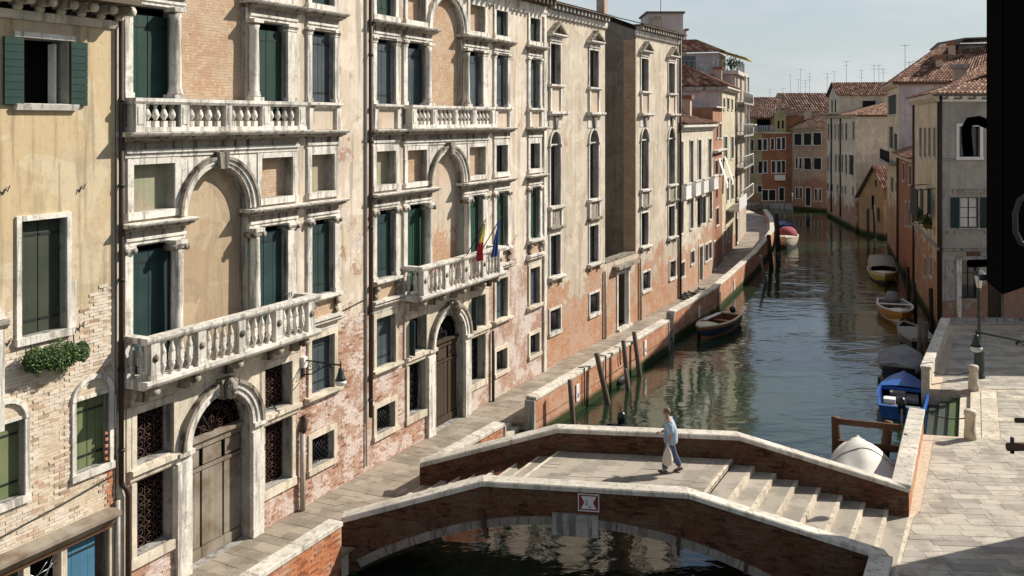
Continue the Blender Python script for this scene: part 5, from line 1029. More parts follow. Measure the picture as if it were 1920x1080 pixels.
mb = MB(); [mb.mould(.0, 16, [(-.02, z), (.07, z), (.07, z + .1), (-.02, z + .12)], 'stone_grey') for z in (FG.z(1800, 301), FG.z(1800, 437))]; mb.mould(0, 16, [(-.02, FG.z(1800, 470)), (.1, FG.z(1800, 470)), (.14, FG.z(1800, 466)), (-.02, FG.z(1800, 465))], 'stone_grey'); mb.build('string_course', gy)
mb = MB(); mb.mould(r2[0] - .4, r2[1] + .4, [(-.02, r2[3] + .2), (.06, r2[3] + .2), (.12, r2[3] + .36), (.12, r2[3] + .42), (-.02, r2[3] + .45)], 'stone_grey'); mb.build('lintel', gy)
mb = MB(); mb.fb(.85, 1.12, -.02, .08, 0, FG.z(1800, 487), 'stone'); mb.fb(.85, 3.6, -.02, .07, FG.z(1800, 487), FG.z(1800, 480), 'stone_grey'); mb.fb(0, .8, -.02, .05, 1.2, 3.4, 'stone_grey'); mb.build('pilaster', gy)
mb = MB(); mb.fb(-.1, 6, .0, .5, 0, .16, 'stone_grey'); mb.fb(.2, 5, .0, .3, .16, .3, 'stone_grey'); mb.build('plinth_step', gy)
mb = MB(); a, zt = FG.p(1812, 472); b_, zb = FG.p(1838, 482); mb.fb(a, b_, .0, .03, zb, zt, 'wood_rust'); mb.build('sign_board', gy)
mb = MB(); mb.fb(-.1, 16, -.1, .1, 12.0, 12.12, 'white_paint'); [mb.fb(.3 + .75 * k, .55 + .75 * k, -.02, .35, 12.12, 12.3, 'white_paint') for k in range(20)]; mb.fb(-.4, 16.2, -.1, .5, 12.31, 12.4, 'eave_wood'); mb.build('eave', gy)
mb = MB(); mb.tube([(-.02, -.1, .2), (-.02, -.1, 12.3)], .075, 'pipe_brown', 8); mb.build('drainpipe', gy)
tiles(gy, (-.5, -.55, 12.42), (16, -.55, 12.42), (6.2, 6.2, 14.9), (12, 6.2, 14.9)); 
FG2 = Fr((27.25, 65.), (23.25, 52.1)); al = FG2.ang
# its canal side, in the front frame
dx, dy = 4.0, 12.9; L2 = FG2.L
side = thing('cream_canal_front', 'cream plaster canal front of the corner house with dark shutters and leafy window boxes', 'house', (*FG2.o, 0), FG2.ang)
sh_, sb = [], Dark()
def sw(x0, x1, y0, y1, k):
    r = rD(x0, x1, y0, y1, FG2); sh_.append(r); back(sb, *r, -.32); mb = MB(); frame(mb, *r, .1, -.02, .05, 'stone_warm'); mb.build('window_surround', side)
    if k == 's': mb = MB(); mb.fb(r[0], r[1], -.14, -.1, r[2], r[3], 'shutter_black'); mb.build('shutter', side)
    else: pane(side, *r, -.2, 2, 3)
for x in (1725, 1733.5, 1742, 1751): sw(x, x + 4, 240, 294, 'p')
for x in (1726, 1740): sw(x, x + 7, 352, 405, 's')
for x in (1733, 1745): sw(x, x + 4, 480, 520, 'p')
mb = MB(); wall(mb, 0, L2, -1.5, 12.2, sh_, 'corner_cream', 'stone_grey', .3); mb.quad((0, 0, -1), (0, 5, -1), (0, 5, 12.2), (0, 0, 12.2), 'corner_cream'); mb.build('wall', side); sb.build('room_darkness', side)
mb = MB(); mb.mould(0, L2, [(-.02, 3.9), (.12, 3.9), (.2, 4.02), (-.02, 4.1)], 'stone_grey'); mb.build('string_course', side); mb = MB(); mb.mould(-.1, L2 + .1, [(-.02, 12.0), (.12, 12.0), (.4, 12.25), (.4, 12.38), (-.02, 12.4)], 'stone_warm'); mb.build('cornice', side)
for u in (.1, L2 - .15): mb = MB(); mb.tube([(u, -.08, -.3), (u, -.08, 12)], .07, 'pipe_brown', 8); mb.build('drainpipe', side)
mb = MB()
a, zt = FG2.p(1739, 386); b_, zb = FG2.p(1754, 425)
mb.fb(a, b_, .9, .96, zb + .4, zt + 1.2, 'shutter_black'); [mb.tube([(q, -.02, zt + 1.3), (q, -.95, zt + 1.2)], .03, 'iron', 5) for q in (a, b_)]; mb.build('sun_blind', side)
tiles(side, (-.2, -.5, 12.42), (L2 + .3, -.5, 12.42), (2, 6.5, 14.9), (L2 - 6.3, 6.5, 14.9))
mb = MB(); c = Fr((25, 56), (26, 56)); mb.box(6.5, 7.2, 1.5, 2.2, 12.6, 14.1, 'chimney'); mb.box(6.35, 7.35, 1.35, 2.35, 14.1, 14.35, 'stone_grey'); mb.build('chimney', side)
for u in (uD and FG2.u(1731), FG2.u(1746)):
    pt = thing('window_box_plant', 'leafy plant in a window box on the cream canal front, ' + ('farther one' if u < FG2.u(1738) else 'nearer one'), 'plant', FG2.W(u, FG2.z(1735, 415), .1), FG2.ang); mb = MB(); rnd = random.Random(int(u * 10))
    for k in range(260): cc = Vector((rnd.gauss(0, .35), -.15 + rnd.gauss(0, .12), .25 + rnd.gauss(0, .2))); d = Vector((rnd.gauss(0, 1), rnd.gauss(0, 1), rnd.gauss(0, 1))).normalized(); q = d.orthogonal(); mb.add([cc - d * .08, cc + q * .045, cc + d * .08, cc - q * .045], [(0, 1, 2, 3)], 'leaf')
    o = mb.build('foliage', pt); o['kind'] = 'stuff'; mb = MB(); mb.fb(-.45, .45, .02, .25, -.05, .15, 'terracotta'); mb.build('planter', pt)
# ------------------------------------------------------------------ red low house, lilac house, gable house, cream house
FR = Fr((31., 77.), (27.3, 65.05)); rl_ = simple('red_low_house', 'low brick red house on the right bank with a shallow tile roof', FR, 0, FR.L, 8.2, 'red_low_house', [(*rD(1693, 1697, 305, 340, FR), 'p'), (*rD(1705, 1710, 310, 348, FR), 's')] + [(*rD(x, x + 3, 378, 425, FR), 'p') for x in (1698, 1706, 1713)], 7, z0=-1.5, shut='door_brown')
mb = MB(); mb.mould(-.1, FR.L + .1, [(-.02, 8.0), (.15, 8.0), (.45, 8.2), (.45, 8.34), (-.02, 8.4)], 'stone_warm'); mb.build('cornice', rl_); tiles(rl_, (-.1, -.5, 8.35), (FR.L + .1, -.5, 8.35), (-.1, 5, 10.2), (FR.L + .1, 5, 10.2))
mb = MB(); mb.tube([(.15, -.1, -.4), (.15, -.1, 8)], .08, 'pipe_brown', 8); mb.build('drainpipe', rl_)
FL = Fr((34.6, 88.5), (31., 77.02)); li = simple('lilac_house', 'tall lilac grey house with big black shutters and a steep red tile roof', FL, 0, FL.L, 13.9, 'corner_cream', [(*rD(1665.5, 1681, 181, 214, FL), 's'), (*rD(1668, 1675, 237, 279, FL), 's'), (*rD(1676, 1683, 250, 283, FL), 's'), (*rD(1670, 1676, 330, 362, FL), 'p'), (*rD(1680, 1684, 342, 362, FL), 's')], 16, z0=-1.5, side='lilac_house', shut='shutter_black')
mb = MB(); mb.mould(-.1, FL.L + .1, [(-.02, 13.7), (.15, 13.7), (.5, 13.95), (.5, 14.05), (-.02, 14.1)], 'stone_warm'); mb.box(FL.L, FL.L + .25, -.4, 15, 13.85, 14.05, 'terracotta'); mb.build('cornice', li)
mb = MB(); mb.fb(.3, FL.L - .4, .02, .7, 7.3, 7.5, 'stone_grey'); [mb.tube([(.4 + .5 * k, -.65, 7.5), (.4 + .5 * k, -.65, 8.4)], .03, 'iron', 4) for k in range(int(FL.L * 2) - 1)]; mb.tube([(.3, -.65, 8.4), (FL.L - .4, -.65, 8.4)], .03, 'iron', 4); mb.build('balcony', li)
tiles(li, (FL.L + .4, -.5, 14.05), (FL.L + .4, 14, 14.05), (FL.L - 6, 4, 17.4), (FL.L - 6, 12, 17.4)); tiles(li, (-.2, -.5, 14.05), (FL.L + .4, -.5, 14.05), (2, 4, 17.4), (FL.L - 6, 4, 17.4))
for u, y, z in ((7.5, 4.2, 17.2), (5.6, 8, 18.6), (9.6, 3.0, 15.9)): mb = MB(); mb.box(u, u + .6, y, y + .5, 14.2, z, 'chimney'); mb.box(u - .12, u + .72, y - .12, y + .62, z, z + .35, 'terracotta'); mb.build('chimney', li)
dm_ = thing('roof_dormer', 'dark grey roof dormer with a white window behind the grey corner house', 'dormer', (37.2, 80., 14.6)); 
mb = MB(); mb.box(0, 4, 0, 4, 0, 2.6, 'shade_plaster'); mb.build('wall', dm_); mb = MB(); v = [(-.4, -.5, 2.5), (.3, -.5, 3.1), (4.6, -.5, 3.25), (4.6, 4.6, 3.25), (.3, 4.6, 3.1), (-.4, 4.6, 2.5)]; mb.add(v + [(x, y, z + .12) for x, y, z in v], [(5, 4, 3, 2, 1, 0), (6, 7, 8, 9, 10, 11)] + [(i, (i + 1) % 6, 6 + (i + 1) % 6, 6 + i) for i in range(6)], 'asphalt_roof'); mb.build('roof', dm_)
mb = MB(); mb.box(.5, 2.4, -.04, .02, .4, 1.9, 'white_paint'); f = mb.build('window', dm_); mb = MB(); [mb.box(x, x + .82, -.06, -.04, .5, 1.8, 'glass') for x in (.58, 1.5)]; mb.build('pane', f)
FH = Fr((35.85, 99.1), (36.8, 95.)); ghs = thing('gable_house', 'small old brick gable house on the right bank with a red tile roof', 'house', (*FH.o, 0), FH.ang); L = FH.L
hh = [(L * .52, L * .62, 2.0, 3.4), (L * .3, L * .42, -.2, 2.0), (L * .72, L * .84, .8, 2.2), (L * .66, L * .72, 4.3, 5.0)]
mb = MB(); wall(mb, 0, L, -1.5, 3.1, [h for h in hh if h[3] < 3.1], 'gable_house', 'stone_grey', .25); mb.fprism([(0, 3.1), (L, 3.1), (L, 4.35), (L * .66, 6.3)], -.3, 0, 'gable_house'); mb.quad((L, 0, -1.5), (L, 9, -1.5), (L, 9, 4.35), (L, 0, 4.35), 'gable_house'); mb.quad((0, 0, -1.5), (0, 9, -1.5), (0, 9, 3.1), (0, 0, 3.1), 'gable_house'); mb.build('wall', ghs)
for h in hh[1:3]: mb = MB(); mb.fb(h[0], h[1], -.2, -.15, h[2], h[3], 'door_brown'); mb.build('window', ghs)
for h in (hh[0], hh[3]): mb = MB(); frame(mb, *h, .05, -.01, .03, 'stone_grey'); mb.fb(h[0], h[1], -.0, .015, h[2], h[3], 'void'); mb.build('window', ghs)
tiles(ghs, (L + .3, -.4, 4.25), (L + .3, 9, 4.25), (L * .66, -.4, 6.4), (L * .66, 9, 6.4)); tiles(ghs, (-.3, -.4, 2.95), (-.3, 9, 2.95), (L * .66, -.4, 6.4), (L * .66, 9, 6.4), 'tiles_old')
FCm = Fr((38.7, 118.), (36.2, 101.)); uc = FCm.u
cw = [(*rD(x, x + wd, y0, y1, FCm), k) for x, wd, y0, y1, k in ((1552, 3, 232, 262, 's'), (1558, 3, 230, 262, 's'), (1565, 3, 233, 262, 'p'), (1571, 3, 233, 262, 'p'), (1578, 3, 232, 262, 'p'), (1585, 3.5, 231, 262, 's'), (1599, 3.5, 228, 262, 's'), (1551, 3, 293, 321, 's'), (1556, 3.4, 288, 322, 's'), (1566, 3, 289, 322, 's'), (1572, 3, 290, 323, 's'), (1578, 3, 290, 325, 's'), (1585, 3.6, 290, 326, 's'), (1592, 9, 290, 329, 's'), (1551, 3, 343, 359, 's'), (1557, 5, 344, 360, 's'), (1569, 3, 346, 361, 's'), (1578, 3, 348, 363, 's'), (1584, 3, 348, 364, 's'), (1598, 3.4, 349, 368, 's'))]
crm = simple('cream_house', 'tall cream house at the canal bend with many narrow dark windows', FCm, 0, FCm.L, 11.4, 'cream_house', cw, 15, z0=-1.5, shut='shutter_black')
mb = MB(); mb.mould(-.2, FCm.L + .2, [(-.02, 11.2), (.15, 11.2), (.4, 11.4), (.4, 11.5), (-.02, 11.55)], 'stone_warm'); mb.box(FCm.L, FCm.L + .2, -.3, 15, 11.35, 11.5, 'terracotta'); mb.build('cornice', crm)
tiles(crm, (-.2, -.5, 11.5), (FCm.L + .3, -.5, 11.5), (0, 5, 13.0), (FCm.L - 4.5, 5, 13.0)); tiles(crm, (FCm.L + .3, -.5, 11.5), (FCm.L + .3, 10, 11.5), (FCm.L - 4.5, 5, 13.0), (FCm.L - 4.5, 10, 13.0))
mb = MB(); ub0, ub1 = 1.5, 8.3; mb.fb(ub0, ub1, -15, .03, 11.4, 13.85, 'cream_house'); mb.fprism([(ub0, 13.85), (ub1, 13.85), ((ub0 + ub1) / 2, 15.3)], -.3, .03, 'cream_house'); mb.build('upper_storey', crm)
mb = MB(); mb.box(ub1, ub1 + .05, 2.5, 3.9, 12.2, 13.2, 'shutter_black'); mb.fb(3.4, 4.0, .03, .05, 11.9, 13.4, 'void'); mb.fb(5.6, 6.2, .03, .05, 11.9, 13.4, 'void'); mb.build('window', crm)
tiles(crm, (ub1 + .3, -.4, 13.8), (ub1 + .3, 15, 13.8), ((ub0 + ub1) / 2, -.4, 15.4), ((ub0 + ub1) / 2, 15, 15.4)); tiles(crm, (ub0 - .3, -.4, 13.8), (ub0 - .3, 15, 13.8), ((ub0 + ub1) / 2, -.4, 15.4), ((ub0 + ub1) / 2, 15, 15.4), 'tiles_old')
for px in (1560, 1577): mb = MB(); u = uc(px); mb.tube([(u, -.1, 0), (u, -.1, 11.2)], .09, 'pipe_brown', 6); mb.build('drainpipe', crm)
# ------------------------------------------------------------------ far end of the canal
FP = Fr((36.9, 126.), (39.9, 122.)); fp = lambda x0, x1, y0, y1, k: (*rD(x0, x1, y0, y1, FP), k)
fk = simple('pinkish_house', 'pinkish brown house closing the canal with three rows of shuttered windows', FP, 0, FP.L + .6, 10.0, 'far_pink', [fp(1489.5, 1503, 251, 272, 's'), fp(1507, 1521, 250, 272, 's'), fp(1525, 1540, 249, 272, 's'), fp(1492, 1496, 296, 316, 'p'), fp(1499, 1503, 296, 316, 'p'), fp(1508, 1521, 296, 318, 's'), fp(1526, 1540, 296, 318, 's'), fp(1492, 1496, 351, 372, 'p'), fp(1500, 1504, 351, 372, 'p'), fp(1511, 1520, 352, 386, 's'), fp(1528, 1532, 354, 377, 'p'), fp(1536, 1540, 354, 377, 'p')], 12, z0=-1.5, shut='shutter_black')
tiles(fk, (-.4, -.5, 9.95), (FP.L + 1, -.5, 9.95), (1.5, 6, 12.6), (FP.L + 1, 6, 12.9), 'tiles_old'); mb = MB(); mb.mould(-.2, FP.L + .6, [(-.02, 9.7), (.3, 9.85), (.3, 10), (-.02, 10)], 'stone_warm'); mb.build('cornice', fk)
FO = Fr((33.4, 128.2), (37.2, 127.4)); fo = lambda x0, x1, y0, y1, k: (*rD(x0, x1, y0, y1, FO), k)
fo_ = simple('orange_house', 'dark orange house at the canal end with paired white framed windows', FO, FO.u(1429), FO.L - .05, 9.35, 'far_orange', [fo(1431, 1438, 261, 281, 'p'), fo(1445.5, 1451, 260, 280, 'p'), fo(1457, 1463.5, 259, 280, 'p'), fo(1466, 1472, 258, 280, 'p'), fo(1432, 1438, 302, 324, 'p'), fo(1447, 1453, 302, 324, 'p'), fo(1457, 1464, 302, 324, 'p'), fo(1466, 1472, 301, 324, 'p'), fo(1429.5, 1440, 356, 376, 's'), fo(1442, 1454, 356, 376, 's'), fo(1461, 1470, 352, 376, 's')], 12, frame_m='white_paint', z0=-1.5, shut='shutter_black')
mb = MB(); u0, u1 = FO.u(1452), FO.u(1474); z0, z1 = 9.36, FO.z(1463, 218); mb.fb(u0, u1, -6, .02, z0, z1, 'far_yellow'); mb.fprism([(u0, z1), (u1, z1), ((u0 + u1) / 2, z1 + .9)], -6, .02, 'far_yellow'); dr = mb.build('dormer', fo_); m2 = MB(); [m2.fb(FO.u(x), FO.u(x + 3.4), .02, .05, FO.z(1460, 241), FO.z(1460, 226), 'void') for x in (1458, 1466)]; m2.build('window', dr)
mb = MB(); mb.fb(FO.u(1452), FO.u(1472), .02, .5, FO.z(1460, 338), FO.z(1460, 328), 'white_paint'); mb.build('balcony', fo_); mb = MB(); mb.mould(FO.u(1416), FO.L, [(-.02, 9.1), (.25, 9.25), (.25, 9.4), (-.02, 9.4)], 'stone_warm'); mb.build('cornice', fo_)
tiles(fo_, (FO.u(1474), -.3, 11.8), (FO.L + .8, -.3, 11.6), (FO.u(1474), 5, 12.6), (FO.L + .8, 5, 12.5), 'tiles_old'); mb = MB(); mb.fb(FO.u(1474), FO.L + 3, -7, -.3, 9.36, 11.6, 'far_orange'); mb.build('upper_storey', fo_); mb = MB(); mb.fb(FO.u(1508), FO.u(1521), -.25, .3, 9.4, 12.1, 'chimney'); mb.build('chimney', fo_)
fy = simple('mustard_house', 'mustard yellow house half hidden by the balcony block at the canal end', FO, FO.u(1385), FO.u(1429) - .02, 9.35, 'far_yellow', [fo(1408, 1413, 262, 282, 'p'), fo(1421, 1428, 261, 282, 's'), fo(1408, 1413, 306, 326, 'p'), fo(1422, 1429, 303, 325, 's'), fo(1421, 1428, 348, 360, 'p')], 12, z0=-1.5, shut='shutter_black')
mb = MB(); mb.fb(FO.u(1410), FO.u(1450), -3, -2.8, 9.36, 11.3, 'far_yellow'); mb.fb(FO.u(1421), FO.u(1446), -2.8, -2.75, 9.6, 11.1, 'void'); mb.build('loggia', fy); mb = MB(); [mb.tube([(FO.u(1414) + .22 * k, .1, 9.4), (FO.u(1414) + .22 * k, .1, 10.3)], .05, 'white_paint', 4) for k in range(12)]; mb.build('railing', fy)
tiles(fy, (FO.u(1400), .8, 11.3), (FO.u(1453), .8, 11.3), (FO.u(1400), 7, 13.2), (FO.u(1462), 7, 13.2), 'tiles_old')
FF = Fr((29, 142), (48, 142))
for nm, lb, x0, x1, y0, yr, m, dy in (('rear_roof_house', 'long low tile roof rising behind the mustard house', 1412, 1482, 205, 184, 'far_grey', 0), ('rear_gable_house', 'grey gabled house with skylights in its old tile roof behind the pinkish house', 1478, 1570, 210, 176, 'far_grey', 3)):
    fr_ = Fr((29, 142 + dy), (48, 142 + dy)); a, b_ = fr_.u(x0), fr_.u(x1); z0, zr = fr_.z(x0, y0), fr_.z(x0, yr); t = thing(nm, lb, 'house', (*fr_.o, 0), fr_.ang); mb = MB(); mb.fb(a, b_, -12, 0, 0, z0, m); mb.build('wall', t)
    tiles(t, (a - .2, -.3, z0), (b_ + .2, -.3, z0), (a - .2, 5.5, zr + .25), (b_ + .2, 5.5, zr + .25), 'tiles_old', rl=.8, cw=.4)
    if dy:
        mb = MB(); mb.add([(a - .22, -.2, z0), (a - .22, 5.4, zr + .2), (a - .22, 11, z0)], [(0, 1, 2)], m); mb.build('gable', t)
        for x, y, wd in ((1504, 188, .5), (1516, 193, .8), (1545, 187, 1.0), (1556, 187, .8)): f_ = (210 - y) / 34; mb = MB(); u = fr_.u(x); yy, zz_ = 5.8 * f_, z0 + (zr - z0) * f_; mb.add([(u, yy, zz_ + .3), (u + wd, yy, zz_ + .3), (u + wd, yy + .8, zz_ + .62), (u, yy + .8, zz_ + .62), (u, yy, zz_), (u + wd, yy, zz_), (u + wd, yy + .8, zz_ + .2), (u, yy + .8, zz_ + .2)], [(0, 1, 2, 3), (0, 4, 5, 1), (1, 5, 6, 2), (3, 2, 6, 7), (0, 3, 7, 4)], 'steel'); mb.build('skylight', t)
# quay at the canal end and a block of houses to close the view
mb = MB(); mb.prism([(24, 121), (31, 124), (33.4, 128.1), (36.9, 126.2), (36.9, 135), (20, 135)], -2, -.01, 'stone_grey'); tag(mb.build('far_quay'), kind='structure')
mb = MB(); mb.box(-300, 500, 190, 400, -2.2, 0, 'stone_grey'); mb.box(60, 500, 60, 400, -2.2, 0, 'stone_grey'); mb.box(-300, -40, -50, 400, -2.2, -.02, 'stone_grey'); tag(mb.build('city_ground'), kind='structure')
# ------------------------------------------------------------------ neighbours just outside the frame that shade the pavement
sd = Vector((.926, .378)); K = Vector((14.25, 25.65)); nb = Vector((.378, -.926))
q0, q1, q2, q3 = K, K + sd * 9, K + sd * 9 + nb * 14, K + nb * 14
oh = thing('neighbour_house', 'house on the right just outside the view whose shadow falls over the bridge foot', 'house', (K.x, K.y, 0)); mb = MB(); mb.prism([(p.x - K.x, p.y - K.y) for p in (q0, q1, q2, q3)], 0, 15, 'our_house'); mb.build('wall', oh); mb = MB(); mb.prism([(p.x - K.x, p.y - K.y) for p in (q0, q1, q2, q3)], 15.01, 15.3, 'terracotta'); mb.build('roof', oh)
oh2 = thing('square_house', 'house on the far right side of the square whose shadow falls across the pavement', 'house', (34, 48.6, 0)); mb = MB(); mb.box(0, 22, 0, 3.4, 0, 14, 'our_house'); mb.build('wall', oh2); mb = MB(); mb.box(-.0, 22.3, -.0, 3.4, 14.01, 14.2, 'terracotta'); mb.build('roof', oh2)

rt_ = thing('roof_tower', 'stepped lilac grey roof tower rising behind the terrace of the balcony block', 'tower', (13.0, 92, 0)); mb = MB(); mb.box(0, 3.4, 0, 5, 0, 21.2, 'lilac_house'); mb.box(3.4, 3.75, .2, 5, 0, 19.6, 'lilac_house'); mb.build('wall', rt_); mb = MB(); mb.box(-.15, 3.55, -.2, 5.2, 21.2, 21.4, 'eave_wood'); mb.build('roof', rt_); mb = MB(); mb.box(3.56, 3.95, -.1, 5.2, 19.6, 19.75, 'eave_wood'); mb.build('lower_roof', rt_); mb = MB(); mb.tube([(1.4, 1, 21.4), (1.4, 1, 24.5)], .03, 'aerial_grey', 5); mb.build('aerial_pole', rt_); mb = MB(); mb.box(.35, 1.0, -1.2, -.5, 0, 20.6, 'chimney'); mb.box(.2, 1.15, -1.35, -.4, 20.6, 20.8, 'stone_grey'); mb.build('chimney', rt_)
# ------------------------------------------------------------------ boats
def boat(name, label, x, y, rz, L, B, H, hull, inner, trim='white_paint', stripe=None, sub=.28, transom=.75, deck=.32, cover=None, bow=1.15, deckm=None):
    """bow towards +x; floats on the water at z=-.5"""
    t = thing(name, label, 'boat', (x, y, WZ), rz); n = 24; S = []
    for i in range(n + 1):
        f = i / n; wd = B / 2 * (transom + (1 - transom) * min(1, f / .35)) if f < .35 else B / 2 * max(.0, 1 - ((f - .35) / .65) ** 2.2) ** .8
        sh = H * (1 + .0 * f + (bow - 1) * f * f * 1.6 + .05 * (1 - f) ** 2); ke = -sub + (sub + sh * .55) * max(0, (f - .72) / .28) ** 2
        S.append((L * (f - .5), max(wd, .012), sh, ke))
    def strip(rows, m, closed=False, smooth=True):
        mb = MB(); k = len(rows[0]); mb.add([p for r in rows for p in r], [(i * k + j, i * k + j + 1, (i + 1) * k + j + 1, (i + 1) * k + j) for i in range(len(rows) - 1) for j in range(k - 1)], m, smooth); return mb
    sec = lambda x, w_, h, k, s=1: [(x, w_ * a, k + (h - k) * b_) for a, b_ in ((-1, 1), (-.97, .72), (-.86, .42), (-.55, .12), (0, 0), (.55, .12), (.86, .42), (.97, .72), (1, 1))]
    mb = strip([sec(*s) for s in S], hull); mb.add(sec(*S[0]), [tuple(range(9))], hull); hl = mb.build('hull', t)
    if stripe:
        mb = strip([[(s[0], s[1] * 1.012, s[2] - .17), (s[0], s[1] * 1.016, s[2] - .04)] for s in S], stripe); mb2 = strip([[(s[0], -s[1] * 1.012, s[2] - .17), (s[0], -s[1] * 1.016, s[2] - .04)] for s in S], stripe); mb.add(mb2.v, mb2.f, stripe); mb.build('stripe', t)
    g = .085; mb = MB()
    for s in (1, -1):
        rows = [[(q[0], s * (q[1] + .02), q[2] - .04), (q[0], s * (q[1] + .02), q[2] + .03), (q[0], s * max(0, q[1] - g), q[2] + .03), (q[0], s * max(0, q[1] - g), q[2] - .04)] for q in S]; r = strip(rows, trim, smooth=False); mb.add(r.v, r.f, trim)
    mb.box(S[0][0] - .03, S[0][0] + .08, -S[0][1], S[0][1], S[0][2] - .05, S[0][2] + .03, trim); mb.build('gunwale', t)
    mb = strip([[(q[0], a * max(0, q[1] - g), z) for a, z in ((-1, q[2]), (-.9, .05 - sub * .3), (.9, .05 - sub * .3), (1, q[2]))] for q in S[:-1]], inner, smooth=False); mb.add([(S[0][0] + .01, a * (S[0][1] - .05), z) for a, z in ((-1, S[0][2]), (-.9, -.03), (.9, -.03), (1, S[0][2]))], [(0, 1, 2, 3)], inner); mb.build('cockpit', t)
    if deck:
        i0 = int(n * (1 - deck)); rows = [[(q[0], a * max(0, q[1] - .02), q[2] + .035 + .07 * (1 - a * a)) for a in (-1, -.5, 0, .5, 1)] for q in S[i0:]]; mb = strip(rows, deckm or trim); q = S[i0]; mb.add([(q[0], -q[1] + .05, q[2] + .03), (q[0], q[1] - .05, q[2] + .03), (q[0], q[1] - .05, q[2] - .12), (q[0], -q[1] + .05, q[2] - .12)], [(0, 1, 2, 3)], deckm or trim); mb.build('foredeck', t)
    if cover:
        m, peak, px = cover; rows = []
        for i, q in enumerate(S):
            f = i / n; r = peak * math.exp(-((f - px) / .3) ** 2) + .04; row = []
            for a in [-1 + .125 * k for k in range(17)]:
                wr = .03 * math.sin(9 * f + 5 * a) * (1 - abs(a)) + .015 * math.sin(31 * f + 4 * a) * (1 - a * a) + .05 * noise.noise(Vector((f * 5, a * 3, L))) * (1 - a * a) + .02 * noise.noise(Vector((f * 17, a * 5, L))); row.append((q[0], a * (q[1] + .05), q[2] + .03 + r * (1 - abs(a) ** 1.7) + wr))
            rows.append([(q[0], -(q[1] + .06), q[2] - .22)] + row + [(q[0], q[1] + .06, q[2] - .22)])
        mb = strip(rows, m); mb.add(rows[0], [tuple(range(len(rows[0])))], m); mb.build('canvas_cover', t)
        if peak > .4:
            mb = MB(); k = rows[10]; mb.tube([(p[0], p[1] * 1.004, p[2] + .01) for p in k], .012, 'canvas_grey', 4); mb.build('cover_rope', t)
    return t, S
def bench(t, S, i, m, w_=.26, dz=-.14):
    q = S[i]; mb = MB(); mb.box(q[0] - w_ / 2, q[0] + w_ / 2, -q[1] + .06, q[1] - .06, q[2] + dz - .03, q[2] + dz, m); mb.build('bench', t)
def outboard(t, S, tilt=0., m='boat_black'):
    x, z = S[0][0] - .18, S[0][2]; mb = MB(); mb.lathe(0, 0, [(.06, .0), (.15, .04), (.17, .2), (.15, .36), (.07, .44), (.02, .45)], m, 12); o = mb.build('outboard_motor', t, (x, 0, z + .02)); o.rotation_euler = (0, tilt, 0); m2 = MB(); m2.box(-.05, .05, -.04, .04, -.75, 0, 'steel'); m2.box(-.1, .16, -.03, .03, -.72, -.66, 'rubber'); m2.lathe(.0, 0, [(.04, -.9), (.09, -.8), (.05, -.7)], 'rubber', 8); m2.build('shaft', o); m3 = MB(); m3.box(.05, .2, -.12, .12, -.25, .02, 'rubber'); m3.build('clamp', o)
def at(px, py, z=WZ): return gp(px, py, z)
A = FA.ang
x, y = at(1342, 622); t, S = boat('motor_boat', 'dark wooden motor boat with white gunwales and varnished inside moored at the quay wall', x, y, FB.ang + R(180) - R(6), 5.0, 1.6, .58, 'boat_navy', 'mahogany', 'boat_cream', 'mahogany', deck=.28); bench(t, S, 7, 'mahogany'); bench(t, S, 13, 'mahogany'); outboard(t, S, R(35))
mb = MB(); mb.box(-2.1, .2, -.74, -.5, .6, .64, 'white_paint'); mb.build('side_deck', t)
x, y = at(1693, 752); t, S = boat('blue_boat', 'bright blue open boat with a small motor beside the right landing steps', x, y, R(67), 5.4, 1.95, .44, 'boat_blue', 'boat_deep', 'boat_blue', None, deck=.42, deckm='boat_blue', transom=.86); outboard(t, S, 0.)
bench(t, S, 3, 'canvas_grey', .5); mb = MB(); mb.box(S[5][0] - .2, S[5][0] + .25, .25, .7, .1, .5, 'white_paint'); mb.build('cool_box', t); mb = MB(); mb.box(-.7, .3, -.6, .3, .12, .26, 'canvas_grey'); mb.box(-.2, .4, -.1, .5, .26, .38, 'cloth'); mb.build('tarpaulin', t)
x, y = at(1606, 892); t, S = boat('covered_boat', 'boat under a taut white canvas cover tied up beside the bridge', x, y - .5, R(74), 4.4, 1.9, .55, 'boat_cream', 'dim', 'white_paint', None, deck=0, cover=('canvas_white', .62, .5))
x, y = at(1690, 694); t, S = boat('tarped_boat', 'black boat under a dark grey tarpaulin between the blue boat and the weathered skiff', x, y, R(64), 3.8, 1.9, .6, 'boat_black', 'dim', 'canvas_grey', None, deck=0, cover=('canvas_grey', .32, .5))
x, y = at(1712, 640); t, S = boat('weathered_skiff', 'weathered grey flat wooden skiff covered by loose boards', x, y, R(80), 4.4, 1.55, .5, 'boat_black', 'dim', 'board_pale', None, deck=0)
for k in range(15): q = S[2 + k]; mb = MB(); w_ = q[1] - .03; mb.box(q[0] - .085, q[0] + .085, -w_, w_, q[2] + .03, q[2] + .06 + .01 * (k % 2), 'board_pale'); mb.build('deck_board', t)
x, y = at(1680, 592); t, S = boat('orange_boat', 'white rimmed orange boat with grey seats and a white bench', x, y, R(-104), 5.0, 2.0, .54, 'boat_orange', 'boat_cream', 'white_paint', None, deck=.2, bow=1.2); bench(t, S, 9, 'white_paint', .3, .02); bench(t, S, 3, 'canvas_grey', .7); mb = MB(); mb.lathe(0, 0, [(.42, 0), (.45, .3), (.3, .62), (.02, .68)], 'canvas_grey', 12); mb.build('seat_hump', t, (S[4][0], 0, .5))
x, y = at(1655, 522); t, S = boat('canopy_boat', 'yellowish white boat with a grey canvas canopy farther up the right bank', x, y, R(-108), 6.0, 2.1, .62, 'boat_yellow', 'dim', 'boat_cream', 'boat_cream', deck=.25)
mb = MB(); rows = []; 
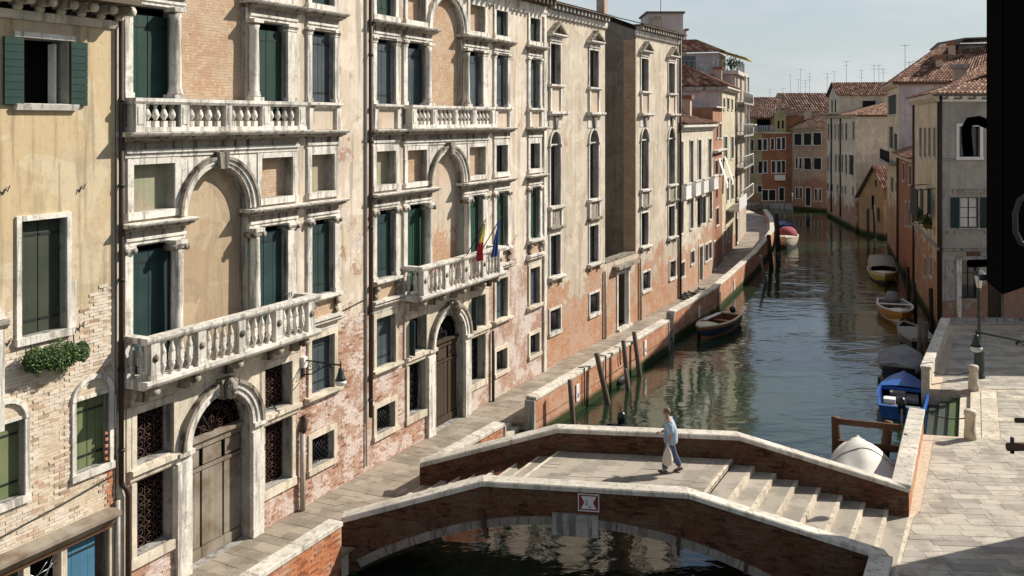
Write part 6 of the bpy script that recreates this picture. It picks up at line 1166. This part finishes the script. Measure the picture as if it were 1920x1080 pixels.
v = [];  xs = [-2.6, -1.2, .2, 1.0]; 
for x_ in xs:
    for a, z in ((-1, .95), (-.85, 1.35), (0, 1.45), (.85, 1.35), (1, .95)): v.append((x_, a * .95, z if x_ < 1 else z - .35))
mb.add(v, [(i * 5 + j, i * 5 + j + 1, (i + 1) * 5 + j + 1, (i + 1) * 5 + j) for i in range(3) for j in range(4)] + [(0, 1, 2, 3, 4)], 'board_pale', True); [mb.tube([(x_, s * .93, .7), (x_, s * .93, 1.0)], .025, 'steel', 5) for x_ in (-2.5, 0., .9) for s in (-1, 1)]; mb.build('canopy', t)
x, y = at(1487, 466); t, S = boat('far_boat', 'cream boat with a crumpled red cover moored at the far curve of the left quay', x, y + 2, R(-108), 5.4, 2.1, .85, 'boat_cream', 'dim', 'boat_cream', None, deck=.4)
mb = MB(); mb.lathe(0, 0, [(.95, 0), (.95, .3), (.8, .62), (.45, .85), (.02, .9)], 'canvas_red', 14); o = mb.build('red_cover', t, (-1.2, 0, .75)); o.scale = (1.3, .95, 1)
x, y = at(1473, 441); t, S = boat('small_blue_cover_boat', 'little boat under a dark blue cover behind the red covered boat', x, y + 1, R(-105), 4.6, 2.0, .9, 'boat_black', 'dim', 'boat_navy', None, deck=0, cover=('boat_deep', .35, .5))
x, y = at(1124, 812); t, S = boat('skiff', 'small dark boat with a black motor mostly hidden behind the bridge parapet', x - .1, y - 2.2, FA.ang + R(180), 3.6, 1.3, .45, 'boat_navy', 'dim', 'boat_navy', None, deck=.2); outboard(t, S, 0.)
# ------------------------------------------------------------------ mooring poles
def pole(px, py, tx, ty, r, label, z=WZ, name='mooring_pole', grp='mooring poles', m='pole_wood', dz=None):
    bx, by = gp(px, py, z); q = (py - 225) / (11 - z); top = ((tx - 960) / q, by - .15, 11 - (ty - 225) / q); t = thing(name, label, 'pole', (bx, by, z), 0, grp); mb = MB(); p0 = Vector((0, 0, -1.5)); p1 = Vector((top[0] - bx, -.15, top[2] - z)); p0.x = -p1.x * .6
    mb.tube([p0, p0.lerp(p1, .3), p0.lerp(p1, .6), p1], r, m, 10, r * .85); mb.build('shaft', t); mb = MB(); d = (p1 - p0).normalized(); mb.tube([p0.lerp(p1, .22), p0.lerp(p1, .36)], r * 1.06, 'stone_wet', 10); mb.build('waterline_growth', t); return t
pole(1076, 806, 1068, 710, .11, 'upright mooring pole nearest the bridge in front of the long quay wall')
pole(1141, 756, 1118, 661, .13, 'thick mooring pole leaning left, second from the bridge')
pole(1178, 727, 1168, 637, .12, 'mooring pole beside the broken stump, third from the bridge')
pole(1200, 704, 1188, 621, .12, 'leaning mooring pole farthest of the four by the long quay wall')
pole(1181, 730, 1172, 690, .09, 'short broken stump between the two taller mooring poles')
pole(1010, 812, 1004, 748, .13, 'short pole standing against the end of the long quay wall by the water steps')
pole(494, 1090, 489, 1050, .07, 'thin grey post standing against the quay wall at the bottom edge')
pole(1437, 530, 1424, 478, .12, 'pale leaning pole at the bend of the far left quay'); pole(1446, 500, 1440, 440, .2, 'dark pole close to the bend of the far left quay', m='dark_frame'); pole(1459, 480, 1455, 400, .22, 'tall dark pole beside the far red covered boat', m='dark_frame')
for k, (a, b_, c, d) in enumerate(((1722, 668, 1724, 596), (1734, 660, 1733, 602), (1703, 560, 1700, 500), (1746, 612, 1743, 540), (1716, 585, 1712, 530), (1640, 452, 1637, 385), (1628, 446, 1626, 395))):
    pole(a, b_, c, d, .13, ('grey post by the weathered skiff, left of the pair', 'grey post by the weathered skiff, right of the pair', 'dark post behind the orange boat', 'dark post close under the cream canal front', 'dark post between orange boat and cream canal front', 'tall dark post before the brick gable house', 'thin dark post before the brick gable house, farther one')[k], grp='posts along the right bank', m='dark_frame' if k > 1 else 'pole_wood')
# timber frame in the water
x0, y0 = gp(1567, 852, WZ); x1, y1 = gp(1660, 862, WZ); q0, q1 = (852 - 225) / (11 - WZ), (862 - 225) / (11 - WZ)
tf = thing('timber_frame', 'rusty brown timber mooring frame of two thick posts and two rails', 'frame', (x0, y0, WZ)); zt0 = 11 - (782 - 225) / q0 - WZ; zt1 = 11 - (790 - 225) / q1 - WZ; dxx, dyy = x1 - x0, y1 - y0
mb = MB(); mb.tube([(0, 0, -1), (.03, 0, .4), (0, 0, zt0)], .16, 'wood_rust', 9, .15); mb.build('post', tf); mb = MB(); mb.tube([(dxx - .15, dyy, -1), (dxx, dyy, .4), (dxx + .12, dyy, zt1)], .17, 'wood_rust', 9, .15); mb.build('post', tf)
for f in (.1, .85): 
    mb = MB(); z0 = zt0 - f + .02; z1 = zt1 - f + .02; e = Vector((dxx * 1.28, dyy * 1.28 - .2, z1 - .03)); s_ = Vector((0, -.2, z0)); v = []
    for p in (s_, e):
        for yy, zz in ((-.05, -.1), (.05, -.1), (.05, .1), (-.05, .1)): v.append((p.x, p.y + yy, p.z + zz))
    mb.add(v, [(0, 1, 5, 4), (1, 2, 6, 5), (2, 3, 7, 6), (3, 0, 4, 7), (3, 2, 1, 0), (4, 5, 6, 7)], 'wood_rust'); mb.build('rail', tf)
pole(1664, 905, 1697, 812, .1, 'thin brown post leaning right beside the white covered boat', m='wood_rust', grp='thin posts by the covered boat'); pole(1676, 880, 1688, 838, .09, 'short brown post with a pale top beside the white covered boat', m='wood_rust', grp='thin posts by the covered boat')
# broken white fender frame by the poles
x, y = gp(1160, 716, WZ); mf = thing('broken_crate', 'broken pale wooden frame hanging by the quay wall behind the third mooring pole', 'frame', (x, y, WZ), FA.ang)
mb = MB(); [mb.tube([a, b_], .045, 'white_paint', 6) for a, b_ in (((-.5, 0, .1), (-.4, 0, 1.0)), ((-.4, 0, 1.0), (.5, 0, 1.0)), ((.5, 0, 1.0), (.6, 0, .1)), ((0, 0, 1.0), (.1, 0, .2)))]; mb.build('frame', mf); mb = MB(); mb.tube([(-.6, -.1, .1), (.7, -.1, .12)], .16, 'rubber', 8); mb.build('fender', mf)
# ladders/irons and plaques on the quay walls
def plaque(fr_, px, py, label, z1=None, dark=True):
    u, z = fr_.p(px, py, .03); t = thing('wall_plaque', label, 'plaque', fr_.W(u, z, .02), fr_.ang, 'white plaques on the quay walls'); mb = MB(); mb.fb(-.14, .14, 0, .03, -.34, .34, 'white_paint'); mb.build('plate', t)
    if dark: m2 = MB(); m2.fb(-.04, .04, .031, .04, -.2, -.02, 'ink'); m2.build('mark', t)
fq = Fr(*QP); fq2 = Fr(QQ[0], QQ[1]); plaque(fq, 1083, 736, 'white plaque with a dark mark nearest the bridge on the long quay wall'); plaque(fq, 1210, 652, 'white plaque near the far end of the long quay wall')
plaque(fq2, 1311, 584, 'white plaque right beside the motor boat', dark=False); plaque(fq2, 1350, 558, 'white plaque behind the motor boat engine', dark=False); plaque(Fr(QQ[1], QQ[2]), 1377, 534, 'white plaque near the green waterline farther along the curve', dark=False)
for k, (px, y0, y1) in enumerate(((1094, 694, 760), (1134, 668, 722), (1161, 652, 684))):
    u, z0 = fq.p(px, y1, .03); u, z1 = fq.p(px, y0, .03); t = thing('iron_strap', ('rusty iron strap on the long quay wall right of the nearest plaque', 'rusty iron strap on the quay wall between the second and third mooring poles', 'short rusty iron strap above the broken pale frame')[k], 'iron strap', fq.W(u, 0, .0), fq.ang); mb = MB(); mb.tube([(0, .2, .96), (0, -.07, .96), (0, -.07, z0 + .2), (.08, -.07, z0)], .03, 'iron_rust', 6); mb.build('bar', t)
# ------------------------------------------------------------------ bollards and chains
def bollard(px, py, label):
    x, y = gp(px, py); t = thing('bollard', label, 'bollard', (x, y, 0), 0, 'white stone bollards at the landing steps'); mb = MB(); mb.lathe(0, 0, [(.2, 0), (.2, .3), (.185, .32), (.175, .8), (.2, .83), (.2, .95), (.17, 1.0), (.02, 1.02)], 'stone_warm', 16); mb.build('shaft', t); return t
b1 = bollard(1825, 731, 'farther white stone bollard next to the street lamp foot'); b2 = bollard(1819, 823, 'nearer white stone bollard at the landing steps')
for b_, w_, lb in ((b1, (17.2, 39.2, .7), 'iron chain from the far parapet end to the farther bollard'), (b2, (14.6, 33.5, .75), 'iron chain from the near parapet end to the nearer bollard')):
    p0, p1 = Vector(w_), b_.location + Vector((0, 0, .75)); t = thing('chain', lb, 'chain', p0); mb = MB(); mb.tube([(p1 - p0) * f - Vector((0, 0, .12 * math.sin(math.pi * f))) for f in [k / 10 for k in range(11)]], .022, 'iron', 5); mb.build('links', t)
# ------------------------------------------------------------------ street lamp
x, y = gp(1836, 708); lp = thing('street_lamp', 'dark green cast iron street lamp with a glass lantern on the square', 'lamp', (x, y, 0))
mb = MB(); mb.lathe(0, 0, [(.24, 0), (.24, .12), (.2, .16), (.22, .3), (.19, 1.0), (.22, 1.1), (.15, 1.25), (.1, 1.35), (.075, 1.5), (.07, 2.6), (.12, 2.64), (.07, 2.7), (.06, 3.6), (.1, 3.63), (.05, 3.7), (.045, 3.85)], 'iron_green', 14); mb.build('post', lp)
mb = MB(); mb.lathe(0, 0, [(.1, 3.85), (.13, 3.9), (.23, 4.38), (.0, 4.4)], 'lamp_glass', 6, False); ln = mb.build('lantern', lp); m2 = MB(); m2.lathe(0, 0, [(.3, 4.38), (.28, 4.44), (.12, 4.58), (.04, 4.62), (.02, 4.7)], 'iron_green', 6, False); [m2.tube([(.135 * math.cos(a), .135 * math.sin(a), 3.9), (.245 * math.cos(a), .245 * math.sin(a), 4.4)], .014, 'iron_green', 4) for a in [math.pi / 3 * k for k in range(6)]]; m2.build('cap', ln)
# wall lamps: bracket with scrolls and a bell shade
def wall_lamp(label, base, d, Ln, z):
    t = thing('wall_lamp', label, 'wall lamp', (*base, z), math.atan2(d[1], d[0])); mb = MB(); mb.tube([(0, 0, 0), (Ln, 0, 0)], .026, 'iron', 6); mb.tube([(0, 0, -.42), (.3, 0, -.36), (.65, 0, -.15), (.95, 0, -.03)], .02, 'iron', 5)
    for cx, cz, r in ((.22, -.17, .13), (.5, -.12, .09), (.72, -.07, .05)): mb.tube([(cx + r * (.25 + .05 * k) * math.cos(k * .55), 0, cz + r * (.25 + .05 * k) * math.sin(k * .55)) for k in range(16)], .013, 'iron', 4)
    mb.lathe(.98, 0, [(.03, -.12), (.05, -.08), (.02, -.03)], 'iron', 6); mb.box(-.04, .02, -.05, .05, -.48, .1, 'iron'); mb.build('bracket', t)
    mb = MB(); mb.tube([(Ln, 0, .1), (Ln, 0, -.1)], .02, 'iron', 5); mb.lathe(Ln, 0, [(.03, -.08), (.07, -.1), (.07, -.16), (.09, -.23), (.12, -.34), (.16, -.42), (.02, -.42)], 'iron_green', 14); sh = mb.build('shade', t); m2 = MB(); m2.lathe(Ln, 0, [(.16, -.42), (.165, -.48), (.13, -.55), (.05, -.58)], 'lamp_glass', 14); m2.build('bowl', sh); return t
wb = FA.W(6.3, 0, .03); wall_lamp('green wall lamp on a scrolled iron bracket beside the grilled windows of the palace', (wb.x, wb.y), FA.n, 1.3, 4.2)
lam = Vector((13.3, 27.5)); wd = Vector((.5, -.866)); wbv = lam + wd * 2.2; wall_lamp('green wall lamp with white bowl reaching in over the square from the right edge', (wbv.x, wbv.y), (-wd.x, -wd.y), 2.2, 4.93)
# ------------------------------------------------------------------ flags on the second balcony
def flag(label, u, lean, mats, seed):
    b0 = FA.W(u, 5.95, .62); t = thing('flag', label, 'flag', b0, FA.ang, 'flags on the balcony'); mb = MB(); tip = Vector((lean * .5, -.75, 1.5)); mb.tube([(0, 0, 0), tip], .018, 'dark_frame', 6); mb.build('pole', t)
    n = len(mats)
    for i, m in enumerate(mats):
        mb = MB(); v = []; rows = 12
        for r in range(rows + 1):
            f = (i + r / rows) / n
            for c in range(7):
                g = c / 6 - .5; wdt = .12 + .34 * f; v.append(tip * (.93 - .25 * f * 0) + Vector((g * wdt * .8 - lean * .35 * f + .05 * math.sin(6 * f + seed), .10 * math.sin(g * 9 + seed) * (f + .2) + .12 * f, -1.3 * f - .05)))
        mb.add(v, [(r * 7 + c, r * 7 + c + 1, r * 7 + c + 8, r * 7 + c + 7) for r in range(rows) for c in range(6)], m, True); mb.build('cloth', t)
flag('limp yellow and red flag on a pole at the second balcony', 14.55, .5, ['flag_yellow', 'flag_red'], 1.); flag('limp dark blue flag on a pole at the second balcony', 15.6, .9, ['flag_blue'], 2.2)
# ------------------------------------------------------------------ aerials on the far roofs
for k, (px, yb, yt, Y) in enumerate(((1443.7, 184, 166, 140), (1468, 183, 165, 140), (1482, 182, 140, 143), (1501, 178, 129, 143), (1497, 178, 148, 143), (1518, 178, 137, 143), (1510, 178, 150, 143), (1551, 168, 137, 120), (1564, 162, 133, 115), (1587, 160, 114, 114), (1615, 158, 130, 113), (1639, 155, 121, 112), (1648, 155, 121, 112), (1656, 154, 128, 112), (1697, 145, 83, 84), (1705, 140, 115, 84), (1720, 132, 113, 84))):
    q = 1800 / Y; x = (px - 960) / q; zb, zt = 11 + (225 - yb) / q - .8, 11 + (225 - yt) / q
    pos = ('leftmost of all, over the mustard house', 'second from the left, over the low tile roof', 'tall one above the grey gable', 'tallest over the skylight roof', 'low one just left of the tallest there', 'third mast over the skylight roof', 'low one right of the tallest over the skylight roof', 'left of the cream house roof', 'at the left end of the cream house ridge', 'tall bare one over the cream house', 'thin one in the middle of the cream house ridge', 'left of the close trio on the cream house', 'middle of the close trio on the cream house', 'right of the close trio on the cream house', 'tallest of all, over the lilac house', 'short one right of the tallest of all', 'hooked one near the roof dormer')[k]
    t = thing('aerial', 'thin television aerial, ' + pos, 'aerial', (x, Y, zb), 0, 'television aerials'); mb = MB(); mb.tube([(0, 0, 0), (0, 0, zt - zb)], .02, 'aerial_grey', 5); mb.build('mast', t); rnd = random.Random(k); m2 = MB(); H_ = zt - zb
    for j in range(rnd.choice((1, 2, 3))):
        z = H_ - .1 - j * .45; w_ = rnd.uniform(.25, .6); a = rnd.uniform(-.6, .6); ca, sa = math.cos(a), math.sin(a); m2.tube([(-w_ * ca, -w_ * sa, z), (w_ * ca, w_ * sa, z)], .014, 'aerial_grey', 4); [m2.tube([(w_ * s * ca - .15 * -sa, w_ * s * sa - .15 * ca, z), (w_ * s * ca + .15 * -sa, w_ * s * sa + .15 * ca, z)], .01, 'aerial_grey', 4) for s in (-.9, -.5, 0, .4, .8)]
    m2.build('antenna', t)
# ------------------------------------------------------------------ pigeons on the quay
pg = MB(); pg.lathe(0, 0, [(.01, -.2), (.05, -.15), (.075, -.03), (.07, .06), (.035, .12), (.01, .14)], 'pigeon', 8); pg.v = [(z, y, .13 - x * .9 + (.03 if z > .08 else 0)) for x, y, z in pg.v]; pg.lathe(.15, 0, [(.005, .16), (.035, .19), (.035, .22), (.005, .25)], 'pigeon', 7); pg.add([(-.16, -.03, .13), (-.16, .03, .13), (-.32, .05, .1), (-.32, -.05, .1)], [(0, 1, 2, 3), (3, 2, 1, 0)], 'pigeon'); [pg.tube([(.0, s, 0), (.0, s, .08)], .006, 'iron_rust', 4) for s in (-.025, .025)]
pm = pg.mesh('pigeon'); rnd = random.Random(11)
for k in range(24):
    a, b_ = rnd.uniform(-1.9, 2.1), rnd.uniform(-.6, .55); px, py = 1299 + a * 10, 554 - a * 3.2 + b_ * 10; x, y = gp(px, py); o = link('pigeon', pm, None, (x, y, .0), rnd.uniform(0, 6.28)); tag(o, 'dark pigeon in the flock on the quay pavement beside the pale low house', 'pigeon', 'pigeons feeding on the quay')
# ------------------------------------------------------------------ man crossing the bridge
def skin(name, pts, edges, radii, m, parent, sub=1, root=0):
    me = bpy.data.meshes.new(name); me.from_pydata(pts, edges, []); o = link(name, me, parent); me.materials.append(M[m]); md = o.modifiers.new('skin', 'SKIN'); md.use_smooth_shade = True
    for v, r in zip(me.skin_vertices[0].data, radii): v.radius = r if isinstance(r, tuple) else (r, r); v.use_root = False
    me.skin_vertices[0].data[root].use_root = True; s = o.modifiers.new('sub', 'SUBSURF'); s.levels = s.render_levels = sub
    dg = bpy.context.evaluated_depsgraph_get(); nm = bpy.data.meshes.new_from_object(o.evaluated_get(dg)); o.modifiers.clear(); o.data = nm
    for p in nm.polygons: p.use_smooth = True
    return o
mx_, my_ = gp(1257, 886, 1.2); man = thing('person', 'grey haired man in a striped blue shirt and jeans walking over the bridge', 'person', (mx_, my_, 1.205), R(180) - R(10))
# x forward, z up; left side +y
P = [(0, 0, .95), (.0, 0, 1.1), (.02, 0, 1.28), (.03, 0, 1.42), (.06, 0, 1.5), (.10, 0, 1.58), (.115, 0, 1.66), (.10, 0, 1.72),
     (.02, .17, 1.41), (-.02, .24, 1.15), (.06, .25, .92), (.02, -.17, 1.41), (.03, -.24, 1.16), (.27, -.23, 1.02),
     (.02, .09, .90), (.11, .10, .50), (.16, .10, .10), (.02, -.09, .90), (-.08, -.10, .52), (-.27, -.10, .15), (.27, .10, .045), (-.17, -.10, .05)]
Ed = [(0, 1), (1, 2), (2, 3), (3, 4), (4, 5), (5, 6), (6, 7), (3, 8), (8, 9), (9, 10), (3, 11), (11, 12), (12, 13), (0, 14), (14, 15), (15, 16), (0, 17), (17, 18), (18, 19), (16, 20), (19, 21)]
Rd = [(.13, .15), (.13, .15), (.14, .16), (.10, .14), .06, .065, (.10, .085), (.085, .07), .075, .048, .034, .075, .048, .034, .10, .065, .045, .10, .065, .045, .03, .03]
body = skin('body', P, Ed, Rd, 'skin', man, 2)
def hand(w_, d, curl, s, nm='hand'):
    w_ = Vector(w_); d = Vector(d).normalized(); side_ = d.cross(Vector((0, 1, 0))).normalized(); out = Vector((0, s, 0)); pts = [w_, w_ + d * .05, w_ + d * .085]; ed = [(0, 1), (1, 2)]; rd = [(.028, .02), (.036, .02), (.036, .018)]
    for k in range(4):
        o_ = side_ * (.027 - .018 * k); b0 = len(pts); ln = (.07, .08, .075, .06)[k]; pts += [w_ + d * .085 + o_, w_ + d * (.085 + ln * .5) + o_ - out * curl * .3, w_ + d * (.085 + ln * .75) + o_ - out * curl]; ed += [(2, b0), (b0, b0 + 1), (b0 + 1, b0 + 2)]; rd += [.009, .0085, .007]
    b0 = len(pts); pts += [w_ + d * .03 + side_ * .035 - out * .01, w_ + d * .075 + side_ * .055 - out * .03]; ed += [(1, b0), (b0, b0 + 1)]; rd += [.011, .009]; return skin(nm, pts, ed, rd, 'skin', man, 1)
hand((.06, .25, .92), (.1, 0, -1), .05, 1); hand((.27, -.23, 1.02), (.8, 0, -.2), .02, -1)
skin('trousers', [(0, 0, 1.0), (0, 0, .93), (.02, .095, .86), (.11, .10, .50), (.155, .10, .10), (.02, -.095, .86), (-.08, -.10, .52), (-.255, -.10, .15)], [(0, 1), (1, 2), (2, 3), (3, 4), (1, 5), (5, 6), (6, 7)], [(.15, .17), (.15, .18), .13, .1, .09, .13, .1, .09], 'jeans', man, 2)
skin('shirt', [(-.01, 0, .76), (-.01, 0, .92), (-.01, 0, 1.15), (.0, 0, 1.34), (.03, 0, 1.47), (.015, .17, 1.40), (-.02, .25, 1.12), (.015, -.17, 1.40), (.03, -.25, 1.12)], [(0, 1), (1, 2), (2, 3), (3, 4), (3, 5), (5, 6), (3, 7), (7, 8)], [(.20, .23), (.215, .235), (.21, .225), (.18, .20), (.085, .085), .115, .105, .115, .105], 'shirt', man, 2)
for s, x, z, tl_ in ((1, .2, .05, 0.), (-1, -.22, .06, .35)):
    mb = MB(); mb.lathe(0, 0, [(.01, -.13), (.045, -.11), (.05, 0), (.045, .1), (.01, .15)], 'shoe', 10); mb.v = [(zz, yy, xx * .9) for xx, yy, zz in mb.v]; o = mb.build('shoe', man, (x, s * .10, z)); o.rotation_euler = (0, tl_, 0)
mb = MB(); mb.lathe(0, 0, [(.02, .105), (.06, .09), (.092, .04), (.1, -.02), (.085, -.06)][::-1], 'hair', 12); o = mb.build('hair', man, (.09, 0, 1.695)); o.rotation_euler = (0, -.3, 0)
mb = MB(); mb.add([(.20, -.015, 1.66), (.20, .015, 1.66), (.235, 0, 1.625), (.19, 0, 1.70)], [(0, 1, 2), (0, 3, 1), (0, 2, 3), (1, 3, 2)], 'skin', True); mb.build('nose', man)
mb = MB(); [mb.lathe(.185, s * .035, [(.004, 1.665), (.012, 1.672), (.004, 1.68)], 'ink', 6) for s in (-1, 1)]; mb.build('eyes', man); mb = MB(); mb.box(.178, .19, -.025, .025, 1.592, 1.6, 'ink'); mb.build('mouth', man); mb = MB(); [mb.lathe(.09, s * .085, [(.005, 1.615), (.022, 1.64), (.02, 1.67), (.005, 1.68)], 'skin', 7) for s in (-1, 1)]; mb.build('ears', man)
bw = man.matrix_basis @ Vector((.07, .27, .80)); bgp = thing('carrier_bag', 'whitish plastic carrier bag hanging from the hand of the man on the bridge', 'bag', bw, man.rotation_euler.z)
mb = MB(); mb.lathe(0, 0, [(.02, .06), (.03, .0), (.07, -.09), (.115, -.2), (.13, -.36), (.115, -.47), (.05, -.53), (.01, -.54)], 'bag_plastic', 14); rnd = random.Random(2); mb.v = [(x * (1.15 + .16 * math.sin(7 * z + 3 * y * 10)), y * (.75 + .14 * math.sin(9 * z + 20 * x)), z) for x, y, z in mb.v]; mb.build('sack', bgp); mb = MB(); [mb.tube([(s * .01, 0, 0), (s * .04, 0, .06), (0, 0, .12)], .012, 'bag_plastic', 5) for s in (-1, 1)]; mb.build('handle', bgp)
# ------------------------------------------------------------------ our own window shutter at the right edge
c0 = Vector((.4225, .826)); ca_ = Vector((.4406, .891)); fd = Vector((.72, .69)); sh = thing('window_shutter', 'nearly black open window shutter with an iron ring close at the right edge', 'shutter', (c0.x, c0.y, 10.85)); q = [Vector((0, 0)), fd * .55, fd * .55 + (ca_ - c0), ca_ - c0]
mb = MB(); mb.prism([(p.x, p.y) for p in q], 0, 1.6, 'blind_black'); mb.build('leaf', sh)
mb = MB(); d2 = (ca_ - c0).normalized(); n2_ = Vector((-d2.y, d2.x)) * .0006; mb.prism([(p.x, p.y) for p in (n2_ + d2 * .001, n2_ * 2 + d2 * .001, n2_ * 2 + d2 * .062, n2_ + d2 * .062)], .002, 1.59, 'blind_brown'); mb.build('edge', sh)
e1 = (ca_ - c0).normalized(); wv = lambda px, py, Y: ((px - 960) / 1800 * Y - c0.x, Y - c0.y, 11 - (py - 225) / 1800 * Y - 10.85)
mb = MB(); mb.tube([wv(1860, 236, .9), wv(1835, 226, .9), wv(1818, 228, .9), wv(1812, 240, .9), wv(1813, 265, .9), wv(1816, 292, .9)], .0045, 'blind_black', 8); mb.build('shutter_hook', sh); mb = MB(); mb.tube([wv(1860, 493, .9), wv(1830, 494, .9), wv(1816, 494, .9)], .0036, 'blind_black', 8); mb.tube([wv(1860, 520, .9), wv(1838, 521, .9)], .003, 'iron', 6); mb.build('hinge_pin', sh)
mb = MB(); mb.tube([wv(1935, 362, .8), wv(1912, 375, .8), wv(1903, 400, .8), wv(1904, 435, .8), wv(1914, 456, .8), wv(1935, 462, .8)], .0024, 'aerial_grey', 8); mb.build('handle_ring', sh)
bl = thing('window_bolt', 'rusty black iron bolt sticking in from the right edge over the pavement', 'bolt', (.45, .85, 10.7)); wq = lambda px, py, Y: ((px - 960) / 1800 * Y - .45, Y - .85, 11 - (py - 225) / 1800 * Y - 10.7)
mb = MB(); mb.tube([wq(1889, 838, .85), wq(1960, 837, .85)], .0038, 'iron_rust', 8); mb.tube([wq(1898, 820, .85), wq(1898, 850, .85)], .0018, 'iron', 6); mb.build('bar', bl); mb = MB(); mb.tube([wq(1904, 788, .85), wq(1960, 789, .85)], .0024, 'iron_rust', 8); mb.build('pin', bl)
